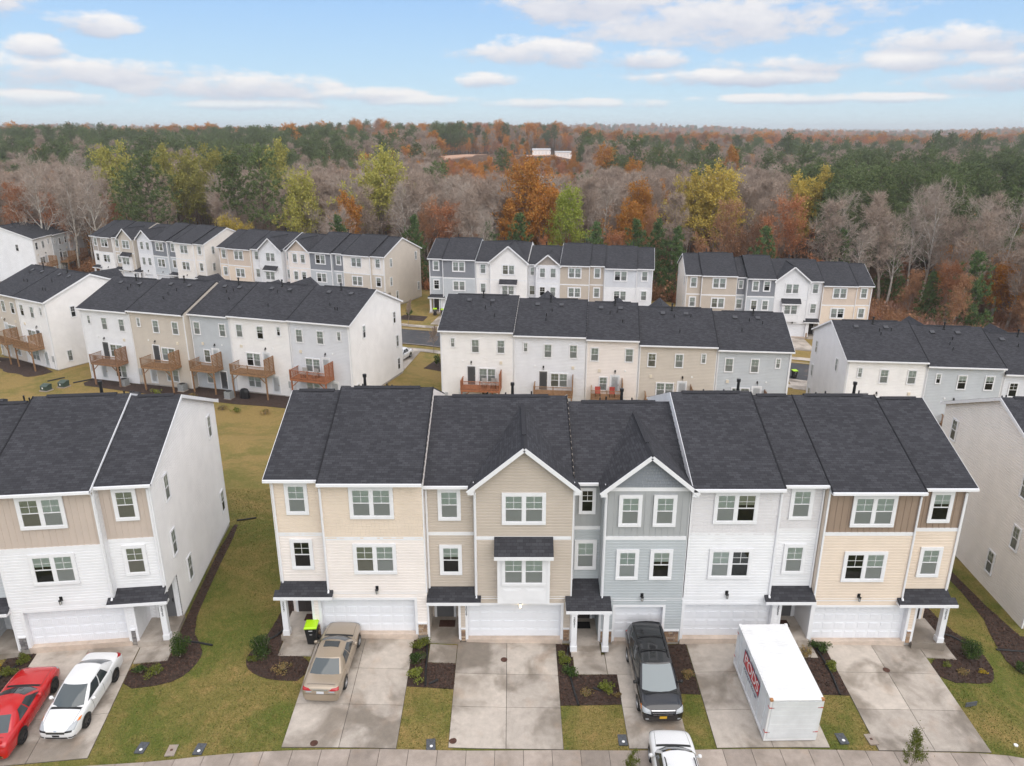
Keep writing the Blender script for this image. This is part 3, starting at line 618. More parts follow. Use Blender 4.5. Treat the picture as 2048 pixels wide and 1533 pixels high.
def roof_section(root, x0, x1, yn, ends=(0, 0), cut=None, rake=(True, True), near_gutter=True):
    """two shingled slopes over one bay; cut = (peak_x, valley_y) leaves room for a cross gable"""
    D = DEPTH; yr = D / 2; zr = EAVE + SLOPE * (yr - yn + .35); ya = yn - .35; yb = D + .35; t = .12
    xa, xb = x0 - ends[0], x1 + ends[1]
    zn = lambda y: EAVE + SLOPE * (y - ya); zf = lambda y: zr - SLOPE * (y - yr)
    mb = MB()
    nearp = [(xa, ya), (xb, ya), (xb, yr), (xa, yr)]; gut = [(xa, xb)]
    if cut:                       # cut = (left foot, right foot, peak x, valley y): the opening under a cross gable
        c0, c1, cm, cv = cut; vy = lambda x: ya + (cv - ya) * ((x - c0) / (cm - c0) if x < cm else (c1 - x) / (c1 - cm)); lo_ = []
        lo_ += [(xa, ya), (c0, ya)] if c0 > xa + .02 else [(xa, vy(xa))]
        lo_ += [(cm, cv)]
        lo_ += [(c1, ya), (xb, ya)] if c1 < xb - .02 else [(xb, vy(xb))]
        nearp = lo_ + [(xb, yr), (xa, yr)]; gut = ([(xa, c0)] if c0 > xa + .02 else []) + ([(c1, xb)] if c1 < xb - .02 else [])
    for pl, zz in ((nearp, zn), ([(xa, yr), (xb, yr), (xb, yb), (xa, yb)], zf)):
        mb.face(*[(x, y, zz(y)) for x, y in pl]); mb.face(*[(x, y, zz(y) - t) for x, y in pl][::-1])
        for k in range(len(pl)):
            a, b = pl[k], pl[(k + 1) % len(pl)]
            if abs(a[1] - yr) < 1e-6 and abs(b[1] - yr) < 1e-6: continue
            mb.face((a[0], a[1], zz(a[1])), (b[0], b[1], zz(b[1])), (b[0], b[1], zz(b[1]) - t), (a[0], a[1], zz(a[1]) - t))
    ro = mb.build('roof', 'shingle', root)
    for ga, gb in gut:
        MB().box(ga, gb, ya - .11, ya + .02, EAVE - .145, EAVE - .015).box(ga + .02, gb - .02, ya + .02, yn, EAVE - .2, EAVE - .14).build('gutter', 'gutter', root)
    zfe = zf(yb); MB().box(xa, xb, yb - .02, yb + .11, zfe - .145, zfe - .015).build('gutter', 'gutter', root)
    for k, (on, xx) in enumerate(zip(rake, (xa, xb))):
        y0_ = nearp[0][1] if k == 0 else [p for p in nearp if abs(p[0] - xb) < 1e-6][0][1]
        if not on:
            MB().bar((xx, y0_ + .02, zn(y0_ + .02) + .012), (xx, yr, zr + .012), .05, .045).build('step_flashing', 'flashing', ro); continue
        e = -.03 if k == 0 else .03; g = MB(); hh_ = .22 if ends[k] else .13
        if not cut or (k == 0 and cut[0] > xa) or (k == 1 and cut[1] < xb): g.face(*[(xx + q, y, zn(y) + dz) for q, y, dz in ((e, ya, -.015), (e, yr, -.015), (e, yr, -hh_), (e, ya, -hh_))])
        g.face(*[(xx + e, y, zf(y) + dz) for y, dz in ((yr, -.015), (yb, -.015), (yb, -hh_), (yr, -hh_))])
        if not cut or (k == 0 and cut[0] > xa) or (k == 1 and cut[1] < xb): g.face((xx, ya, zn(ya) - .012), (xx, yr, zr - .012), (xx + e, yr, zr - .015), (xx + e, ya, zn(ya) - .015))
        g.build('rake_trim', 'trim', ro)
    rv = MB(); m_ = (xa + xb) / 2; hw = (xb - xa) * .36
    rv.face((m_ - hw, yr - .16, zr - .02), (m_ + hw, yr - .16, zr - .02), (m_ + hw, yr, zr + .085), (m_ - hw, yr, zr + .085)); rv.face((m_ - hw, yr + .16, zr - .02), (m_ + hw, yr + .16, zr - .02), (m_ + hw, yr, zr + .085), (m_ - hw, yr, zr + .085))
    for s in (-1, 1): rv.face((m_ + s * hw, yr - .16, zr - .02), (m_ + s * hw, yr + .16, zr - .02), (m_ + s * hw, yr, zr + .085))
    rv.build('ridge_vent', 'ridge_cap', ro)
    return ro, zr

mat('flashing', (.024, .024, .027), .8, spec=.1)
PIPE = lambda: MB().lathe([(.045, -.1), (.045, .38), (.0, .38)], 8).mesh('vent_pipe', 'black_metal')
FLUE = lambda: MB().lathe([(.16, -.15), (.16, .05), (.085, .10), (.075, .62), (.11, .62), (.11, .78), (.0, .8)], 10).mesh('flue', 'black_metal')
def boxvent():
    mb = MB(); mb.box(-.23, .23, -.23, .23, .0, .13); me = mb.mesh('box_vent', 'roof_metal'); return me
def roof_fittings(root, ro, w, zr, rear_near, rng):
    """flue, box vents and pipe stacks stand on the back slope"""
    yr = DEPTH / 2; sg = -1 if rear_near else 1
    def P(x, d): return (x, yr + sg * d, zr - SLOPE * d)
    link('flue', cached('flue', FLUE), ro, P(w * rng.uniform(.42, .6), .55))
    for fx in (.3, .66): link('box_vent', cached('bv', boxvent), ro, P(w * (fx + rng.uniform(-.04, .04)), 1.15), (math.atan(SLOPE) * -sg, 0, 0))
    for k in range(3): link('vent_pipe', cached('pipe', PIPE), ro, P(w * rng.uniform(.3, .8), rng.uniform(1.6, 4.4)))

def downspout(root, x, y0, ztop, zbot, kick=-.28):
    mb = MB(); mb.tube([(x, y0 - .36, ztop), (x, y0 - .3, ztop - .1), (x, y0 - .075, ztop - .32), (x, y0 - .075, zbot + .14), (x, y0 - .11, zbot + .04), (x, y0 + kick, zbot - .05)], .052, 5)
    return mb.build('downspout', 'gutter', root)
def digits(root, s, x, y, z): text('house_number', '\n'.join(s), .19, 'black_metal', root, (x, y, z), (R(90), 0, 0), .006, space=.82)

def wall_lamp():
    mb = MB(); mb.box(-.075, .075, -.03, 0, -.12, .12); mb.tube([(0, -.02, .05), (0, -.12, .10), (0, -.15, .02)], .014, 5); mb.lathe([(.0, .03), (.085, -.01), (.075, -.05)], 8, c=(0, -.15, 0)); mb.lathe([(.06, -.25), (.0, -.27)], 8, c=(0, -.15, 0))
    for k in range(4): t = k * math.pi / 2; mb.bar((.06 * math.cos(t), -.15 + .06 * math.sin(t), -.05), (.05 * math.cos(t), -.15 + .05 * math.sin(t), -.25), .014)
    return mb.mesh('wall_lamp', 'black_metal')
mat('lamp_glass', (.55, .55, .52), .2); mat('lamp_lit', (1., .78, .45), .4, emit=6.)
def lamp(root, x, y, z, lit=False):
    MB().box(x - .1, x + .1, y - .022, y, z - .16, z + .16).build('lamp_plate', 'trim', root)
    o = link('wall_lamp', cached('lamp', wall_lamp), root, (x, y - .022, z))
    link('lamp_pane', cached(('lampg', lit), lambda: MB().lathe([(.0, -.05), (.05, -.05), (.045, -.25), (.0, -.25)], 8, c=(0, -.15, 0)).mesh('lamp_pane', 'lamp_lit' if lit else 'lamp_glass')), o)

def stones(root, x0, x1, z0, z1, y, rng, fam):
    """ledge stone facing, each stone a piece of its own on a mortar bed"""
    bed = MB().box(x0, x1, y - .02, y, z0, z1).build('stone_facing', 'mortar', root)
    z = z0
    nst = 6 if fam == 'stone' else 4
    while z < z1 - .03:
        hh = min(rng.uniform(.075, .125), z1 - z); x = x0
        while x < x1 - .02:
            ww = min(rng.uniform(.16, .36), x1 - x)
            if x1 - x - ww < .08: ww = x1 - x
            mk = '%s_%d' % (fam, rng.randrange(nst))
            def mk_mesh(mk=mk):
                m = MB(); v = [(-.5, 0, -.5), (.5, 0, -.5), (.5, 0, .5), (-.5, 0, .5), (-.42, -1, -.40), (.44, -1, -.38), (.41, -1, .40), (-.44, -1, .37)]
                m.v = v; m.f = [(4, 5, 6, 7), (0, 1, 5, 4), (1, 2, 6, 5), (2, 3, 7, 6), (3, 0, 4, 7)]; return m.mesh('stone', mk)
            link('stone', cached(('stone', mk), mk_mesh), bed, (x + ww / 2, y - .018, z + hh / 2), (0, 0, 0), (ww - .012, rng.uniform(.025, .055), hh - .012)); x += ww
        z += hh
    MB().box(x0 - .01, x1 + .01, y - .1, y, z1, z1 + .06).build('stone_cap', 'trim', root)

def door_mesh(mname):
    mb = MB(); mb.box(-.455, .455, -.04, 0, .02, 2.05)
    for x in (-.23, .23):
        for a, b in ((.2, .75), (.9, 1.9)): mb.box(x - .15, x + .15, -.055, -.035, a, b)
    return mb.mesh('door', mname)
def front_door(root, x, y, z, mname):
    MB().box(x - .58, x - .456, y - .06, y, z, z + 2.18).box(x + .456, x + .58, y - .06, y, z, z + 2.18).box(x - .456, x + .456, y - .06, y, z + 2.06, z + 2.18).build('door_frame', 'trim', root)
    o = link('door', cached(('door', mname), lambda: door_mesh(mname)), root, (x, y, z))
    link('handle', cached('handle', lambda: MB().box(-.03, .03, -.09, -.04, .95, 1.15).mesh('handle', 'black_metal')), o, (.38, 0, 0))

def garage_section(w, hh):
    mb = MB(); mb.box(-w / 2, w / 2, 0, .04, 0, hh - .008); n = max(4, round(w / .6)); pw = w / n
    for k in range(n):
        x = -w / 2 + k * pw; a, b, c, d = x + .07, x + pw - .07, .09, hh - .1
        for i in range(3):
            pass
        mb.box(a, b, -.022, .0, c, d); 
        for j in range(1, 5):
            xx = a + (b - a) * j / 5; mb.box(xx - .008, xx + .008, -.034, -.022, c + .02, d - .02)
    return mb.mesh('panel', 'garage_white')
def garage(root, x0, x1, h, y=.26):
    w = x1 - x0; mb = MB(); mb.box(x0, x1, y + .04, y + .06, 0, h); o = mb.build('garage_door', 'garage_white', root)
    hh = h / 4; me = cached(('gar', round(w, 2), round(h, 2)), lambda: garage_section(w, hh))
    for k in range(4): link('panel', me, o, ((x0 + x1) / 2, y, k * hh))
    t = .13; MB().box(x0 - t, x0, -.045, y + .04, -.05, h + t).box(x1, x1 + t, -.045, y + .04, -.05, h + t).box(x0, x1, -.045, y + .04, h, h + t).build('garage_frame', 'trim', root)

mat('siding_void', (.3, .3, .3), .8)
def body_walls(root, rw, un, w, ysl, ysr, first, last, lo, side, alcove=None):
    """side, party and back walls plus the foundation"""
    D = DEPTH
    for s, ys, end in ((0, ysl, first), (1, ysr, last)):
        x = 0 if s == 0 else w; sg = -1 if s == 0 else 1
        zn = EAVE + SLOPE * .35 - .1; zr = EAVE + SLOPE * (D / 2 - ys + .35) - .1; zf = zr - SLOPE * D / 2
        T = (lambda u, v, o, x=x, sg=sg: (x + sg * o, u, v))
        mb = MB(); col = side if end and side else lo
        poly = [(ys, -.02), (D, -.02), (D, zf), (D / 2, zr), (ys, zn)]
        if end and alcove == s:      # open porch corner under the upper floors
            lap(mb, rect(1.9, D, -.02, 2.58), T); lap(mb, [(ys, 2.58), (D, 2.58), (D, zf), (D / 2, zr), (ys, zn)], T)
        else: lap(mb, poly, T, .11 if end else .13)
        nm = 'end_wall' if end else 'party_wall'
        mb.build(nm, 'siding_' + col, root)
        if end: MB().box(x - .03 if s == 0 else x - .09, x + .09 if s == 0 else x + .03, ys - .03, ys + .1, 2.5 if alcove == s else -.02, EAVE).build('corner_board', 'trim', root), MB().box(x - .03 if s == 0 else x - .09, x + .09 if s == 0 else x + .03, D - .1, D + .03, -.02, zf).build('corner_board', 'trim', root)
    mb = MB(); lap(mb, rect(0, w, -.02, EAVE), lambda u, v, o: (u, D + o, v), .13); mb.build('back_wall', 'siding_' + lo, root)
    MB().box(.01, w - .01, .03, D - .01, -2.2, -.02).build('foundation', 'foundation', root)

def front_unit(rw, un, root, first, last, ki):
    near = rw.get('near', False); w, we, typ, mir = un['w'], un['we'], un['typ'], un['mir']; rng = random.Random(ki * 31 + 5); D = DEPTH
    gable = typ in 'BC' and not un.get('nogable'); ye = 1.0 if typ == 'C' else .42; band = un['band']; up, lo = 'siding_' + un['up'], 'siding_' + un['lo']; side = rw.get('side')
    m0, m1 = (0, w - we) if mir else (we, w); e0, e1 = (w - we, w) if mir else (0, we); mc = (m0 + m1) / 2; ec = (e0 + e1) / 2
    endside = (last if mir else first)
    # ground floor alcove and garage
    if typ == 'C': aw = we
    else: aw = min(1.62, we - .6)
    gw = 2.42 if typ == 'C' else min(4.76, w - aw - .55); gh = 2.08
    if typ == 'C': gx = mc - .1
    else: gx = (aw + .42 + gw / 2) if not mir else (w - aw - .42 - gw / 2)
    g0, g1 = gx - gw / 2, gx + gw / 2; b0, b1 = (0, w - aw) if mir else (aw, w)
    Tm = lambda u, v, o: (u, -o, v); Te = lambda u, v, o: (u, ye - o, v)
    # main bay
    lowb = MB()
    for r_ in (rect(b0, g0 - .13, 0, 2.5), rect(g1 + .13, b1, 0, 2.5), rect(g0 - .13, g1 + .13, gh + .13, 2.5)): lap(lowb, r_, Tm)
    lap(lowb, rect(m0, m1, 2.5, band), Tm); lowb.build('lower_siding', lo, root)
    pk = None
    ub = MB(); utop = EAVE
    kind_up = un.get('kup', 'lap')
    fn = {'lap': lambda mb, p, T: lap(mb, p, T), 'shake': lambda mb, p, T: shake(mb, p, T, rng), 'vert': lambda mb, p, T: vert(mb, p, T)}[kind_up]
    if gable:
        xa, xb = m0 - .27, m1 + .27; sg = .83; pk = EAVE - .06 + sg * (xb - xa) / 2; zs = EAVE - .06 + sg * .27 - .1
        if un.get('gab') and typ == 'C':
            fn(ub, rect(m0, m1, band, EAVE - .14), Tm); gb = MB(); p = [(m0, EAVE + .06), (m1, EAVE + .06), (m1, zs), (mc, pk - .12), (m0, zs)]
            (shake if near else lap)(gb, p, Tm, *([rng] if near else [])); gb.build('gable_siding', 'siding_' + un['gab'], root)
            MB().box(m0, m1, -.04, .0, EAVE - .14, EAVE + .06).build('trim_band', 'trim', root)
        else: lap(ub, [(m0, band), (m1, band), (m1, zs), (mc, pk - .12), (m0, zs)], Tm)
    else: fn(ub, rect(m0, m1, band, EAVE), Tm)
    ub.build('upper_siding', up, root)
    MB().box(m0 + .08, m1 - .08, -.035, .0, band - .09, band + .1).build('trim_band', 'trim', root)
    MB().box(b0 + .08, b1 - .08, -.033, .0, 2.42, 2.6).build('trim_band', 'trim', root)
    # entry bay
    elo = MB(); lap(elo, rect(e0, e1, 2.75, band), Te); elo.build('lower_siding', lo, root)
    eup = MB(); fn(eup, rect(e0, e1, band, EAVE), Te); eup.build('upper_siding', up, root)
    MB().box(e0 + .05, e1 - .05, ye - .035, ye, band - .09, band + .1).build('trim_band', 'trim', root)
    xr = m1 if mir else m0; rs = 1 if mir else -1
    rt = MB(); lap(rt, rect(0, ye, 2.5, EAVE), lambda u, v, o: (xr + rs * o, u, v)); rt.build('return_wall', lo, root)
    for xx in (m0, m1): MB().box(xx - .045 if xx != m0 else xx - .02, xx + .02 if xx != m0 else xx + .045 + .02, -.038, .09, 2.5, EAVE + (.2 if gable else 0)).build('corner_board', 'trim', root)
    # alcove
    ac0, ac1 = (w - aw, w) if mir else (0, aw); az_ = 1.9
    al = MB(); lap(al, rect(ac0, ac1, 0, 2.58), lambda u, v, o: (u, az_ - o, v)); xi = ac0 if mir else ac1; xs_ = -1 if not mir else 1
    lap(al, rect(0, az_, 0, 2.58), lambda u, v, o: (xi + xs_ * o, u, v)); al.build('porch_wall', lo, root)
    if not endside:
        xo = ac1 if mir else ac0; po = MB(); lap(po, rect(0, az_, 0, 2.58), lambda u, v, o: (xo + (-1 if mir else 1) * o, u, v)); po.build('porch_wall', lo, root)
        MB().box(xo - .07 if mir else xo - .02, xo + .02 if mir else xo + .07, -.06, .1, -.05, 2.5).build('corner_board', 'trim', root)
    MB().box(xi - .06, xi + .06, -.04, .05, -.05, 2.5).build('corner_board', 'trim', root)
    MB().box(ac0, ac1, .0, az_, 2.58, 2.62).build('porch_ceiling', 'trim', root)
    fy = -.95 if typ == 'C' else -.2
    MB().box(ac0 - (.12 if endside and not mir else 0), ac1 + (.12 if endside and mir else 0), fy, az_, -.9, .02).build('porch_floor', 'concrete', root)
    front_door(root, (ac0 + ac1) / 2 + (.1 if mir else -.1) * (0 if typ == 'C' else 1), az_ - .02, .02, rng.choice(['door_dark', 'door_grey', 'door_dark']))
    # porch roof
    p0, p1 = (e0 - .28, e1 + (.22 if endside else .0)) if mir else (e0 - (.22 if endside else .0), e1 + .28)
    if typ == 'C': p0, p1 = e0 - .3, e1 + .48
    yt, zt, yo, zo = (ye, 3.12, -.85, 2.42) if typ == 'C' else (ye, 2.9, -.36, 2.46)
    zm = zt - (zt - zo) * (ye - 0) / (ye - yo)
    pr = MB(); a0, a1 = (e0, e1) ; lo_, hi_ = [(a0, yt), (a1, yt)], None
    poly = [(e0, yt), (e1, yt), (e1, -.02), (p1, -.02), (p1, yo), (p0, yo), (p0, -.02), (e0, -.02)]
    zz = lambda y: zo + (zt - zo) * (y - yo) / (yt - yo)
    pr.face(*[(x, y, zz(y)) for x, y in poly][::-1]); pr.face(*[(x, y, zz(y) - .09) for x, y in poly])
    for k in range(len(poly)):
        a, b = poly[k], poly[(k + 1) % len(poly)]; pr.face((a[0], a[1], zz(a[1])), (b[0], b[1], zz(b[1])), (b[0], b[1], zz(b[1]) - .09), (a[0], a[1], zz(a[1]) - .09))
    por = pr.build('porch_roof', 'shingle', root)
    MB().box(p0, p1, yo - .05, yo + .03, zo - .16, zo - .012).box(p0, p0 + .05, yo + .03, -.03, zo - .16, zo - .05).box(p1 - .05, p1, yo + .03, -.03, zo - .16, zo - .05).build('fascia', 'trim', por)
    posts = []
    if typ == 'C': posts = [(e0 + .12, -.72), (e1 + .22, -.72)]
    elif endside: posts = [((e1 - .17) if mir else (e0 + .17), -.02)]
    for x, y in posts: MB().box(x - .14, x + .14, y - .14, y + .14, 0, zo - .02).box(x - .17, x + .17, y - .17, y + .17, 0, .32).box(x - .17, x + .17, y - .17, y + .17, zo - .22, zo - .02).build('post', 'trim', root)
    garage(root, g0, g1, gh); MB().box(g0 - .1, g1 + .1, -.05, .3, -.6, .012).build('garage_apron', 'concrete_pale', root)
    if near:
        fam = un.get('stone', 'stone')
        for a, b in ((b0 + .06, g0 - .135), (g1 + .135, b1 - .06)):
            if b - a > .15: stones(root, a, b, -.06, .66, -.012, rng, fam)
    else:
        for a, b in ((b0 + .06, g0 - .135), (g1 + .135, b1 - .06)):
            if b - a > .15: MB().box(a, b, -.05, 0, -.05, .66).build('stone_facing', 'stone_1', root)
    lx = mc if typ != 'B' else gx + .3
    lamp(root, lx, 0 if typ != 'B' else -.05, 2.78 if typ != 'B' else 2.33, typ == 'B' and near)
    if un.get('num'): digits(root, un['num'], (g1 + .3 if mir else g0 - .07) if not posts else posts[0][0], -.05 if not posts else posts[0][1] - .15, 1.75)
    # windows
    z3, z2, hh = 6.72, 3.62, 1.72; sw1, dw = 1.12, 2.14
    if typ == 'C':
        for d in (-.84, .84):
            for z in (z3, z2 + .1): window(root, mc + d, -.036, z, sw1, hh, near=near)
        window(root, ec, ye - .036, z3 + .15, .84, 1.45, near=near, t=.13); window(root, ec, ye - .036, z2 + .05, 1.12, hh, near=near)
    else:
        window(root, mc, -.036, z3, dw, hh, 2, near=near)
        if typ == 'A': window(root, mc, -.036, z2, dw, hh, 2, near=near)
        window(root, ec, ye - .036, z3, sw1, hh, near=near); window(root, ec, ye - .036, z2, sw1, hh, near=near)
    if typ == 'B':
        bx0, bx1, yb, zb, ztp = mc - 1.27, mc + 1.27, -.5, 2.5, 5.22
        bb = MB().box(bx0, bx1, yb, -.001, zb, ztp).box(bx0 - .03, bx0 + .1, yb - .03, yb, zb, ztp).box(bx1 - .1, bx1 + .03, yb - .03, yb, zb, ztp)
        for c in (-.57, .57): bb.box(mc + c - .44, mc + c + .44, yb - .018, yb, zb + .2, zb + .85).box(mc + c - .36, mc + c + .36, yb - .028, yb - .018, zb + .28, zb + .77)
        bay = bb.build('box_bay', 'trim', root)
        window(bay, mc, yb, zb + 1.08, 2.16, 1.62, 2, near=near, t=.13)
        sr = MB(); q = [(mc - 1.45, 0), (mc + 1.45, 0), (mc + 1.45, -.82), (mc - 1.45, -.82)]; sz = lambda y: 6.06 + y * .82
        sr.face(*[(x, y, sz(y)) for x, y in q]); sr.face(*[(x, y, sz(y) - .09) for x, y in q])
        for k in range(4): a, b = q[k], q[(k + 1) % 4]; sr.face((a[0], a[1], sz(a[1])), (b[0], b[1], sz(b[1])), (b[0], b[1], sz(b[1]) - .09), (a[0], a[1], sz(a[1]) - .09))
        sr.build('bay_roof', 'shingle', root); MB().box(mc - 1.45, mc + 1.45, -.86, -.78, sz(-.82) - .2, sz(-.82) - .02).box(mc - 1.42, mc + 1.42, -.78, -.0, sz(-.82) - .2, sz(-.82) - .15).build('fascia', 'trim', root)
    # roofs
    en = [.22 if first else 0, .22 if last else 0]
    rk_l, rk_r = first or un.get('rk', False), last; rk_m = rw['key'] == 'L'
    cut = None
    if gable: cut = (xa, xb, mc, (pk - EAVE) / SLOPE + ye - .35)
    if gable: rm, zr = roof_section(root, 0, w, ye, en, cut, (rk_l, rk_r))
    elif mir: rm, zr = roof_section(root, m0, m1, 0, (en[0], 0), cut, (rk_l, rk_m)); roof_section(root, e0, e1, ye, (0, en[1]), None, (False, rk_r))
    else: roof_section(root, e0, e1, ye, (en[0], 0), None, (rk_l, False)); rm, zr = roof_section(root, m0, m1, 0, (0, en[1]), cut, (rk_m, rk_r))
    if gable:
        cg = MB(); yf = -.42; zt_ = EAVE - .06; yb = cut[3] + .12; yv0 = ye - .3
        for s, xx in ((-1, xa), (1, xb)):
            top = [(xx, yf, zt_), (mc, yf, pk), (mc, yb, pk), (xx, yv0, zt_ + .03)]
            cg.face(*[(a, b, c + .03) for a, b, c in top]); cg.face(*[(a, b, c - .07) for a, b, c in top])
            for k in range(4): a, b = top[k], top[(k + 1) % 4]; cg.face((a[0], a[1], a[2] + .03), (b[0], b[1], b[2] + .03), (b[0], b[1], b[2] - .07), (a[0], a[1], a[2] - .07))
        g = cg.build('gable_roof', 'shingle_cross', root)
        for s, xx in ((-1, xa), (1, xb)): MB().bar((xx - s * .0, yf - .015, zt_ - .09), (mc, yf - .015, pk - .09), .05, .19, (0, 0, 1)).build('rake_trim', 'trim', g)
        MB().bar((mc, yf + 1.5, pk + .045), (mc, yb - .3, pk + .045), .2, .05).build('ridge_vent', 'ridge_cap', g); MB().face((mc - .16, yf, pk - .09), (mc, yf, pk + .045), (mc, yb, pk + .045), (mc - .16, yb, pk - .09)).face((mc + .16, yf, pk - .09), (mc, yf, pk + .045), (mc, yb, pk + .045), (mc + .16, yb, pk - .09)).build('ridge_cap', 'ridge_cap', g)
        for s, xx in ((-1, xa), (1, xb)): MB().face((xx, yf, zt_ - .02), (xx + (-s) * .3, yf, zt_ - .02), (xx + (-s) * .3, 0, zt_ - .02), (xx, 0, zt_ - .02)).face((xx, yf - .02, zt_ - .2), (xx + (-s) * .3, yf - .02, zt_ - .2), (xx + (-s) * .3, yf - .02, zt_ + .08), (xx, yf - .02, zt_ - .02)).build('eave_return', 'trim', g)
    roof_fittings(root, rm, w, zr, False, rng)
    # downspouts
    dz = 2.72
    ex = (e1 - .1) if mir else (e0 + .1); downspout(root, ex, ye, EAVE - .08, dz + (.2 if typ == 'C' else 0)); (MB().tube([((m1 - .06) if mir else (m0 + .06), -.075, EAVE - .3), ((m1 - .06) if mir else (m0 + .06), -.075, 2.76), ((m1 - .06) if mir else (m0 + .06), -.2, 2.6)], .052, 5).build('downspout', 'gutter', root) if gable else downspout(root, (m1 - .06) if mir else (m0 + .06), 0, EAVE - .08, 2.62, -.2))
    ysl, ysr = (0, ye) if mir else (ye, 0)
    body_walls(root, rw, un, w, ysl, ysr, first, last, un['lo'], side, (1 if mir else 0) if endside else None)
    if (first or last) and side:
        s = 0 if (first and not last) or (first and rw['key'] in ('R', 'B3R')) else 1; x = 0 if s == 0 else w; rt_ = R(-90) if s == 0 else R(90); xo = -.036 if s == 0 else w + .036
        for yy, z in ((2.4, 6.7), (2.2, 3.6), (3.9, 1.0), (10.6, 6.75), (11.2, 3.5 - 2.2)): window(root, xo, yy, z, .72, 1.5, rot=rt_, t=.07, near=near)

def deck(root, x0, x1, wood, rng, ground_drop):
    z = 2.72; dp = 1.75; mb = MB(); y = -.05
    while y > -dp: mb.box(x0, x1, y - .135, y, z - .035, z); y -= .145
    mb.box(x0, x1, -dp - .05, -dp, z - .25, z).box(x0, x0 + .05, -dp, -.02, z - .25, z - .036).box(x1 - .05, x1, -dp, -.02, z - .25, z - .036)
    d = mb.build('deck', wood, root)
    for x in (x0 + .12, x1 - .12): MB().box(x - .07, x + .07, -dp + .05, -dp + .19, -ground_drop, z - .25).build('post', wood, d)
    for s, x in ((1, x0 + .12), (-1, x1 - .12)): MB().bar((x, -dp + .12, z - 1.0), (x + s * .8, -dp + .12, z - .28), .08).build('brace', wood, d)
    rl = MB(); 
    for a, b in (((x0 + .04, -.05), (x0 + .04, -dp)), ((x0 + .04, -dp), (x1 - .04, -dp))):
        rl.bar((*a, z + .92), (*b, z + .92), .09, .04); rl.bar((*a, z + .12), (*b, z + .12), .05, .05)
    for x in (x0 + .04, (x0 + x1) / 2, x1 - .04): rl.box(x - .045, x + .045, -dp - .045, -dp + .045, z, z + 1.0)
    rl.build('railing', wood, d); bl = MB()
    for k in range(int((x1 - x0) / .13)): bl.box(x0 + k * .13 + .05, x0 + k * .13 + .085, -dp - .018, -dp + .018, z + .12, z + .9)
    for k in range(int(dp / .13)): bl.box(x0 + .022, x0 + .058, -dp + k * .13, -dp + k * .13 + .035, z + .12, z + .9)
    tag(bl.build('baluster', wood, d), kind='stuff')
    sc = MB()
    for yy in (-.1, -dp / 2, -dp + .04): sc.box(x1 - .1, x1 - .01, yy - .045, yy + .045, z, z + 1.85)
    for k in range(11): sc.box(x1 - .08, x1 - .05, -dp, -.06, z + .08 + k * .163, z + .08 + k * .163 + .125)
    tag(sc.build('privacy_screen', wood, d), kind='stuff')
    return d

def rear_door(root, x, z, rng, light):
    MB().box(x - .52, x - .42, -.06, 0, z, z + 2.15).box(x + .42, x + .52, -.06, 0, z, z + 2.15).box(x - .42, x + .42, -.06, 0, z + 2.05, z + 2.15).build('door_frame', 'trim', root)
    mk = rng.choice(['door_white', 'door_white', 'door_grey'])
    o = MB().box(x - .42, x - .33, -.045, -.036, z, z + 2.05).box(x + .33, x + .42, -.045, -.036, z, z + 2.05).box(x - .33, x + .33, -.045, -.036, z, z + .25).box(x - .33, x + .33, -.045, -.036, z + 1.9, z + 2.05).box(x - .33, x + .33, -.03, -.036, z + .25, z + 1.9).build('door', mk, root)
    MB().face((x - .33, -.036, z + .25), (x + .33, -.036, z + .25), (x + .33, -.036, z + 1.9), (x - .33, -.036, z + 1.9)).build('pane', 'glass', o)
    MB().box(x + .35, x + .4, -.1, -.045, z + .95, z + 1.1).build('handle', 'brass', o)
    if light: link('wall_lamp', cached('lamp', wall_lamp), root, (x, -.02, z + 2.55))

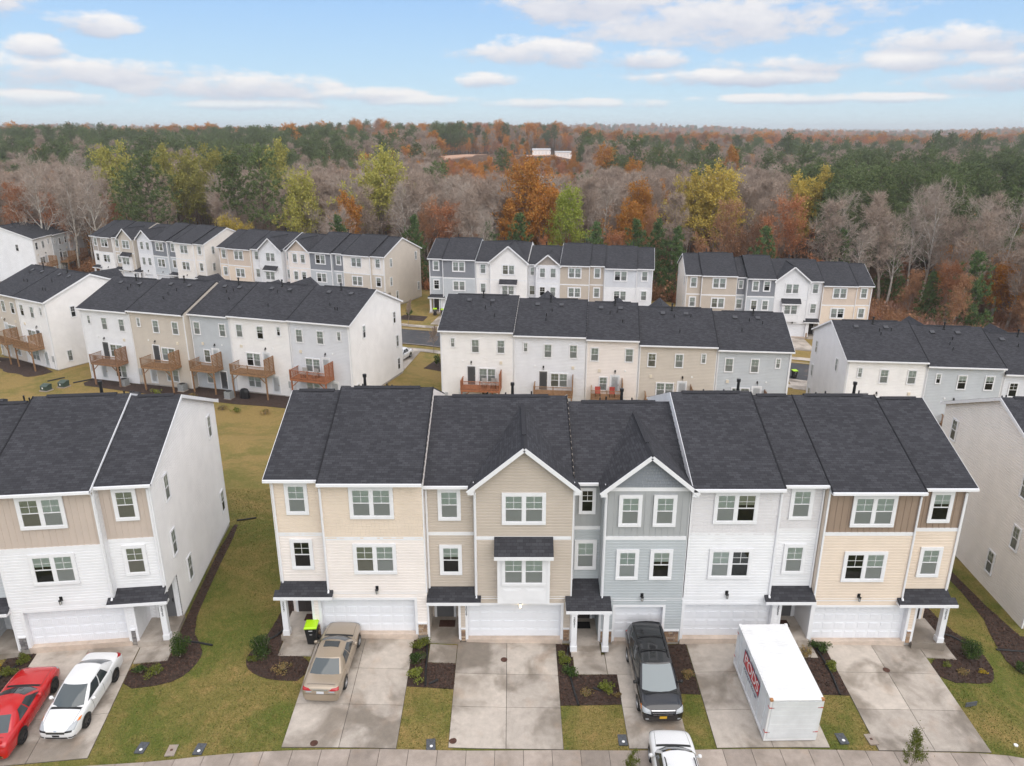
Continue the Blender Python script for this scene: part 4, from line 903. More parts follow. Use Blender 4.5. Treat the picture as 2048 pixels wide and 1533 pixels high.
def rear_unit(rw, un, root, first, last, ki):
    w, typ, mir = un['w'], un['typ'], un['mir']; rng = random.Random(ki * 17 + len(rw['key']) * 3 + 1); lo = 'siding_' + un['lo']; side = rw.get('side')
    mb = MB(); lap(mb, rect(0, w, -.02, EAVE), lambda u, v, o: (u, -o, v)); mb.build('rear_siding', lo, root)
    for s, xx in ((first, 0), (last, w)): MB().box(xx - .03 if xx == 0 else xx - .1, xx + .1 if xx == 0 else xx + .03, -.035, .0, -.02, EAVE - .1).build('corner_board', 'trim', root)
    X = (lambda f: (1 - f) * w) if mir else (lambda f: f * w)
    wn = dict(t=.075, near=False)
    if typ == 'R':
        window(root, X(.17), -.036, 6.85, .56, 1.12, **wn); window(root, X(.48), -.036, 6.3, .92, 1.56, **wn); window(root, X(.83), -.036, 6.3, .92, 1.56, **wn)
        MB().lathe([(.0, -.09), (.09, -.09), (.1, 0)], 8, 'y', (X(.30), 0, 5.35)).build('round_vent', 'vent_white', root); MB().box(X(.83) - .14, X(.83) + .14, -.11, 0, 5.15, 5.47).build('square_vent', 'vent_cream', root)
        dx = X(.42); rear_door(root, dx, 2.74, rng, True); window(root, X(.64), -.036, 3.05, 1.9, 1.62, 2, **wn)
        rear_door(root, X(.3), .1, rng, False); window(root, X(.66), -.036, .55, 1.75, 1.55, 2, **wn)
        x0, x1 = (w * .1, w * .7) if mir else (w * .3, w * .84)
    else:
        window(root, .17 * w, -.036, 6.3, .92, 1.56, **wn); window(root, .82 * w, -.036, 6.3, .92, 1.56, **wn)
        MB().lathe([(.0, -.09), (.09, -.09), (.1, 0)], 8, 'y', (.76 * w, 0, 5.35)).build('round_vent', 'vent_white', root); MB().box(.27 * w - .14, .27 * w + .14, -.11, 0, 5.15, 5.47).build('square_vent', 'vent_cream', root)
        rear_door(root, .57 * w, 2.74, rng, True); window(root, .35 * w, -.036, 3.05, .95, 1.62, **wn); rear_door(root, .7 * w, .1, rng, False); window(root, .35 * w, -.036, .55, .95, 1.55, **wn)
        x0, x1 = w * .12, w * .72
    deck(root, x0, x1, un.get('wood') or rng.choice(['deck_wood', 'deck_brown', 'deck_wood']), rng, .6)
    mx_ = X(.06) if typ == 'R' else .92 * w
    MB().box(mx_ - .17, mx_ + .17, -.16, 0, 1.0, 1.75).box(mx_ - .03, mx_ + .03, -.06, 0, -.1, 1.0).build('electric_meter', 'meter_grey', root)
    ro, zr = roof_section(root, 0, w, 0, (.22 if first else 0, .22 if last else 0), None, (first or un.get('rk', False), last))
    roof_fittings(root, ro, w, zr, True, rng)
    if typ == 'N' or ki % 2 == 1:     # the far street side carries a front gable whose roof rises behind the ridge
        g0, g1 = (w * .3, w) if typ == 'N' else (w * .05, w * .68); mc = (g0 + g1) / 2; hw = (g1 - g0) / 2 + .27; pk = min(EAVE - .06 + .83 * hw, zr + .25); yb = DEPTH - ((pk - EAVE) / SLOPE - .35); yf = DEPTH + .42
        cg = MB()
        for s in (-1, 1):
            tp = [(mc + s * hw, yf, EAVE - .06), (mc, yf, pk), (mc, yb, pk), (mc + s * hw, DEPTH + .2, EAVE - .03)]
            cg.face(*[(a, b, c + .03) for a, b, c in tp]); cg.face(*[(a, b, c - .07) for a, b, c in tp])
            cg.face(*[(a, b, c + d) for (a, b, c), d in ((tp[0], .03), (tp[1], .03), (tp[1], -.07), (tp[0], -.07))])
        cg.build('gable_roof', 'shingle_cross', root)
        gw_ = MB(); lap(gw_, [(mc - hw + .27, EAVE), (mc + hw - .27, EAVE), (mc, pk - .1)], lambda u, v, o: (u, DEPTH + o, v)); gw_.build('gable_siding', lo, root)
    downspout(root, .12, 0, EAVE - .08, .12, -.2)
    if last: downspout(root, w - .12, 0, EAVE - .08, .12, -.2)
    body_walls(root, rw, un, w, 0, 0, first, last, un['lo'], side)
    if side and (last if rw['key'] in ('B2L', 'B2LL') else first):
        lft = rw['key'] not in ('B2L', 'B2LL'); xo = -.036 if lft else w + .036; rt_ = R(-90) if lft else R(90)
        ws = [(10.4, 6.4), (10.9, 3.4), (11.0, .5), (3.0, 6.5), (1.0, .4)] if rw['key'] in ('B2L', 'B2R') else [(3.2, 6.2), (1.8, .7)]
        for yy, z in ws: window(root, xo, yy, z, .72, 1.5, rot=rt_, **wn)

UNIT_ROOT = {}
for rw in ROWS:
    a = R(rw['yaw']); u = Vector((math.cos(a), math.sin(a))); xx = 0.; n = len(rw['units'])
    for k, un in enumerate(rw['units']):
        p = Vector(rw['O']) + u * xx + Vector((-u.y, u.x)) * un.get('dy', 0.)
        root = empty('townhouse', (p.x, p.y, un['z']), a, un['lab'], 'townhouse', 'attached townhouses'); UNIT_ROOT[(rw['key'], k)] = root
        (front_unit if un['typ'] in 'ABC' else rear_unit)(rw, un, root, k == 0, k == n - 1, k)
        xx += un['w']
# ------------------------------------------------------------------ beds, plants, pipes and small yard things
def scatter_leaves(mb, pts, size, rng, up=.4):
    for (x, y, z) in pts:
        s = size * rng.uniform(.6, 1.3); n = Vector((rng.gauss(0, 1), rng.gauss(0, 1), rng.gauss(0, 1) + up)).normalized(); a = n.orthogonal().normalized(); a.rotate(Matrix.Rotation(rng.uniform(0, 6.3), 3, n)); b = n.cross(a)
        p = Vector((x, y, z)); mb.face(p - a * s * .5, p - b * s * .32, p + a * s * .5, p + b * s * .32)
def inside(poly, x, y):
    c = False; j = len(poly) - 1
    for i in range(len(poly)):
        if (poly[i][1] > y) != (poly[j][1] > y) and x < (poly[j][0] - poly[i][0]) * (y - poly[i][1]) / (poly[j][1] - poly[i][1]) + poly[i][0]: c = not c
        j = i
    return c
def smooth_poly(pl, n=1):
    for _ in range(n):
        out = []
        for k in range(len(pl)):
            a, b = pl[k], pl[(k + 1) % len(pl)]; out += [(a[0] * .75 + b[0] * .25, a[1] * .75 + b[1] * .25), (a[0] * .25 + b[0] * .75, a[1] * .25 + b[1] * .75)]
        pl = out
    return pl
BEDS = [([(-11.78, 31.0), (-10.07, 30.97), (-10.09, 29.4), (-11.2, 29.42), (-12.09, 29.6), (-12.9, 30.1), (-13.25, 30.6), (-13.3, 31.2), (-13.05, 31.8), (-12.75, 32.5), (-12.55, 34.1), (-12.5, 38), (-12.4, 44.5), (-11.8, 44.5), (-11.8, 32.3)], 'rounded mulch bed left of the tan sedan'),
        ([(-5.04, 32.25), (-4.26, 32.25), (-4.21, 30.7), (-2.81, 30.72), (-2.81, 29.12), (-5.04, 29.16)], 'mulch bed with a black drain pipe below the taupe townhouse porch'),
        ([(2.28, 32.25), (3.05, 32.2), (3.08, 30.15), (5.16, 30.18), (5.16, 28.38), (2.28, 28.27)], 'mulch bed below the narrow grey townhouse porch'),
        ([(7.86, 32.25), (9.0, 32.25), (9.0, 28.94), (7.86, 29.02)], 'mulch bed between the black minivan and the container driveway'),
        ([(15.52, 32.3), (16.12, 32.3), (16.12, 28.91), (14.05, 28.94), (14.05, 31.25), (15.5, 31.28)], 'mulch bed beside the white container'),
        ([(22.8, 32.7), (22.45, 34.0), (22.45, 44.5), (23.0, 44.5), (23.4, 38), (23.74, 34.2), (24.5, 33.2), (24.65, 31.91), (24.3, 30.74), (23.6, 30.1), (21.15, 29.85), (21.15, 31.45), (22.78, 31.5)], 'mulch bed with dark shrub at the right end townhouse'),
        ([Lp(12.93, -1.4), Lp(14.65, -1.4), Lp(14.6, 0), Lp(14.62, 12.2), Lp(15.1, 12.2), Lp(15.1, 5), Lp(15.15, 1), Lp(16.2, -.8), Lp(16.2, -1.5), Lp(15.8, -2.4), Lp(15, -2.9), Lp(12.93, -3.0)], 'mulch bed along the white end wall and porch left of the lawn'),
        ([Lp(7.82, -.05), Lp(7.82, -3.2), Lp(6.3, -3.2), Lp(6.5, -.05)], 'mulch bed left of the red car'),
        ([(27.4, 34), (27.4, 44), (26.8, 44), (26.7, 36), (25.9, 33.6), (25.6, 31.5), (26.6, 30.6), (28.5, 30.6), (28.5, 34)], 'mulch strip along the ivory end wall at the right edge')]
BR = random.Random(11)
def bed(pl, lab, chips=60):
    sp = smooth_poly(pl) if len(pl) > 7 else pl
    o = drape('mulch_bed', sp, 'mulch_base', .03, .6, .04); tag(o, lab, 'mulch bed', None, 'stuff')
    xs = [p[0] for p in sp]; ys = [p[1] for p in sp]; area = abs(sum(sp[k][0] * sp[(k + 1) % len(sp)][1] - sp[(k + 1) % len(sp)][0] * sp[k][1] for k in range(len(sp)))) / 2
    pts = []
    while len(pts) < area * chips:
        x, y = BR.uniform(min(xs), max(xs)), BR.uniform(min(ys), max(ys))
        if inside(sp, x, y): pts.append((x, y))
    P = np.array(pts); Z = terr(P[:, 0], P[:, 1]) + .045; mb = MB()
    scatter_leaves(mb, [(p[0], p[1], z) for p, z in zip(pts, Z)], .11, BR, 2.2); c = mb.build('mulch_chips', 'mulch_chip', o); tag(c, kind='stuff')
    return sp
BEDP = [bed(pl, lab, 130) for pl, lab in BEDS]
for key, lab in (('B2L', 'mulch bed under the wooden decks of the left middle row'), ('B2LL', 'mulch bed under the decks at the left picture edge')):
    rw = [r for r in ROWS if r['key'] == key][0]; a = R(rw['yaw']); tw = sum(u_['w'] for u_ in rw['units']); cs, sn = math.cos(a), math.sin(a)
    BEDP.append(bed([(rw['O'][0] + x * cs - y * sn, rw['O'][1] + x * sn + y * cs) for x, y in ((0, 0), (tw, 0), (tw, -2.6), (tw * .93, -3.6), (tw * .8, -3.2), (tw * .6, -3.9), (tw * .45, -3.1), (tw * .3, -3.8), (tw * .12, -3.3), (.2, -3.2))], lab, 25))

def shrub(x, y, h, r, m, lab, n=420, leaf=.075, cat='shrub', name='shrub', tall=1.):
    rng = random.Random(int(x * 91 + y * 37)); z = tz(x, y); root = empty(name, (x, y, z), rng.uniform(0, 6), lab, cat, 'shrubs and plants in the beds')
    st = MB()
    for k in range(9):
        t = rng.uniform(0, 6.3); q = rng.uniform(.3, .8) * r; st.tube([(0, 0, -.03), (q * .4 * math.cos(t), q * .4 * math.sin(t), h * .4), (q * math.cos(t), q * math.sin(t), h * rng.uniform(.7, .95))], [.014, .01, .004], 4)
    st.build('stem', 'bark_grey', root)
    mb = MB(); pts = []; lobes = [(rng.gauss(0, r * .38), rng.gauss(0, r * .38), h * rng.uniform(.3, .8), rng.uniform(.35, .6)) for _ in range(9)]
    while len(pts) < n * (2.6 if leaf < .1 else 1):
        lx, ly, lz, lr = rng.choice(lobes); v = Vector((rng.gauss(0, 1), rng.gauss(0, 1), rng.gauss(0, 1))).normalized() * rng.random() ** .4
        p = (lx + v.x * r * lr * 1.15, ly + v.y * r * lr * 1.15, lz + v.z * h * lr * .55 * tall)
        if p[2] > .03: pts.append(p)
    scatter_leaves(mb, pts, leaf, rng); mb.build('foliage', m, root)
SH = [(-12.45, 31.05, 1.25, .52, 'shrub_leaf', 'dark green rounded shrub in the bed left of the lime-lidded bin', 900), (-16.75, 31.2, 1.35, .5, 'shrub_leaf', 'dark green shrub at the porch corner right of the white sedan', 900), (23.6, 31.8, 1.2, .55, 'shrub_leaf', 'dark green shrub in the bed at the right end porch', 900),
      (-4.66, 31.75, .5, .42, 'shrub_light', 'yellow-green shrub nearest the wall in the bed with the straight drain pipe', 420), (-4.70, 30.7, .5, .42, 'shrub_leaf', 'green shrub in the middle of three beside the straight drain pipe', 420), (-4.66, 29.8, .45, .42, 'shrub_light', 'yellow-green shrub nearest the lawn of three beside the straight drain pipe', 420),
      (2.72, 30.95, .5, .36, 'shrub_light', 'yellow-green shrub over the drain pipe at the narrow grey townhouse', 360), (2.82, 30.2, .5, .38, 'shrub_leaf', 'green shrub over the drain pipe at the narrow grey townhouse', 360), (4.5, 29.25, .35, .4, 'shrub_light', 'low yellow-green plant in front of the narrow grey townhouse porch', 300),
      (15.85, 31.85, .6, .4, 'shrub_leaf', 'green shrub at the stone foot right of the white container', 420), (15.95, 30.7, .4, .32, 'shrub_light', 'small yellow-green shrub beside the right end driveway', 300), (8.6, 30.1, .35, .32, 'shrub_dry', 'dry brown plant right of the black minivan', 160),
      (-18.25, 30.15, .4, .3, 'shrub_leaf', 'small rose plant in the bed right of the white sedan', 200), (-17.45, 30.05, .45, .36, 'shrub_light', 'small yellow-green plant in the bed right of the white sedan', 260), (14.8, 31.4, .7, .34, 'shrub_dry', 'dry rose bush beside the white container', 220), (-11.2, 30.1, .3, .4, 'shrub_dry', 'dry low plant in the rounded bed left of the tan sedan', 140),
      (-24.5, 30.9, .5, .34, 'shrub_light', 'yellow-green shrub beside the left driveway', 300), (-24.75, 30.0, .45, .34, 'shrub_light', 'yellow-green shrub nearest the red car', 300), (-25.6, 30.3, .4, .34, 'shrub_gold', 'gold flowering plant at the left picture edge', 260),
      (21.95, 31.0, .22, .22, 'shrub_light', 'pale plant below the right end walk slab', 120), (22.5, 30.6, .2, .3, 'shrub_dry', 'small dry plant ringed with pale pebbles', 120), (23.7, 30.9, .2, .2, 'shrub_gold', 'small yellow plant at the tip of the right end bed', 90), (25.9, 31.4, .5, .34, 'shrub_leaf', 'green shrub at the right picture edge', 300),
      (-12.9, 30.75, .25, .3, 'shrub_light', 'low pale plant at the left tip of the rounded bed', 140), (3.55, 29.0, .25, .3, 'shrub_dry', 'low dry plant beside the curved drain pipe', 120), (5.0, 28.9, .2, .22, 'shrub_dry', 'low reddish plant beside the narrow driveway', 100)]
for x, y, h, r, m, lab, n in SH: shrub(x, y, h, r, m, lab, n)
for k, (x, y) in enumerate([(-31.0, 74.7), (-29.2, 73.9), (-26.0, 73.3), (-40.5, 80.3), (-36.0, 78.6)]): shrub(x, y, .6, .5, ['shrub_dry', 'shrub_light'][k % 2], ['dry grass clump left of the covered grill bed edge', 'yellow-green grass clump at the bed edge below the covered grill', 'dry grass clump at the right end of the bed under the decks', 'yellow-green grass clump below the beige townhouse deck', 'dry grass clump below the narrow grey townhouse deck'][k], 160, .16, 'plant', 'grass_clump')
for x, y, lab in ((-9.5, 91.5, 'dark evergreen shrub at the street corner of the left middle row'), (-8.6, 90.6, 'lower green shrub at the street corner of the left middle row'), (-16.5, 116.5, 'small evergreen shrub in the bed by the far lime bins'), (39.0, 88.5, 'green shrub behind the ridge by the far right bin')): shrub(x, y, 1.5, .6, 'shrub_leaf', lab, 350, .2)
BEDP.append(bed([(-11.2, 90.0), (-8.0, 89.0), (-7.6, 91.6), (-10.2, 93.2)], 'small mulch bed at the street corner of the left middle row', 10)); BEDP.append(bed([(-18.5, 115.5), (-14.0, 114.4), (-13.6, 117.5), (-17.5, 118.6)], 'small mulch bed by the far lime bins', 10))

def drain(pts, lab, r=.055, z0=.07):
    mb = MB(); P = [Vector((*p, 0)) for p in pts]; ring = []
    L_ = sum((b - a).length for a, b in zip(P, P[1:])); n = max(10, int(L_ / .035)); 
    for k in range(n + 1):
        s = L_ * k / n; 
        for a, b in zip(P, P[1:]):
            d = (b - a).length
            if s <= d + 1e-6: q = a.lerp(b, s / d); break
            s -= d
        ring.append((q.x, q.y))
    A = np.array(ring)
    if len(P) > 2:
        for _ in range(6): A[1:-1] = (A[:-2] + A[2:]) / 2 * .5 + A[1:-1] * .5
    Z = terr(A[:, 0], A[:, 1]) + z0
    mb.tube([(a[0], a[1], z) for a, z in zip(A, Z)], [r * (1.0 if k % 2 else .86) for k in range(len(A))], 8)
    tag(mb.build('drain_pipe', 'corrugated_black', None), lab, 'drain pipe', 'black corrugated drain pipes')
drain([(-12.0, 32.85), (-12.25, 32.4), (-12.55, 32.15)], 'short black drain pipe behind the rounded dark shrub'); drain([(-4.42, 32.2), (-4.28, 31.2), (-4.24, 30.2), (-4.15, 29.2)], 'straight black drain pipe in the bed below the taupe porch')
drain([(-3.99, 29.31), (-3.6, 29.6)], 'loose piece of black pipe lying below the taupe porch'); drain([(2.9, 32.0), (2.8, 31.2), (2.82, 30.3), (2.95, 29.3), (3.12, 28.26)], 'curved black drain pipe below the narrow grey porch'); drain([(3.9, 29.31), (4.27, 29.14)], 'loose piece of black pipe lying below the narrow grey porch')
drain([(15.62, 32.5), (15.7, 31.3), (15.74, 30.2), (15.64, 28.9)], 'long black drain pipe between the container and right end driveways'); drain([(22.95, 33.6), (23.5, 33.45), (24.15, 32.93)], 'black drain pipe at the foot of the right end porch'); drain([(25.6, 32.8), (27.1, 32.75)], 'black drain pipe at the right picture edge')
drain([(-17.15, 32.35), (-16.3, 32.2), (-15.4, 31.95)], 'black drain pipe on the lawn beside the white end wall porch'); drain([(-18.7, 44.95), (-17.5, 45.35)], 'black drain pipe behind the white end wall'); drain([(-24.3, 31.3), (-24.9, 30.1), (-25.2, 29.0)], 'black drain pipe left of the red car')
drain([(-55.0, 87.0), (-56.3, 85.6)], 'black drain pipe behind the off-white end wall by the transformers', .09); drain([(-50.6, 86.3), (-52.6, 84.6)], 'black drain pipe at the left corner of the left middle row', .09)

def utility_cover(x, y, lab, dark=True, dot=True):
    z = tz(x, y); o = MB().box(-.2, .2, -.3, .3, 0, .06).build('utility_cover', 'box_lid' if dark else 'pavement', None, loc=(x, y, z), rot=(0, 0, BR.uniform(-.12, .12))); tag(o, lab, 'utility cover', 'utility covers in the grass')
    if dot: MB().lathe([(.07, .06), (.07, .068), (0, .07)], 10, c=(.02, -.12, 0)).build('cap', 'white_plastic', o)
    else: MB().box(-.06, .05, -.05, .06, .06, .066).build('cap', 'cover_rust', o)
for x, y, l_, d_ in ((-16.24, 25.84, 'leftmost dark utility cover in the wide lawn', True), (-14.85, 25.66, 'pale concrete utility cover between two dark ones', False), (-13.61, 25.64, 'dark utility cover right of the pale one', True), (-3.57, 25.96, 'dark utility cover in the lawn right of the tan sedan driveway', True), (4.94, 26.4, 'dark utility cover beside the narrow driveway', True), (14.73, 26.43, 'dark utility cover right of the white container', True), (16.05, 26.42, 'pale concrete utility cover beside the right end driveway', False)):
    utility_cover(x, y, l_, d_, d_)
for x, y, l_ in ((-8.67, 25.85, 'round rusty cover at the bottom of the tan sedan driveway'), (-.4, 31.06, 'round rusty cover near the taupe townhouse garage'), (-2.62, 26.19, 'round rusty cover at the lower left of the empty central driveway'), (18.62, 30.53, 'round rusty cover on the right end driveway')):
    tag(MB().lathe([(.17, 0), (.17, .012), (.15, .014), (.04, .02), (0, .02)], 18).build('cleanout_cover', 'cover_rust', None, loc=(x, y, tz(x, y) + .047)), l_, 'drain cover', 'round rusty covers')
s_ = empty('yard_sign', (21.66, 28.43, tz(21.66, 28.43)), .2, 'small dark yard sign lying low in the right end lawn', 'sign'); MB().box(-.3, .3, -.02, .02, .05, .28).build('board', 'box_lid', s_); MB().box(-.02, .02, -.01, .01, -.05, .05).build('stake', 'black_metal', s_)
tag(MB().lathe([(.09, 0), (.09, .05), (0, .07)], 12).build('pipe_stub', 'white_plastic', None, loc=(22.56, 26.4, tz(22.56, 26.4) + .01)), 'white capped pipe stub in the right end lawn', 'pipe stub')
for x, y, m, rz, l_ in ((-10.6, 33.65, 'doormat', 0, 'reddish doormat at the porch behind the lime-lidded bin'), (-3.45, 33.55, 'doormat', 0, 'brown doormat at the taupe townhouse door'), (3.75, 33.55, 'doormat_dark', 0, 'black doormat at the narrow grey townhouse door'), (14.3, 33.5, 'doormat', 0, 'brown doormat at the white townhouse door')):
    zb = [0, -.32, -.43, -.28][[-10.6, -3.45, 3.75, 14.3].index(x)]; tag(MB().box(-.42, .42, -.28, .28, 0, .02).build('doormat', m, None, loc=(x, y, zb + .022)), l_, 'doormat', 'doormats')

def wheelie_bin(x, y, z, rz, lab, lid='bin_lime'):
    r = empty('wheelie_bin', (x, y, z), rz, lab, 'bin', 'lime-lidded wheelie bins'); mb = MB()
    prof = [(.22, .24, .06), (.24, .26, .3), (.29, .33, .98), (.31, .35, 1.0), (.31, .35, 1.04)]
    for (a, b, c), (d, e, f) in zip(prof, prof[1:]):
        p = [(-a, -b, c), (a, -b, c), (a, b, c), (-a, b, c)]; q = [(-d, -e, f), (d, -e, f), (d, e, f), (-d, e, f)]
        for k in range(4): mb.face(p[k], p[(k + 1) % 4], q[(k + 1) % 4], q[k])
    mb.face((-.22, -.24, .06), (.22, -.24, .06), (.22, .24, .06), (-.22, .24, .06)); mb.build('body', 'bin_black', r)
    ld = MB(); ld.box(-.32, .32, -.37, .36, 1.04, 1.09)
    ld.v += [(-.28, -.32, 1.13), (.28, -.32, 1.13), (.28, .3, 1.14), (-.28, .3, 1.14)]; n = len(ld.v); ld.f += [(n - 4, n - 3, n - 2, n - 1), (4, 5, n - 3, n - 4), (5, 6, n - 2, n - 3), (6, 7, n - 1, n - 2), (7, 4, n - 4, n - 1)]
    ld.build('lid', lid, r); MB().bar((-.27, .42, 1.02), (.27, .42, 1.02), .04).build('handle', 'bin_black', r)
    for s in (-1, 1): MB().lathe([(0, -.04), (.13, -.04), (.14, 0), (.13, .04), (0, .04)], 14, 'x', (s * .27, .26, .13)).build('wheel', 'bin_black', r)
    MB().face((-.1, -.341, .90), (.1, -.341, .90), (.1, -.345, .94), (-.1, -.345, .94)).face((-.06, -.315, .66), (.06, -.315, .66), (.06, -.318, .69), (-.06, -.318, .69)).build('sticker', 'white_plastic', r)
wheelie_bin(-10.2, 31.95, tz(-10.2, 31.95) + .06, .06, 'black wheelie bin with bright lime lid at the cream townhouse porch')
for x, y, l_ in ((-12.5, 118.3, 'left of the two lime-lidded bins at the far slate grey townhouse'), (-11.2, 118.0, 'right of the two lime-lidded bins at the far slate grey townhouse'), (36.9, 92.6, 'lime-lidded bin by the street beyond the central middle row')): wheelie_bin(x, y, tz(x, y) + .06, .1, l_)

def ac_unit(x, y, rz, lab):
    r = empty('air_conditioner', (x, y, tz(x, y) + .03), rz, lab, 'air conditioner', 'outdoor air conditioners'); MB().box(-.45, .45, -.45, .45, 0, .06).build('pad', 'pavement', r)
    b = MB().box(-.38, .38, -.38, .38, .06, .85).build('casing', 'ac_grey', r); g = MB()
    for k in range(9): g.box(-.39, .39, -.392, -.382, .14 + k * .075, .16 + k * .075)
    g.build('grille', 'meter_grey', r); MB().lathe([(.33, .852), (.33, .87), (.28, .87), (.28, .855), (0, .855)], 16).build('fan_guard', 'black_metal', r)
for key, spots in (('B2L', [(5.9, -1.9, 0), (14.0, -1.6, 1), (20.9, -2.3, 2), (34.4, -1.6, 3)]), ('B2LL', [(2.5, -2.2, 4)])):
    rw = [r for r in ROWS if r['key'] == key][0]; a = R(rw['yaw']); cs, sn = math.cos(a), math.sin(a)
    for x, y, k in spots: ac_unit(rw['O'][0] + x * cs - y * sn, rw['O'][1] + x * sn + y * cs, a, ['grey air conditioner behind the white left end townhouse of the left middle row', 'grey air conditioner behind the beige townhouse of the left middle row', 'grey air conditioner between the decks beside the covered grill', 'grey air conditioner behind the pale grey right end townhouse, left middle row', 'grey air conditioner under the deck at the left picture edge'][k])
for x, y, l_ in ((-54.2, 81.9, 'left green transformer box on the lawn behind the left front row'), (-52.9, 83.2, 'right green transformer box on the lawn behind the left front row')):
    r = empty('transformer_box', (x, y, tz(x, y)), -.3, l_, 'transformer', 'green transformer boxes'); MB().box(-.55, .55, -.5, .5, 0, .12).build('pad', 'pavement', r); m = MB().box(-.45, .45, -.4, .4, .12, .6); m.face((-.47, -.42, .6), (.47, -.42, .6), (.47, .1, .82), (-.47, .1, .82)).face((-.47, .1, .82), (.47, .1, .82), (.47, .42, .78), (-.47, .42, .78)).face((-.47, .42, .6), (.47, .42, .6), (.47, .42, .78), (-.47, .42, .78)).face((-.47, -.42, .6), (-.47, .1, .82), (-.47, .42, .78), (-.47, .42, .6)).face((.47, -.42, .6), (.47, .1, .82), (.47, .42, .78), (.47, .42, .6)).build('cabinet', 'transformer_green', r); MB().box(-.2, -.02, -.405, -.4, .3, .5).build('label_plate', 'white_plastic', r)
rt = UNIT_ROOT[('B2L', 3)]; p = rt.matrix_basis @ Vector((2.35, -1.75, 0)); r = empty('covered_grill', (p.x, p.y, tz(p.x, p.y) + .05), R(-17), 'black covered grill under the deck of the off-white townhouse', 'grill'); m = MB(); pr = [(.62, .36, 0), (.6, .34, .75), (.42, .28, 1.05), (.2, .12, 1.12)]
for (a, b, c), (d, e, f) in zip(pr, pr[1:]):
    for k in range(12):
        t0, t1 = k * math.pi / 6, (k + 1) * math.pi / 6; m.face((a * math.cos(t0), b * math.sin(t0), c), (a * math.cos(t1), b * math.sin(t1), c), (d * math.cos(t1), e * math.sin(t1), f), (d * math.cos(t0), e * math.sin(t0), f))
m.face(*[(.2 * math.cos(k * math.pi / 6), .12 * math.sin(k * math.pi / 6), 1.12) for k in range(12)]).build('cover', 'bin_black', r, True)
def chair(root, x, y, z, rz, m, lab):
    p = root.matrix_basis @ Vector((x, y, z)); o = empty('patio_chair', p, root.rotation_euler.z + rz, lab, 'chair', 'patio chairs on the decks')
    MB().box(-.28, .28, -.28, .28, .38, .46).build('seat', m, o); MB().box(-.28, .28, .24, .3, .46, 1.0).build('backrest', m, o)
    for sx in (-.25, .25):
        for sy in (-.25, .25): MB().box(sx - .025, sx + .025, sy - .025, sy + .025, 0, .38).build('leg', 'black_metal', o)
        MB().box(sx - .03, sx + .03, -.28, .28, .62, .66).build('armrest', m, o)
mat('cushion', (.35, .33, .31), .9); mat('cushion_red', (.42, .07, .05), .8)
for key, k, spots in (('B2L', 4, ((2.0, .1, 'cushion', 'left grey patio chair on the red-brown deck of the left middle row'), (3.4, -.1, 'cushion', 'right grey patio chair on the red-brown deck of the left middle row'))), ('B2C', 0, ((4.8, .1, 'cushion', 'left patio chair on the red deck of the white townhouse'), (5.8, .0, 'cushion', 'right patio chair on the red deck of the white townhouse'))), ('B2C', 2, ((1.4, .1, 'cushion_red', 'left red-cushioned patio chair on the narrow cream townhouse deck'), (2.9, .0, 'cushion_red', 'right red-cushioned patio chair on the narrow cream townhouse deck')))):
    for x, rz, m, l_ in spots: chair(UNIT_ROOT[(key, k)], x, -.9, 2.725, rz, m, l_)

# driveways of the far rows, each from garage to street
for key in ('B3C', 'B3R', 'B3L2', 'B3L1'):
    rw = [r for r in ROWS if r['key'] == key][0]; a = R(rw['yaw']); cs, sn = math.cos(a), math.sin(a); xx = 0; T2 = lambda x, y: (rw['O'][0] + x * cs - y * sn, rw['O'][1] + x * sn + y * cs)
    for un in rw['units']:
        w, mir = un['w'], un['mir']; x0, x1 = (xx + .3, xx + w - 2.0) if mir else (xx + 2.0, xx + w - .3)
        o = drape('driveway', [T2(x0, -7.4), T2(x1, -7.4), T2(x1, .2), T2(x0, .2)], 'concrete', .06, 1.8, .08); tag(o, 'concrete driveway of the ' + un['lab'], None, None, 'structure')
        lab = o['label'].split(); o['label'] = ' '.join(lab[:16]); xx += w
o = drape('driveway', [(-18.5, 89.5), (-13.6, 88.2), (-12.4, 97.5), (-17.0, 98.8)], 'concrete', .06, 1.8, .08); tag(o, 'concrete driveway under the white car beyond the left middle row', None, None, 'structure')
o = drape('driveway', [(35.2, 88.2), (39.6, 87.6), (40.1, 91.4), (36.0, 92.4)], 'concrete', .06, 1.8, .08); tag(o, 'concrete driveway beyond the blue-grey townhouse', None, None, 'structure')

# ------------------------------------------------------------------ storage container
mat('pod_white', (.74, .74, .74), .45, .07, 1.6); mat('pod_red', (.50, .03, .04), .5); mat('pod_navy', (.03, .035, .10), .5); mat('rust_metal', (.42, .20, .08), .8, .3, 20.); mat('pod_pale', (.70, .715, .73), .45, .08, 1.4); mat('reflector_red', (.45, .02, .02), .3)
PX, PY = 12.27, 28.55; pz = tz(PX, PY); slope_y = (tz(PX, 30.8) - tz(PX, 26.3)) / 4.5
pod = empty('storage_container', (PX, PY, pz + .1), 0, 'white portable storage container with red and navy lettering on the driveway', 'storage container'); pod.rotation_euler = (math.atan(slope_y), 0, R(1.0))
hx, hy, hz = 1.17, 2.32, 2.42
b = MB(); b.box(-hx + .04, hx - .04, -hy + .04, hy - .04, .12, hz - .05); b.build('body', 'pod_pale', pod)
for nm, args in (('base_rail', (-hx, hx, -hy, hy, 0, .13)),): MB().box(*args).build(nm, 'pod_white', pod)
rf = MB().box(-hx, hx, -hy, hy, hz - .06, hz); n = 24
for k in range(n): y = -hy + .08 + (2 * hy - .16) * k / n; rf.box(-hx + .06, hx - .06, y, y + (2 * hy) / n * .55, hz, hz + .022)
rf.build('roof', 'pod_white', pod)
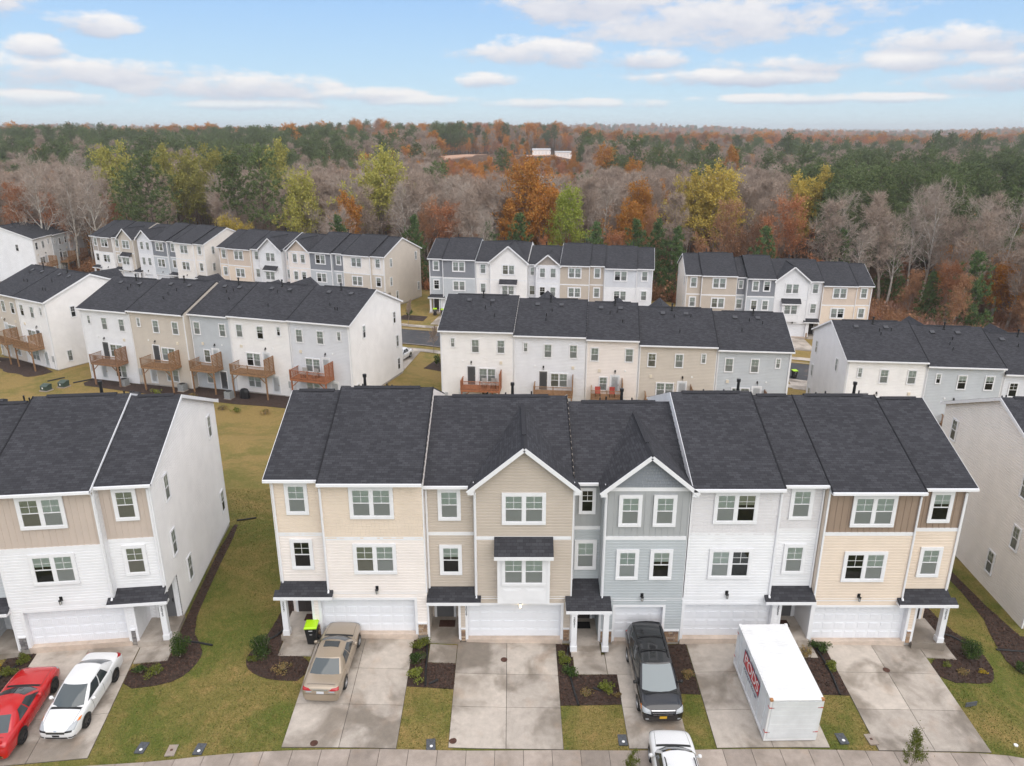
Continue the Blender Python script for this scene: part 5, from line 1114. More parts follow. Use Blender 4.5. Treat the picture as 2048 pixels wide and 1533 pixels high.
for sx in (-1, 1):
    for sy in (-1, 1):
        MB().box(sx * hx - (.09 if sx > 0 else 0), sx * hx + (.09 if sx < 0 else 0), sy * hy - (.09 if sy > 0 else 0), sy * hy + (.09 if sy < 0 else 0), .13, hz - .06).build('corner_post', 'pod_white', pod)
        c = MB().box(sx * (hx + .012) - (.13 if sx > 0 else 0), sx * (hx + .012) + (.13 if sx < 0 else 0), sy * (hy + .012) - (.13 if sy > 0 else 0), sy * (hy + .012) + (.13 if sy < 0 else 0), hz - .07, hz + .03).build('corner_casting', 'rust_metal' if sy < 0 else 'pod_white', pod)
        for z in (.5, 1.95):
            MB().box(sx * hx - (.22 if sx > 0 else -.0), sx * hx + (.22 if sx < 0 else 0), -hy - .012, -hy - .002, z, z + .045).build('reflector', 'reflector_red', pod) if sy < 0 else None
            MB().box(sx * (hx + .006) - .006, sx * (hx + .006) + .006, sy * hy - (.16 if sy > 0 else 0), sy * hy + (.16 if sy < 0 else 0), z, z + .045).build('reflector', 'reflector_red', pod)
for yy in np.linspace(-hy + .5, hy - .5, 6): MB().box(-hx - .004, -hx + .045, yy - .02, yy + .02, .13, hz - .06).build('side_rib', 'pod_pale', pod)
dr = MB().box(-hx + .1, hx - .1, -hy - .006, -hy + .05, .16, hz - .1)
for k in range(8): dr.box(-hx + .12, hx - .12, -hy - .012, -hy - .006, .22 + k * .265, .22 + k * .265 + .25)
dr.build('roller_door', 'pod_pale', pod)
XF = -hx - .008; 
MB().box(XF - .004, XF, -1.12, 1.12, 1.25, 2.02).build('sign_border', 'pod_navy', pod); sg_ = MB().box(XF - .008, XF - .004, -1.07, 1.07, 1.30, 1.97).build('sign_panel', 'pod_red', pod)
text('lettering', 'PODS', .78, 'pod_white', pod, (XF - .01, 0, 1.63), (R(90), 0, R(-90)), .003)
text('lettering', 'Moving & Storage', .25, 'pod_navy', pod, (XF - .004, 0, 1.06), (R(90), 0, R(-90)), .003)
# ------------------------------------------------------------------ cars
mat('paint_white', (.74, .74, .74), .25, coat=.8); mat('paint_red', (.50, .006, .008), .25, coat=1.); mat('paint_tan', (.37, .30, .225), .3, metal=.35, coat=.8); mat('paint_black', (.010, .010, .012), .2, coat=1.)
mat('car_glass', (.035, .043, .047), .04, spec=.9); mat('car_glass_light', (.06, .074, .078), .05, spec=.9); mat('car_glass_skytone_pale', (.15, .18, .19), .06, spec=.9); mat('tyre', (.012, .012, .012), .8); mat('rim_silver', (.42, .42, .43), .35, metal=.7); mat('rim_dark', (.03, .03, .032), .35)  # the two paler car glasses carry the sky's reflection in their base colour
mat('car_black', (.012, .012, .012), .45); mat('chrome', (.7, .7, .72), .15, metal=1.); mat('lamp_clear', (.36, .38, .40), .1, spec=.9); mat('lamp_red', (.38, .008, .01), .15, spec=.8); mat('lamp_amber', (.75, .22, .03), .2); mat('plate_white', (.6, .6, .62), .5); mat('plate_gold', (.65, .38, .03), .5)
def subsurf(o, lv=2):
    m = o.modifiers.new('smooth', 'SUBSURF'); m.levels = lv; m.render_levels = lv; return o
def wheel_meshes(r, w, rim):
    ty = MB().lathe([(r * .66, -w / 2), (r * .93, -w / 2), (r, -w * .36), (r, w * .36), (r * .93, w / 2), (r * .66, w / 2)], 24, 'x').mesh('tyre', 'tyre', True)
    rm = MB(); rm.lathe([(0, .02), (r * .60, .02)], 24, 'x'); rm.lathe([(r * .68, w / 2 - .005), (r * .64, w / 2 - .005), (r * .60, .02)], 24, 'x'); rm.lathe([(0, w / 2 - .02), (r * .16, w / 2 - .025), (r * .17, .02)], 12, 'x')
    for k in range(5):
        t = 2 * math.pi * k / 5; d = Vector((0, math.cos(t), math.sin(t))); rm.bar(d * r * .12 + Vector((w / 2 - .045, 0, 0)), d * r * .65 + Vector((w / 2 - .03, 0, 0)), r * .17, .03, (1, 0, 0))
    return ty, rm.mesh('rim', rim)
from mathutils.bvhtree import BVHTree
def tidy(o):
    bm = bmesh.new(); bm.from_mesh(o.data); bmesh.ops.remove_doubles(bm, verts=bm.verts, dist=.0008); bmesh.ops.recalc_face_normals(bm, faces=bm.faces); bm.to_mesh(o.data); bm.free(); return o
def car(loc, rz, pitch, lab, S, paint, rim='rim_silver', glass='car_glass', cat='car', name='parked_car'):
    """S: L, W, stations of the lower body (along, shoulder z, centre z, width factor), cabin lines, fittings laid on the body surface"""
    r = empty(name, loc, rz, lab, cat, 'parked cars'); r.rotation_euler = (pitch, 0, rz); Lh, Wh = S['L'] / 2, S['W'] / 2; zb = S.get('zb', .2)
    mb = MB(); rings = []
    for (t, zs, zt, wf) in S['st']:
        y = t * Lh * 1.012; hw = Wh * wf * 1.03; h = [(0, zb), (hw * .80, zb), (hw * .95, zb + .05), (hw * .99, zb + (zs - zb) * .40), (hw, zb + (zs - zb) * .70), (hw * .965, zs), (hw * .82, zs + (zt - zs) * .62), (hw * .42, zt - (zt - zs) * .08), (0, zt)]
        pts = h + [(-a, b) for a, b in h[-2:0:-1]]; n0 = len(mb.v); mb.v += [(a, y, b) for a, b in pts]; rings.append(n0)
    n = 16
    for a, b in zip(rings, rings[1:]):
        for k in range(n): mb.f.append((a + k, a + (k + 1) % n, b + (k + 1) % n, b + k))
    mb.f.append(tuple(range(rings[0], rings[0] + n))); mb.f.append(tuple(range(rings[-1], rings[-1] + n))[::-1])
    tmp = mb.build('body', paint, None, True); fix_normals(tmp.data); subsurf(tmp); bpy.context.view_layer.update()
    me = bpy.data.meshes.new_from_object(tmp.evaluated_get(bpy.context.evaluated_depsgraph_get())); bpy.data.objects.remove(tmp)
    body = link('body', me, r); bvh = BVHTree.FromPolygons([v.co.copy() for v in me.vertices], [tuple(p.vertices) for p in me.polygons])
    def lay(nm, m, q, d, off=.011, nu=10, nv=7, par=None):
        """a fitting moulded to the body: a four-cornered patch cast onto the surface along d"""
        d = Vector(d).normalized(); q = [Vector(p) for p in q]; g = MB(); G = []
        for j in range(nv + 1):
            row = []
            for i in range(nu + 1):
                p = q[0].lerp(q[1], i / nu).lerp(q[3].lerp(q[2], i / nu), j / nv); hit = bvh.ray_cast(p - d * 1.2, d); row.append((hit[0] - d * off) if hit[0] else None)
            G.append(row)
        for j in range(nv):
            for i in range(nu):
                c = (G[j][i], G[j][i + 1], G[j + 1][i + 1], G[j + 1][i])
                if all(x is not None for x in c) and max((c[a] - c[b]).length for a in range(4) for b in range(4)) < .5: g.face(*c)
        if g.f: return tidy(g.build(nm, m, par or r, True))
    C = S['cab']; zt0, rw_, bw = C['belt'], C['rw'] * Wh, C['bw'] * Wh; yF, yR, yf, yr, zr = C['yF'] * Lh, C['yR'] * Lh, C['yf'] * Lh, C['yr'] * Lh, C['roof']
    base = [(0, yF + .12), (bw * .45, yF + .08), (bw * .86, yF - .10), (bw * .97, yF - .24)] + [(bw, yF - .26 + (yR + .22 - yF + .26) * q) for q in (.40, .435, .76, .795)] + [(bw * .97, yR + .16), (bw * .86, yR + .04), (bw * .45, yR - .05), (0, yR - .07)]
    top = [(0, yf + .06), (rw_ * .45, yf + .04), (rw_ * .87, yf - .03), (rw_ * .97, yf - .09)] + [(rw_, yf - .10 + (yr + .10 - yf + .10) * q) for q in (.43, .475, .80, .84)] + [(rw_ * .97, yr + .08), (rw_ * .87, yr + .03), (rw_ * .45, yr - .02), (0, yr - .03)]
    def at(k, v, sx=1, off=0.):
        (bx, by), (tx, ty) = base[k], top[k]; bl = .05 * math.sin(math.pi * min(max(v, 0), 1))
        zq = zt0 + (zr - .045 * (tx / rw_) ** 2 - zt0) * v; x = bx + (tx - bx) * v; y = by + (ty - by) * v; fr = 1 if k < 3 else (-1 if k > 8 else 0)
        return (sx * (x + (bl * .7 + off) * (1 if 2 < k < 9 else .25) * min(1, x * 3)), y + (bl + off) * fr, zq + off * .6)
    def patch(ks, vs, nm, m, sxs, par, off=0.):
        p = MB()
        for sx in sxs:
            for k0, k1 in zip(ks, ks[1:]):
                for v0, v1 in zip(vs, vs[1:]): p.face(at(k0, v0, sx, off), at(k1, v0, sx, off), at(k1, v1, sx, off), at(k0, v1, sx, off))
        return tidy(p.build(nm, m, par, True))
    patch(list(range(12)), [-.25, 0, .12, .35, .65, .9, 1.0], 'cabin_frame', paint, (1, -1), r)
    V = [.03, .2, .4, .6, .8, .95]
    patch([0, 1, 2], V, 'windshield', glass, (1, -1), r, .008); patch([9, 10, 11], V, 'rear_window', S.get('rg', glass), (1, -1), r, .008)
    for sx in (1, -1):
        patch([3, 4], [.06, .3, .6, .91], 'side_window', 'car_glass', (sx,), r, .008); patch([5, 6], [.06, .3, .6, .91], 'side_window', 'car_glass', (sx,), r, .008)
        if S.get('third'): patch([7, 8], [.06, .3, .6, .91], 'side_window', 'car_glass', (sx,), r, .008)
    rf = MB(); pairs = [(0, 11), (1, 10), (2, 9), (3, 8)]
    def rp(i, q):
        a, b = top[pairs[i][0]], top[pairs[i][1]]; x = a[0] + (b[0] - a[0]) * q + (0 if i < 3 else (rw_ - top[3][0]) * math.sin(math.pi * q)); y = a[1] + (b[1] - a[1]) * q
        return (x, y, zr - .045 * (x / rw_) ** 2 + .04 * math.sin(math.pi * q) * (1 - (x / rw_) ** 2))
    for sx in (1, -1):
        for i in range(3):
            for q in range(8): rf.face(*[(sx * a, b, c + .003) for a, b, c in (rp(i, q / 8), rp(i + 1, q / 8), rp(i + 1, (q + 1) / 8), rp(i, (q + 1) / 8))])
    tidy(rf.build('roof', paint, r, True))
    if S.get('sunroof'): a, b = S['sunroof']; MB().box(-rw_ * .58, rw_ * .58, a * Lh, b * Lh, zr + .0, zr + .042).build('sunroof', 'car_glass', r)
    if S.get('rails'):
        for sx in (-1, 1): MB().tube([(sx * rw_ * .88, yf - .3, zr - .02), (sx * rw_ * .88, yf - .45, zr + .05), (sx * rw_ * .88, yr + .4, zr + .05), (sx * rw_ * .88, yr + .25, zr - .02)], .024, 6).build('roof_rail', S['rails'], r)
        for q in S.get('bars', ()): MB().bar((-rw_ * .88, q * Lh, zr + .06), (rw_ * .88, q * Lh, zr + .06), .05, .025).build('cross_bar', S['rails'], r)
    wr, ww = S.get('wr', .33), .21; ty, rm = cached(('wheel', wr, rim), lambda: wheel_meshes(wr, ww, rim))
    for sx in (-1, 1):
        for wy in S['wy']:
            hit = bvh.ray_cast(Vector((sx * 3, wy * Lh, wr + .06)), Vector((-sx, 0, 0))); xs = abs(hit[0].x) if hit[0] else Wh
            for j in range(1):
                A = MB(); G = []
                for i in range(15):
                    t = math.pi * (-.12 + 1.24 * i / 14); row = []
                    for rr in (.0, wr * .4, wr * .8, wr * 1.17):
                        h_ = bvh.ray_cast(Vector((sx * 3, wy * Lh + rr * math.cos(t), max(wr + rr * math.sin(t), zb + .03))), Vector((-sx, 0, 0))); row.append((h_[0] + Vector((sx * .012, 0, 0))) if h_[0] else Vector((sx * xs, wy * Lh + rr * math.cos(t), max(wr + rr * math.sin(t), zb + .03))))
                    G.append(row)
                for a, b in zip(G, G[1:]):
                    for e_ in range(3): A.face(a[e_], a[e_ + 1], b[e_ + 1], b[e_])
                tidy(A.build('wheel_arch', 'car_black', r))
            w_ = link('wheel', ty, r, (sx * (xs - ww / 2 + .03), wy * Lh, wr), (0, 0, 0 if sx > 0 else math.pi)); link('rim', rm, w_)
        my = (C['yF'] - .20) * Lh; mi = MB(); mi.lathe([(.0, -.11), (.075, -.07), (.09, 0), (.075, .06), (0, .08)], 10, 'x', (sx * (bw + .15), my, zt0 + .07)); mi.bar((sx * (bw - .02), my, zt0 + .03), (sx * (bw + .1), my, zt0 + .05), .05); mi.build('mirror', S.get('mir', paint), r, True)
        for q in S.get('handles', (.02, -.32)): lay('door_handle', S.get('hm', paint), [(sx * Wh, q * Lh - .1, zt0 - .15), (sx * Wh, q * Lh + .1, zt0 - .15), (sx * Wh, q * Lh + .1, zt0 - .115), (sx * Wh, q * Lh - .1, zt0 - .115)], (-sx, 0, 0), .02, 2, 1)
        for y0 in S.get('seams', (.30, -.12, -.46)): lay('door_seam', 'car_black', [(sx * Wh, y0 * Lh - .008, zb + .12), (sx * Wh, y0 * Lh + .008, zb + .12), (sx * Wh, y0 * Lh + .008, zt0 - .02), (sx * Wh, y0 * Lh - .008, zt0 - .02)], (-sx, 0, -.1), .003, 1, 8)
        for nm, m, q, d in S['pair']: lay(nm, m, [(sx * x * Wh, y * Lh, z) for x, y, z in q], (d[0] * sx, d[1], d[2]))
    for nm, m, q, d in S.get('mid', ()): lay(nm, m, [(x * Wh, y * Lh, z) for x, y, z in q], d, .01, 8, 3)
    for nm, m, (x0, x1, y0, y1, z0, z1) in S.get('bits', ()): MB().box(x0, x1, y0, y1, z0, z1).build(nm, m, r)
    lay('cowl', 'car_black', [(-bw * .84, yF + .02, 1), (bw * .84, yF + .02, 1), (bw * .84, yF + .15, 1), (-bw * .84, yF + .15, 1)], (0, 0, -1), .004, 10, 2)
    hs = S.get('hood'); 
    if hs:
        for sx in (-1, 1): lay('hood_seam', 'car_black', [(sx * .80 * Wh, yF, 1), (sx * .815 * Wh, yF, 1), (sx * .735 * Wh, hs * Lh, 1), (sx * .72 * Wh, hs * Lh, 1)], (0, 0, -1), .003, 1, 8)
    return r
FD, RD_ = (0, -1, -.25), (0, 1, -.25)
def quad_xz(x0, x1, z0, z1, y): return [(x0, y, z0), (x1, y, z0), (x1, y, z1), (x0, y, z1)]
SED = [(-1, .60, .64, .82), (-.98, .82, .86, .90), (-.94, .92, .98, .945), (-.80, .95, 1.03, .97), (-.55, .96, 1.04, .995), (-.1, .93, 1.0, 1.), (.3, .92, .99, 1.), (.5, .90, .975, .99), (.72, .83, .93, .97), (.88, .74, .84, .92), (.96, .64, .74, .84), (1, .52, .60, .72)]
def grounded(x, y, yaw, f):
    dx, dy = -math.sin(yaw), math.cos(yaw); a, b = tz(x + dx * 1.3, y + dy * 1.3), tz(x - dx * 1.3, y - dy * 1.3); return (x, y, (a + b) / 2 + .05), math.atan2(a - b, 2.6)
TANS = dict(L=4.75, W=1.80, st=SED, wy=(.60, -.56), hood=.9, cab=dict(belt=.94, roof=1.42, rw=.70, bw=.93, yF=.42, yR=-.68, yf=.10, yr=-.36), rg='car_glass_light', sunroof=(-.10, .06),
    pair=[('taillight', 'lamp_red', [(.44, -1, .80), (.93, -.94, .80), (.93, -.92, .93), (.62, -1, .93)], (-.35, 1, -.2)), ('reverse_light', 'lamp_clear', [(.42, -1, .74), (.72, -1, .72), (.76, -1, .80), (.46, -1, .81)], (0, 1, -.1)), ('headlight', 'lamp_clear', [(.50, 1, .60), (.90, .90, .62), (.88, .86, .74), (.52, .95, .72)], (-.3, -1, -.5))],
    mid=[('license_plate', 'plate_white', quad_xz(-.19, .19, .66, .79, -1), (0, 1, 0)), ('trim_strip', 'chrome', quad_xz(-.36, .36, .83, .855, -1), (0, 1, 0)), ('bumper_seam', 'car_black', quad_xz(-.80, .80, .635, .65, -1), (0, 1, -.1)), ('trunk_seam', 'car_black', [(-.74, -.90, 1), (.74, -.90, 1), (.74, -.893, 1), (-.74, -.893, 1)], (0, 0, -1))])
p, pit = grounded(-8.72, 30.32, 0, 1); car(p, R(-2.5), pit, 'tan sedan with sunroof parked nose-in beside the lime-lidded bin', TANS, 'paint_tan')
WHS = dict(L=4.55, W=1.76, st=SED, wy=(.60, -.57), hood=.88, cab=dict(belt=.93, roof=1.43, rw=.71, bw=.93, yF=.50, yR=-.74, yf=.08, yr=-.42),
    pair=[('headlight', 'lamp_clear', [(.48, 1, .60), (.88, .93, .63), (.93, .68, .80), (.62, .88, .74)], (-.3, -1, -.8)), ('headlight_liner', 'car_black', [(.44, 1, .58), (.78, .97, .585), (.80, .92, .625), (.47, .97, .64)], (-.3, -1, -.6)), ('turn_signal', 'lamp_amber', [(.80, .76, .70), (.91, .72, .70), (.93, .64, .80), (.84, .70, .80)], (-.5, -.6, -.8)), ('fog_vent', 'car_black', [(.60, 1, .30), (.90, .95, .32), (.88, .95, .38), (.60, 1, .37)], (-.2, -1, 0)), ('taillight', 'lamp_red', [(.55, -1, .82), (.95, -.90, .82), (.97, -.82, .96), (.62, -.97, .93)], (-.5, 1, -.3))],
    mid=[('grille', 'car_black', quad_xz(-.46, .46, .53, .615, 1), (0, -1, -.2)), ('grille_rim', 'chrome', quad_xz(-.48, .48, .62, .635, 1), (0, -1, -.3)), ('emblem', 'chrome', quad_xz(-.07, .07, .66, .70, 1), (0, -1, -.5)), ('lower_grille', 'car_black', quad_xz(-.56, .56, .27, .36, 1), (0, -1, 0)), ('license_plate', 'car_black', quad_xz(-.18, .18, .39, .49, 1), (0, -1, 0))])
a_ = R(180 + 6.5); p, pit = grounded(-20.05, 28.36, a_, 1); car(p, a_ + R(-6.5), pit, 'white sedan parked nose-out next to the red car', WHS, 'paint_white', 'rim_dark', 'car_glass_light')
REDS = dict(L=4.85, W=1.92, wr=.36, hood=.9, st=[(-1, .66, .70, .84), (-.975, .88, .92, .92), (-.93, .98, 1.05, .955), (-.78, 1.0, 1.08, .985), (-.5, .98, 1.06, 1.0), (-.1, .94, 1.02, 1.), (.25, .94, 1.03, 1.), (.5, .92, 1.03, 1.), (.75, .86, .98, .975), (.9, .78, .88, .93), (.97, .66, .76, .86), (1, .52, .60, .76)], wy=(.62, -.56),
    cab=dict(belt=.97, roof=1.40, rw=.66, bw=.91, yF=.34, yR=-.80, yf=.0, yr=-.42), rg='car_glass_light',
    pair=[('taillight', 'lamp_red', [(.22, -1, .80), (.94, -.95, .82), (.94, -.93, .92), (.22, -1, .91)], (-.2, 1, -.2)), ('exhaust', 'chrome', [(.55, -1, .32), (.72, -1, .32), (.72, -1, .38), (.55, -1, .38)], (0, 1, 0)), ('headlight', 'lamp_clear', [(.52, 1, .68), (.92, .92, .70), (.90, .88, .78), (.54, .97, .77)], (-.3, -1, -.5))],
    mid=[('rear_diffuser', 'car_black', quad_xz(-.66, .66, .28, .44, -1), (0, 1, 0)), ('license_plate', 'plate_white', quad_xz(-.17, .17, .54, .66, -1), (0, 1, 0)), ('tail_panel', 'car_black', quad_xz(-.21, .21, .80, .91, -1), (0, 1, -.1)), ('trunk_seam', 'car_black', [(-.7, -.84, 1), (.7, -.84, 1), (.7, -.833, 1), (-.7, -.833, 1)], (0, 0, -1))],
    bits=[('spoiler', 'paint_red', (-.70, .70, -2.36, -2.20, 1.06, 1.085)), ('antenna', 'car_black', (-.012, .012, -1.0, -.86, 1.39, 1.46))])
p, pit = grounded(-22.62, 27.45, R(6.5), 1); car(p, R(4), pit, 'red sports car parked nose-in at the left picture edge', REDS, 'paint_red', 'rim_dark', 'car_glass')
VANS = dict(L=5.15, W=1.98, wr=.35, zb=.22, hood=.9, st=[(-1, .75, .8, .88), (-.985, .95, 1.0, .95), (-.93, 1.06, 1.12, .98), (-.6, 1.07, 1.14, 1.), (0, 1.07, 1.14, 1.), (.4, 1.07, 1.14, 1.), (.55, 1.06, 1.13, .995), (.75, 1.0, 1.08, .975), (.9, .91, 1.0, .94), (.965, .80, .90, .90), (1., .58, .68, .82)], wy=(.62, -.55), third=True,
    cab=dict(belt=1.07, roof=1.74, rw=.76, bw=.94, yF=.62, yR=-.97, yf=.18, yr=-.88), rails='car_black', bars=(-.1, -.45), mir='car_black', rg='car_glass',
    pair=[('headlight', 'lamp_clear', [(.56, 1, .70), (.93, .94, .72), (.96, .84, .90), (.60, .97, .87)], (-.3, -1, -.5)), ('turn_signal', 'lamp_amber', [(.88, .88, .74), (.96, .86, .74), (.97, .80, .90), (.92, .84, .90)], (-.7, -.6, -.3)), ('fog_light', 'lamp_clear', [(.66, 1, .40), (.80, 1, .40), (.80, 1, .48), (.66, 1, .48)], (0, -1, 0)), ('taillight', 'lamp_red', [(.80, -1, .85), (.98, -.97, .85), (.98, -.97, 1.05), (.80, -1, 1.05)], (-.3, 1, 0))],
    mid=[('grille', 'car_black', quad_xz(-.52, .52, .67, .85, 1), (0, -1, -.2)), ('grille_bar', 'chrome', quad_xz(-.54, .54, .845, .885, 1), (0, -1, -.2)), ('grille_bar', 'chrome', quad_xz(-.50, .50, .745, .775, 1), (0, -1, -.15)), ('grille_bar', 'chrome', quad_xz(-.46, .46, .655, .685, 1), (0, -1, -.1)), ('license_plate', 'plate_gold', quad_xz(-.17, .17, .46, .60, 1), (0, -1, 0))])
p, pit = grounded(6.80, 29.72, R(180), 1); car(p, R(180 + 1.0), pit, 'black minivan with roof rails and gold plate parked nose-out', VANS, 'paint_black', 'rim_silver', 'car_glass_skytone_pale', 'minivan', 'parked_minivan')
SUVS = dict(L=4.65, W=1.86, wr=.35, hood=.88, st=[(-1, .75, .8, .88), (-.97, .92, .98, .95), (-.6, 1.0, 1.07, 1.), (0, 1.0, 1.08, 1.), (.35, 1.0, 1.09, 1.), (.55, .99, 1.08, .995), (.78, .94, 1.04, .975), (.9, .85, .97, .94), (.97, .74, .85, .88), (1., .56, .65, .80)], wy=(.60, -.58), third=True,
    cab=dict(belt=1.0, roof=1.62, rw=.73, bw=.93, yF=.46, yR=-.94, yf=.12, yr=-.80), rails='car_black',
    pair=[('headlight', 'lamp_clear', [(.56, 1, .70), (.93, .93, .72), (.95, .82, .84), (.60, .96, .80)], (-.3, -1, -.5)), ('taillight', 'lamp_red', [(.70, -1, .80), (.97, -.95, .80), (.97, -.93, .95), (.74, -1, .95)], (-.3, 1, 0))], mid=[('license_plate', 'plate_white', quad_xz(-.17, .17, .62, .74, -1), (0, 1, 0))])
p, pit = grounded(6.85, 24.0, 0, 1); car(p, R(-1.5), 0, 'white crossover cut off by the bottom edge behind the black minivan', SUVS, 'paint_white', 'rim_silver', 'car_glass')
p, pit = grounded(-14.6, 93.3, R(160), 1); car(p, R(162), pit, 'white car in the street beyond the left middle row', WHS, 'paint_white', 'rim_silver', 'car_glass')
# ------------------------------------------------------------------ trees: a few grown skeletons, then individuals
class TreeMesh:
    def __init__(s): s.v = []; s.f = []
    def seg(s, a, b, ra, rb, n=4):
        d = (b - a); 
        if d.length < 1e-4: return
        d.normalize(); u = d.orthogonal().normalized(); w = d.cross(u); k = len(s.v)
        for p, r in ((a, ra), (b, rb)):
            for q in range(n): t = 6.2832 * q / n; s.v.append(tuple(p + u * (math.cos(t) * r) + w * (math.sin(t) * r)))
        for q in range(n): s.f.append((k + q, k + (q + 1) % n, k + n + (q + 1) % n, k + n + q))
    def rib(s, a, b, w, rng):
        d = (b - a); u = d.orthogonal().normalized(); u.rotate(Matrix.Rotation(rng.uniform(0, 6.3), 3, d.normalized())); k = len(s.v); u = u * (w / 2)
        s.v += [tuple(a - u), tuple(a + u), tuple(b + u * .35), tuple(b - u * .35)]; s.f.append((k, k + 1, k + 2, k + 3))
    def leaf(s, p, size, rng, up=.3):
        n = Vector((rng.gauss(0, 1), rng.gauss(0, 1), rng.gauss(0, 1) + up)).normalized(); a = n.orthogonal().normalized(); a.rotate(Matrix.Rotation(rng.uniform(0, 6.3), 3, n)); b = n.cross(a); z = size * rng.uniform(.6, 1.35); k = len(s.v)
        s.v += [tuple(p - a * z * .5), tuple(p + b * z * .38), tuple(p + a * z * .5), tuple(p - b * z * .38)]; s.f.append((k, k + 1, k + 2, k + 3))
    def mesh(s, nm, m):
        me = bpy.data.meshes.new(nm); me.from_pydata(s.v, [], s.f); me.materials.append(MATS[m]); me.update(); return me
def grow_deciduous(seed, h=20., spread=1., leafy=0., leaf=.42, nlimb=15, base=.32, twigs=5):
    """trunk + limbs in one mesh, twigs or leaves in the other; unit height kept at h"""
    rng = random.Random(seed); T, C = TreeMesh(), TreeMesh(); p = Vector((0, 0, -.4)); d = Vector((0, 0, 1)); r0 = h * (.0125 if leafy else .0145); pts = []
    nseg = 12
    for k in range(nseg):
        q = p + d * (h * .9 / nseg); ra = r0 * (1 - .9 * k / nseg); T.seg(p, q, ra, r0 * (1 - .9 * (k + 1) / nseg), 6); pts.append((p.copy(), q.copy(), ra)); p = q; d = (d + Vector((rng.gauss(0, .07), rng.gauss(0, .07), .12))).normalized()
    def branch(p, d, L, r, lv):
        n = 3 if lv < 3 else 2; tips = []
        for k in range(n):
            q = p + d * (L / n); rr = r * (1 - .75 * (k + 1) / n)
            if r > .035: T.seg(p, q, r * (1 - .75 * k / n), max(rr, .012), 4 if lv == 1 else 3)
            else: C.rib(p, q, max(.06, r * 2.0), rng) if leafy < 1.5 else None
            tips.append((q.copy(), d.copy(), rr)); p = q; d = (d + Vector((rng.gauss(0, .16), rng.gauss(0, .16), .13))).normalized()
        if lv < 3:
            for q, dd, rr in tips:
                for _ in range((2, 2, 2)[lv - 1] if lv == 1 else 2):
                    a = dd.orthogonal(); a.rotate(Matrix.Rotation(rng.uniform(0, 6.3), 3, dd)); nd_ = (dd * rng.uniform(.55, .95) + a.normalized() * rng.uniform(.55, .9)).normalized(); branch(q, nd_, L * rng.uniform(.42, .62), r * .5, lv + 1)
        else:
            for q, dd, rr in tips:
                for _ in range(twigs):
                    nd_ = (dd * .7 + Vector((rng.gauss(0, .6), rng.gauss(0, .6), rng.gauss(.15, .5)))).normalized(); e = q + nd_ * rng.uniform(.5, 1.25) * h / 20
                    if leafy < 1: C.rib(q, e, .045, rng)
                    if leafy and rng.random() < leafy:
                        for _ in range(3 if leafy > .7 else 2 if leafy > .6 else 1): C.leaf(q.lerp(e, rng.uniform(.2, 1.1)) + Vector((rng.gauss(0, .25), rng.gauss(0, .25), rng.gauss(0, .2))), leaf, rng)
    for k in range(nlimb):
        t = base + (1 - base) * (k + rng.random()) / nlimb; i = min(int(t * nseg), nseg - 1); a, b, ra = pts[i]; q = a.lerp(b, rng.random()); ang = k * 2.4 + rng.uniform(-.5, .5); el = rng.uniform(.55, 1.05) + .25 * t
        dd = Vector((math.cos(ang) * math.cos(el), math.sin(ang) * math.cos(el), math.sin(el))); branch(q, dd, h * spread * (.34 - .20 * t) * rng.uniform(.8, 1.2), max(ra * .5, .05), 1)
    return T, C
def grow_pine(seed, h=20., bare=.5, wide=1., young=False):
    rng = random.Random(seed); T, C = TreeMesh(), TreeMesh(); p = Vector((0, 0, -.4)); n = 10; r0 = h * .011 if not young else h * .012; pts = [p.copy()]
    for k in range(n):
        q = p + Vector((rng.gauss(0, .06), rng.gauss(0, .06), h / n)); T.seg(p, q, r0 * (1 - .9 * k / n), r0 * (1 - .9 * (k + 1) / n), 6); p = q; pts.append(p.copy())
    nb = 46 if not young else 54
    for k in range(nb):
        t = bare + (1 - bare) * ((k + rng.random()) / nb) ** .92; i = min(int(t * n), n - 1); q = pts[i].lerp(pts[i + 1], t * n - i); ang = k * 2.4 + rng.uniform(-.4, .4)
        s = (t - bare) / (1 - bare); L = h * wide * (((.10 + .12 * math.sin(math.pi * min(1, s * .8 + .22))) if not young else .33 * (1 - s) ** .7 + .04)) * rng.uniform(.65, 1.2); el = rng.uniform(-.1, .35) + .55 * s
        d = Vector((math.cos(ang) * math.cos(el), math.sin(ang) * math.cos(el), math.sin(el))); e = q + d * L + Vector((0, 0, .06 * L)); T.seg(q, e, .05, .015, 3)
        m = max(4, int(L * 3.0))
        for j in range(m):
            f = .3 + .75 * (j + rng.random()) / m; c = q.lerp(e, f) + Vector((rng.gauss(0, .16 * L), rng.gauss(0, .16 * L), rng.gauss(.1, .12 * L)))
            for _ in range(15):
                v = Vector((rng.gauss(0, 1), rng.gauss(0, 1), rng.gauss(.35, .8))).normalized() * rng.uniform(.32, .62); C.rib(c + Vector((rng.gauss(0, .1), rng.gauss(0, .1), rng.gauss(0, .1))), c + v, .11, rng)
    return T, C
DIM = {}
def proto(key, fn, bark, crown):
    T, C = fn(); A = np.array(T.v + C.v); hh = float(np.percentile(A[:, 2], 99.7)); rr = float(np.percentile(np.hypot(A[:, 0], A[:, 1]), 96)) * 2
    t = T.mesh('trunk_' + key, bark); DIM[t.name] = (hh, rr); return (t, C.mesh('crown_' + key, crown))
PB = [proto('bare%d' % k, lambda k=k: grow_deciduous(20 + k, 20, .60 + .12 * (k % 3), 0, nlimb=14 + k % 3, base=.34 + .05 * (k % 2), twigs=4), 'bark_grey', 'twig') for k in range(5)]
PS = [proto('sycamore%d' % k, lambda k=k: grow_deciduous(50 + k, 20, .85, 0, nlimb=12, base=.3, twigs=3), 'bark_pale', 'twig_pale') for k in range(3)]
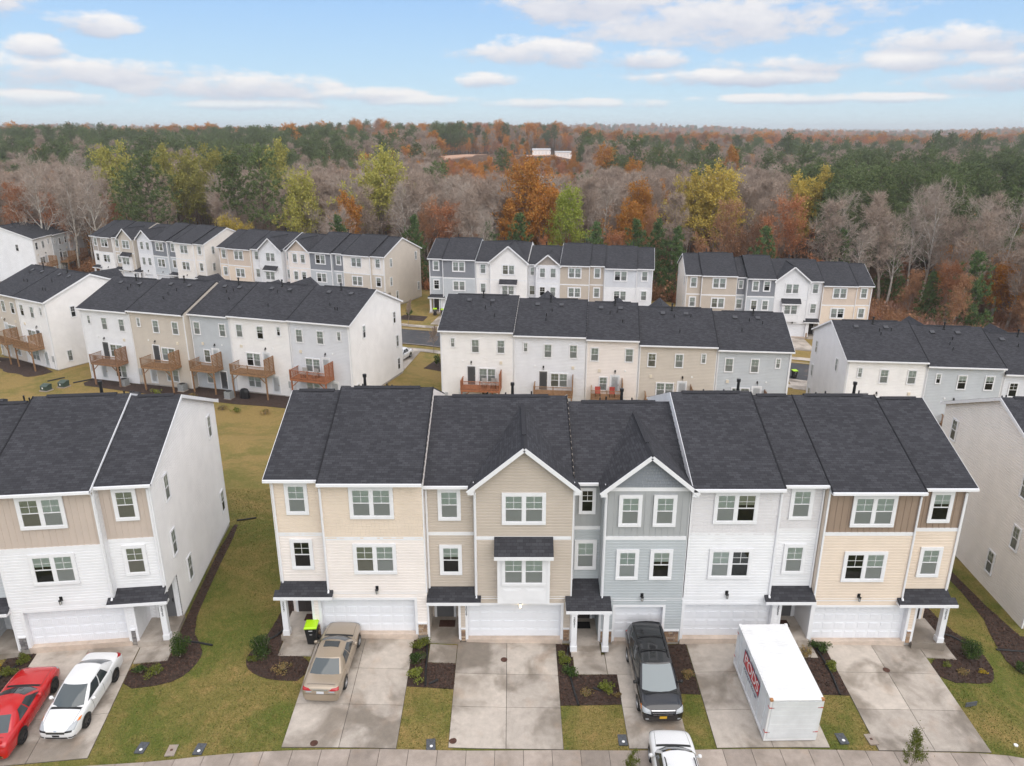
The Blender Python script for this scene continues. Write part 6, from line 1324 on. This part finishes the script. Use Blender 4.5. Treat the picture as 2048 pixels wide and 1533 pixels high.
PL = [proto('leafy%d' % k, lambda k=k: grow_deciduous(70 + k, 20, 1.2, .68, .42, nlimb=14, base=.25, twigs=5), 'bark_grey', 'leaf_orange') for k in range(3)]
PT = [proto('thin%d' % k, lambda k=k: grow_deciduous(90 + k, 20, 1.0, .38, .36, nlimb=14, base=.22, twigs=5), 'bark_grey', 'leaf_brown') for k in range(3)]
PP = [proto('pine%d' % k, lambda k=k: grow_pine(120 + k, 20, (.5, .58, .42, .35)[k], (1., .9, 1.1, 1.15)[k]), 'bark_pine', 'needle') for k in range(4)]
PY = [proto('young%d' % k, lambda k=k: grow_pine(140 + k, 12, .1, 1., True), 'bark_pine', 'needle_young') for k in range(3)]
KIND = dict(bare=(PB, 20, None, 5.6, 'bare_tree'), syc=(PS, 20, None, 8.6, 'sycamore_tree'), pine=(PP, 20, None, 7.6, 'pine_tree'), youngpine=(PY, 12, None, 5.6, 'young_pine_tree'), orange=(PL, 20, 'leaf_orange', 9., 'autumn_tree'), rust=(PT, 20, 'leaf_rust', 8., 'autumn_tree'), brown=(PT, 20, 'leaf_brown', 8., 'autumn_tree'),
            yellow=(PL, 20, 'leaf_yellow', 9., 'autumn_tree'), ygreen=(PL, 20, 'leaf_ygreen', 9., 'autumn_tree'), lime=(PL, 20, 'leaf_lime', 9., 'autumn_tree'))
TR = random.Random(5)
def tree(kind, x, y, h, wid, lab, group, k=None):
    pr, h0, cm, w0, nm = KIND[kind]; t = pr[TR.randrange(len(pr)) if k is None else k % len(pr)]; h0, w0 = DIM[t[0].name]; s = h / h0; sw_ = s if wid is None else min(max(wid / w0, s * .75), s * 1.6)
    r = empty(nm, (x, y, tz(x, y) - .1), TR.uniform(0, 6.28), lab, 'tree', group); r.scale = (sw_, sw_, s)
    link('trunk', t[0], r); link('crown', t[1], r, material=cm)
NOTABLE = [('syc', -103.9, 165, 20.3, 11.6), ('syc', -99.1, 170, 18.4, 7.7), ('syc', -91.9, 168, 17.7, 8.7), ('pine', -75.8, 160, 20.4, 11.8), ('pine', -83.8, 168, 17.7, 8.7), ('pine', -57.0, 158, 20.4, 8.1), ('pine', -51.9, 160, 22.1, 9.7), ('ygreen', -101.4, 200, 21.8, 8.9), ('ygreen', -95.4, 215, 21.0, 9.6), ('ygreen', -91.9, 220, 19.6, 8.5), ('ygreen', -83.7, 215, 20.8, 8.3), ('ygreen', -63.8, 210, 22.1, 8.0), ('ygreen', -43.8, 160, 16.8, 6.2), ('ygreen', -28.7, 165, 21.2, 13.7), ('orange', -33.8, 155, 12.8, 5.1), ('bare', -29.4, 158, 13.9, 6.2), ('rust', -13.2, 150, 11.4, 7.9), ('brown', -18.5, 152, 12.3, 6.0), ('orange', 3.3, 160, 19.4, 12.3), ('orange', 5.7, 158, 14.6, 9.2), ('orange', 0.6, 156, 11.3, 7.1), ('lime', 11.1, 152, 14.2, 4.9), ('syc', 18.9, 165, 14.2, 8.6), ('bare', 16.1, 170, 15.3, 7.7), ('orange', 28.8, 170, 14.2, 8.8), ('orange', 23.9, 160, 11.0, 6.3), ('brown', 30.0, 160, 9.9, 7.3), ('yellow', 44.2, 165, 17.8, 12.8), ('yellow', 38.5, 165, 16.3, 7.5), ('yellow', 71.5, 180, 16.7, 9.3), ('yellow', 66.4, 178, 15.0, 6.9), ('rust', 55.4, 150, 12.8, 7.3), ('brown', 47.4, 150, 9.9, 6.9), ('rust', 50.1, 146, 9.2, 5.8), ('syc', 75.3, 135, 16.9, 9.6), ('syc', 75.2, 140, 15.2, 6.4), ('syc', 80.8, 128, 14.1, 6.7), ('syc', 83.1, 126, 14.7, 7.4), ('syc', 66.0, 150, 13.7, 6.8), ('bare', 72.0, 150, 13.3, 6.8), ('rust', 71.4, 120, 4.8, 4.8), ('youngpine', 69.5, 122, 2.6, 3.3), ('youngpine', 73.9, 118, 6.5, 2.4), ('brown', 67.3, 124, 2.6, 4.2), ('youngpine', 60.9, 138, 7.5, 5.5), ('pine', 67.1, 136, 7.0, 7.2), ('youngpine', 68.6, 134, 4.5, 4.5), ('youngpine', -18.6, 142, 9.6, 3.7), ('youngpine', 1.5, 145, 9.6, 5.9), ('youngpine', -4.6, 143, 8.4, 3.2), ('youngpine', 15.7, 140, 8.6, 4.6), ('youngpine', 23.0, 139, 9.2, 5.5), ('youngpine', 26.6, 137, 9.4, 6.3), ('youngpine', 30.0, 137, 8.1, 4.5), ('youngpine', -33.5, 146, 9.2, 3.8), ('brown', 43.8, 152, 11.7, 6.0), ('brown', 36.8, 140, 6.3, 5.6), ('youngpine', 47.3, 140, 7.7, 2.8), ('rust', 19.0, 139, 7.2, 2.8), ('rust', 6.2, 142, 6.1, 3.4), ('yellow', -56.7, 150, 8.7, 3.0), ('yellow', -54.0, 150, 8.0, 3.0), ('rust', -88.3, 172, 11.0, 5.2), ('rust', -102.4, 170, 11.7, 4.4), ('rust', -108.1, 165, 14.2, 5.4), ('pine', -4.2, 330, 18.1, 7.6), ('pine', 47.4, 300, 22.9, 8.6), ('pine', 55.2, 290, 20.7, 9.3), ('pine', 58.6, 285, 18.1, 8.2), ('orange', 36.9, 310, 19.4, 7.9), ('pine', 148.5, 420, 24.2, 9.6), ('pine', 227.5, 420, 24.7, 6.9), ('pine', 249.4, 420, 24.7, 8.0), ('pine', 241.0, 430, 24.0, 7.1), ('orange', 83.7, 300, 19.2, 7.7), ('pine', 81.9, 320, 20.6, 8.2), ('pine', 70.3, 300, 17.8, 8.6), ('orange', 43.7, 220, 11.4, 8.6), ('orange', 40.3, 260, 15.5, 6.7), ('rust', -117.2, 480, 24.7, 9.2), ('orange', -132.1, 480, 28.2, 12.2), ('rust', -97.0, 470, 22.5, 10.2), ('rust', -72.8, 470, 25.9, 11.9), ('orange', -45.0, 460, 24.7, 11.7)]
WORD = dict(syc='pale-barked bare tree', pine='tall dark green pine', ygreen='yellow-green tree', orange='orange tree', rust='rust-red tree', brown='brown-leaved tree', lime='bright lime-green slender tree', yellow='yellow tree', youngpine='young green pine', bare='bare grey-brown tree')
def whereabouts(x, y):
    t = x / y
    for lim, w in ((-.55, 'above the far left gable end'), (-.42, 'behind the farthest left row'), (-.27, 'between the farthest left row and the beige end wall'), (-.12, 'behind the beige end wall'), (.0, 'behind the left half of the far central row'), (.13, 'behind the right half of the far central row'), (.25, 'between the far central and far right rows'), (.4, 'behind the far right row'), (.52, 'right of the far right row'), (9, 'at the right picture edge')):
        if t < lim: return w
UNIQ = {0: 'tallest pale-barked bare tree at the left picture edge', 3: 'large dark green pine with a broad crown, far left', 5: 'left of two tall pines behind the far left rows', 6: 'right and taller of two tall pines behind the far left rows', 13: 'largest yellow-green tree, broad open crown behind the beige end wall', 18: 'largest orange oak-like tree behind the far central row', 16: 'bushy rust-orange tree behind the left end of the far central row', 21: 'slender lime-green tree right of the large orange tree', 27: 'largest yellow tree behind the far right row', 31: 'rust-orange tree behind the white gabled far right townhouse', 34: 'big pale bare tree with wide crown, right of the far right row', 40: 'small rust-red tree in front of the bare trees at the right', 45: 'round green pine beside the right end of the far right row'}
fam = {}
for k, (kd, x, y, zt, wd) in enumerate(NOTABLE):
    if k not in UNIQ: fam.setdefault((kd, whereabouts(x, y)), []).append((x / y, k))
for key, v in fam.items():
    v.sort()
    for i, (_, k) in enumerate(v):
        if len(v) > 1: UNIQ[k] = '%s %s, %s' % (WORD[key[0]], key[1], ['leftmost', 'second from the left', 'third from the left', 'fourth from the left', 'fifth from the left'][i])
for k, (kd, x, y, zt, wd) in enumerate(NOTABLE):
    h = max(zt - tz(x, y) + .2, 3.); lab = UNIQ.get(k) or '%s %s' % (WORD[kd], whereabouts(x, y)); tree(kd, x, y, h, wd, lab, 'trees of the wood', k)
# the rest of the wood: individuals in front, one mass behind
NX = np.array([(a, b) for _, a, b, _, _ in NOTABLE]); cand = []
FR = random.Random(21)
NB_ = [(x, y, w_) for k_, x, y, z_, w_ in NOTABLE if y < 260 and z_ > 8]
def species(x, y):
    t = x / y; d = y - float(edge_y(x)); r = FR.random(); C = FR.choices
    if t > .37 and 34 < d < 230: return C(['pine', 'rust', 'bare', 'orange'], (.84, .07, .05, .04))[0]
    if t < -.2 and y > 290: return C(['pine', 'rust', 'orange', 'bare', 'brown'], (.50, .12, .12, .14, .12))[0]
    if 520 < y < 575 and -.1 < t < .03: return 'pine'
    if y > 300: return C(['pine', 'rust', 'orange', 'bare', 'brown'], (.15, .22, .19, .24, .20))[0]
    if d > 60: return C(['bare', 'syc', 'brown', 'rust', 'orange', 'pine'], (.42, .06, .2, .14, .12, .06))[0]
    return C(['bare', 'syc', 'brown', 'rust', 'orange', 'pine'], (.50, .12, .2, .09, .07, .02) if t > -.12 else (.58, .16, .15, .05, .03, .03))[0]
y = 84.
while y < 640:
    stp = 4.3 if y < 260 else (5.5 if y < 400 else 8.); x = -.78 * y - 6
    while x < .80 * y + 6:
        a, b = x + FR.uniform(-.42, .42) * stp, y + FR.uniform(-.42, .42) * stp
        if b > float(edge_y(a)) + 1.5 and not in_clear(a, b) and not (-.088 < a / b < -.012 and 405 < b < 520) and not (.022 < a / b < .078 and 400 < b < 622):
            sp_ = species(a, b)
            if any(ny > b - 3 and abs(a / b - nx_ / ny) < .36 * nw / ny for nx_, ny, nw in NB_): x += stp; continue
            if np.min((NX[:, 0] - a) ** 2 + (NX[:, 1] - b) ** 2) > 4.0 and not (sp_ == 'pine' and b < 420 and FR.random() < .45): cand.append((b - float(edge_y(a)), a, b, sp_))
        x += stp
    y += stp
cand.sort(key=lambda c: c[0] + .25 * c[2]); caps = dict(bare=285, syc=60, brown=120, rust=70, orange=50, pine=150); used = {}; rest = []
GL = dict(bare=('bare grey-brown tree standing in the wood behind the townhouses', 'bare trees of the wood'), syc=('pale-barked bare tree among the darker trees of the wood', 'pale bare trees of the wood'), brown=('brown-leaved tree among the bare trees of the wood', 'brown-leaved trees of the wood'), rust=('rust-red tree among the bare trees of the wood', 'rust-red trees of the wood'), orange=('orange tree deep among the bare trees of the wood', 'orange trees of the wood'), pine=('dark green pine within the wood beyond the bare trees', 'pines of the wood'))
for d, x, y, kd in cand:
    n_ = used.get(kd, 0); far = y > 330
    h = {'bare': FR.uniform(16.5, 22), 'syc': FR.uniform(17, 22), 'brown': FR.uniform(8, 14), 'rust': FR.uniform(8, 14), 'orange': FR.uniform(10, 15), 'pine': FR.uniform(14, 24)}[kd]
    if d < 12: h *= FR.uniform(.75, .95)
    if -.1 < x / y < .09 and 215 < y < 510: h = min(h, np.interp(y, [215, 300, 380], [15, 11, 8]))
    if kd == 'pine' and d < 60 and y < 300: h *= .9
    if n_ < caps[kd] and y < 360: used[kd] = n_ + 1; tree(kd, x, y, h, None, *GL[kd])
    else: rest.append((x, y, h, kd))
# the mass: points carry a species index, size and turn; geometry nodes set the crowns on them
def scatter_object(name, pts, protos, label, kind='stuff'):
    me = bpy.data.meshes.new(name); A = np.array([(p[0], p[1]) for p in pts]); Z = terr(A[:, 0], A[:, 1]) - .2; me.from_pydata([(a[0], a[1], z) for a, z in zip(A, Z)], [], [])
    for nm, vals in (('idx', [p[3] for p in pts]), ('size', [p[2] for p in pts]), ('turn', [FR.uniform(0, 6.28) for _ in pts])):
        t = me.attributes.new(nm, 'INT' if nm == 'idx' else 'FLOAT', 'POINT'); t.data.foreach_set('value', np.array(vals, np.int32 if nm == 'idx' else np.float32))
    o = link(name, me); tag(o, label, 'forest', None, kind)
    col = bpy.data.collections.new(name + '_kinds')
    for i, (pa, pb, m) in enumerate(protos):
        bm = bmesh.new(); bm.from_mesh(pa); nf = len(bm.faces); bm.from_mesh(pb); bm.faces.ensure_lookup_table()
        for f in bm.faces[nf:]: f.material_index = 1
        mm = bpy.data.meshes.new('kind_%02d' % i); bm.to_mesh(mm); bm.free(); mm.materials.append(pa.materials[0]); mm.materials.append(MATS[m] if m else pb.materials[0])
        q = bpy.data.objects.new('kind_%02d' % i, mm); col.objects.link(q)
    ng = bpy.data.node_groups.new(name + '_nodes', 'GeometryNodeTree'); ng.interface.new_socket('Geometry', in_out='INPUT', socket_type='NodeSocketGeometry'); ng.interface.new_socket('Geometry', in_out='OUTPUT', socket_type='NodeSocketGeometry')
    gi, go = nd(ng, 'NodeGroupInput'), nd(ng, 'NodeGroupOutput'); ip = nd(ng, 'GeometryNodeInstanceOnPoints'); ci = nd(ng, 'GeometryNodeCollectionInfo', transform_space='ORIGINAL'); ci.inputs[0].default_value = col; ci.inputs['Separate Children'].default_value = True; ci.inputs['Reset Children'].default_value = True
    def attr(n_, ty): a_ = nd(ng, 'GeometryNodeInputNamedAttribute', data_type=ty); a_.inputs['Name'].default_value = n_; return a_.outputs[0]
    l = ng.links.new; l(gi.outputs[0], ip.inputs['Points']); l(ci.outputs[0], ip.inputs['Instance']); ip.inputs['Pick Instance'].default_value = True; l(attr('idx', 'INT'), ip.inputs['Instance Index'])
    cx = nd(ng, 'ShaderNodeCombineXYZ'); l(attr('turn', 'FLOAT'), cx.inputs[2]); l(cx.outputs[0], ip.inputs['Rotation']); l(attr('size', 'FLOAT'), ip.inputs['Scale']); l(ip.outputs[0], go.inputs[0])
    md = o.modifiers.new('wood', 'NODES'); md.node_group = ng; return o
PROT = [(*PB[0], None), (*PB[1], None), (*PB[3], None), (*PS[0], None), (*PT[0], 'leaf_brown'), (*PT[1], 'leaf_rust'), (*PL[0], 'leaf_orange'), (*PP[0], None), (*PP[1], None), (*PP[3], None)]
IDX = dict(bare=(0, 1, 2), syc=(3,), brown=(4,), rust=(5,), orange=(6,), pine=(7, 8, 9))
scatter_object('woodland', [(x, y, h / 21, FR.choice(IDX[kd])) for x, y, h, kd in rest], PROT, 'mixed autumn woodland of bare trees and pines stretching behind the rows')
far = []; y = 640.
while y < 6500:
    stp = 9 if y < 900 else (14 if y < 1500 else 30 if y < 3000 else 48); wd = .80 if y < 3000 else .78; x = -wd * y
    while x < wd * y:
        a, b = x + FR.uniform(-.5, .5) * stp, y + FR.uniform(-.5, .5) * stp; v = 1100 < y < 1800
        if not (v and FR.random() < .4): far.append((a, b, FR.uniform(.7, 1.2) * (1 if y < 1500 else 1.35), FR.choice([7, 8, 9, 7, 8, 5, 6, 4, 0] if a < -.2 * b else [7, 8, 5, 6, 4, 0, 5, 4, 1, 9])))
        x += stp
    y += stp
scatter_object('distant_forest', far, PROT, 'distant hazy forest along the horizon')
# brushwood at the wood's edge
def bush_proto(seed, m):
    rng = random.Random(seed); C = TreeMesh()
    for k in range(90):
        t = rng.uniform(0, 6.3); d = Vector((math.cos(t) * .5, math.sin(t) * .5, rng.uniform(.6, 1.3))); a = Vector((rng.gauss(0, .4), rng.gauss(0, .4), 0)); e = a + d * rng.uniform(.8, 1.8); C.rib(a, e, .05, rng)
        for _ in range(3): C.rib(a.lerp(e, rng.uniform(.4, 1)), e + Vector((rng.gauss(0, .4), rng.gauss(0, .4), rng.gauss(.1, .3))), .04, rng)
        if rng.random() < .6:
            for _ in range(3): C.leaf(e + Vector((rng.gauss(0, .35), rng.gauss(0, .35), rng.gauss(-.3, .35))), .24, rng)
    return C.mesh('bush_%d' % seed, m)
em = bpy.data.meshes.new('none'); em.materials.append(MATS['twig'])
bush = []
for _ in range(2600):
    x = FR.uniform(-150, 150); b = float(edge_y(x)) + abs(FR.gauss(0, 16)) - .5
    if abs(x) < .8 * b: bush.append((x, b, FR.uniform(.7, 1.7), FR.randrange(4)))
scatter_object('undergrowth', bush, [(em, bush_proto(1, 'leaf_brown'), None), (em, bush_proto(2, 'twig_red'), None), (em, bush_proto(3, 'leaf_rust'), None), (em, bush_proto(4, 'leaf_brown'), None)], 'brown brushwood and leaf litter along the wood edge')

# young street trees
def sapling(x, y, h, lab, leafy):
    T, C = grow_deciduous(int(abs(x * 7) + y), 6, .9, .0 if not leafy else .4, .13, nlimb=9, base=.35, twigs=3)
    for t in (T, C): t.v = [(a * .62, b * .62, c) for a, b, c in t.v]
    r = empty('young_street_tree', (x, y, tz(x, y)), 0, lab, 'tree', 'young street trees'); s = h / 6; r.scale = (s, s, s); link('trunk', T.mesh('trunk', 'bark_grey'), r); link('crown', C.mesh('crown', 'shrub_light' if leafy else 'twig'), r)
sapling(16.55, 24.2, 2.9, 'young leafy tree in front of the right end driveway, cut by the bottom edge', True); sapling(4.75, 23.9, 2.2, 'thin young tree beside the narrow driveway, cut by the bottom edge', True)
sapling(-10.6, 96.9, 4.0, 'bare young street tree left of the central middle row', False); sapling(-16.0, 112.0, 4.0, 'bare young street tree by the far lime bins', False)
# white sheds on the cleared hilltop
for x, w, l_ in ((23.0, 14, 'left long white shed on the cleared hilltop'), (40.0, 12.5, 'right long white shed on the cleared hilltop')):
    r = empty('long_shed', (x, 612, tz(x, 612) + 1.2), 0, l_, 'shed', 'white sheds on the hill'); MB().box(-w / 2, w / 2, -3, 3, -4, 2.6).build('wall', 'siding_offwhite', r)
    m = MB(); m.face((-w / 2 - .3, -3.4, 2.5), (w / 2 + .3, -3.4, 2.5), (w / 2 + .3, 0, 3.6), (-w / 2 - .3, 0, 3.6)).face((-w / 2 - .3, 3.4, 2.5), (w / 2 + .3, 3.4, 2.5), (w / 2 + .3, 0, 3.6), (-w / 2 - .3, 0, 3.6)).build('roof', 'meter_grey', r)
    for k in range(5): MB().box(-w / 2 + 1.5 + k * w / 5, -w / 2 + 3.2 + k * w / 5, -3.05, -3, -.6, 1.4).build('door', 'pod_pale', r)
# ------------------------------------------------------------------ grass blades on the near lawns
GR = np.random.default_rng(4); n = 260000; X = GR.uniform(-27, 28, n); Y = GR.uniform(25.0, 50.0, n)
keep = np.ones(n, bool)
for a, b, c, d in [(-11.9, 22.5, 32.1, 44.7)] + [(x0 - .03, x1 + .03, 20, 32.4) for _, x0, x1, _ in DRV] + [(5.12, 7.9, 20, 32.4), (4.7, 7.9, 30.2, 32.4)]: keep &= ~((X > a) & (X < b) & (Y > c) & (Y < d))
keep &= Y > np.interp(X, [p[0] for p in sw], [p[1] for p in sw]) + .01
xl = (X - LO[0]) * lu[0] + (Y - LO[1]) * lu[1]; yl = (X - LO[0]) * lw[0] + (Y - LO[1]) * lw[1]
keep &= ~((xl > 0) & (xl < 14.5) & (yl > 0) & (yl < 12.3)) & ~((xl > LX0 - .03) & (xl < LX1 + .03) & (yl < .3)) & ~((X > 27.9) & (Y > 34))
for pl in BEDP[:9] + [w_[1] for w_ in WALKS]:
    xs = [p[0] for p in pl]; ys = [p[1] for p in pl]; m = keep & (X > min(xs)) & (X < max(xs)) & (Y > min(ys)) & (Y < max(ys))
    for k in np.nonzero(m)[0]:
        if inside(pl, X[k], Y[k]): keep[k] = False
X, Y = X[keep], Y[keep]; Z = terr(X, Y); n = len(X); t = GR.uniform(0, 6.283, n); hgt = GR.uniform(.02, .075, n); wd = GR.uniform(.012, .03, n); ln = GR.normal(0, .025, (n, 2))
V = np.empty((n, 3, 3)); V[:, 0] = np.stack([X - np.cos(t) * wd, Y - np.sin(t) * wd, Z - .005], -1); V[:, 1] = np.stack([X + np.cos(t) * wd, Y + np.sin(t) * wd, Z - .005], -1); V[:, 2] = np.stack([X + ln[:, 0], Y + ln[:, 1], Z + hgt], -1)
me = bpy.data.meshes.new('lawn_grass'); me.vertices.add(n * 3); me.vertices.foreach_set('co', V.ravel().astype(np.float32)); me.loops.add(n * 3); me.loops.foreach_set('vertex_index', np.arange(n * 3, dtype=np.int32)); me.polygons.add(n); me.polygons.foreach_set('loop_start', np.arange(0, n * 3, 3, dtype=np.int32)); me.update(); me.validate()
me.materials.append(MATS['grass_blade'] if 'grass_blade' in MATS else (leaf_mat('grass_blade', [(.065, .09, .018), (.13, .155, .034), (.27, .20, .075), (.10, .125, .027)], .1), MATS['grass_blade'])[1])
tag(link('lawn_grass', me), 'short patchy lawn grass around the driveways', 'grass', None, 'stuff')
# ------------------------------------------------------------------ the air between here and the horizon
hz_m = bpy.data.materials.new('haze'); hz_m.use_nodes = True; t_ = hz_m.node_tree; t_.nodes.remove(t_.nodes['Principled BSDF']); pv_ = nd(t_, 'ShaderNodeVolumePrincipled'); pv_.inputs['Color'].default_value = (.94, .975, 1., 1); pv_.inputs['Density'].default_value = .0002; pv_.inputs['Anisotropy'].default_value = .2
t_.links.new(pv_.outputs[0], t_.nodes['Material Output'].inputs['Volume']); MATS['haze'] = hz_m
tag(MB().box(-8000, 8000, -110, 8500, -40, 80).build('haze', 'haze'), 'thin pale haze over the whole view', None, None, 'stuff')
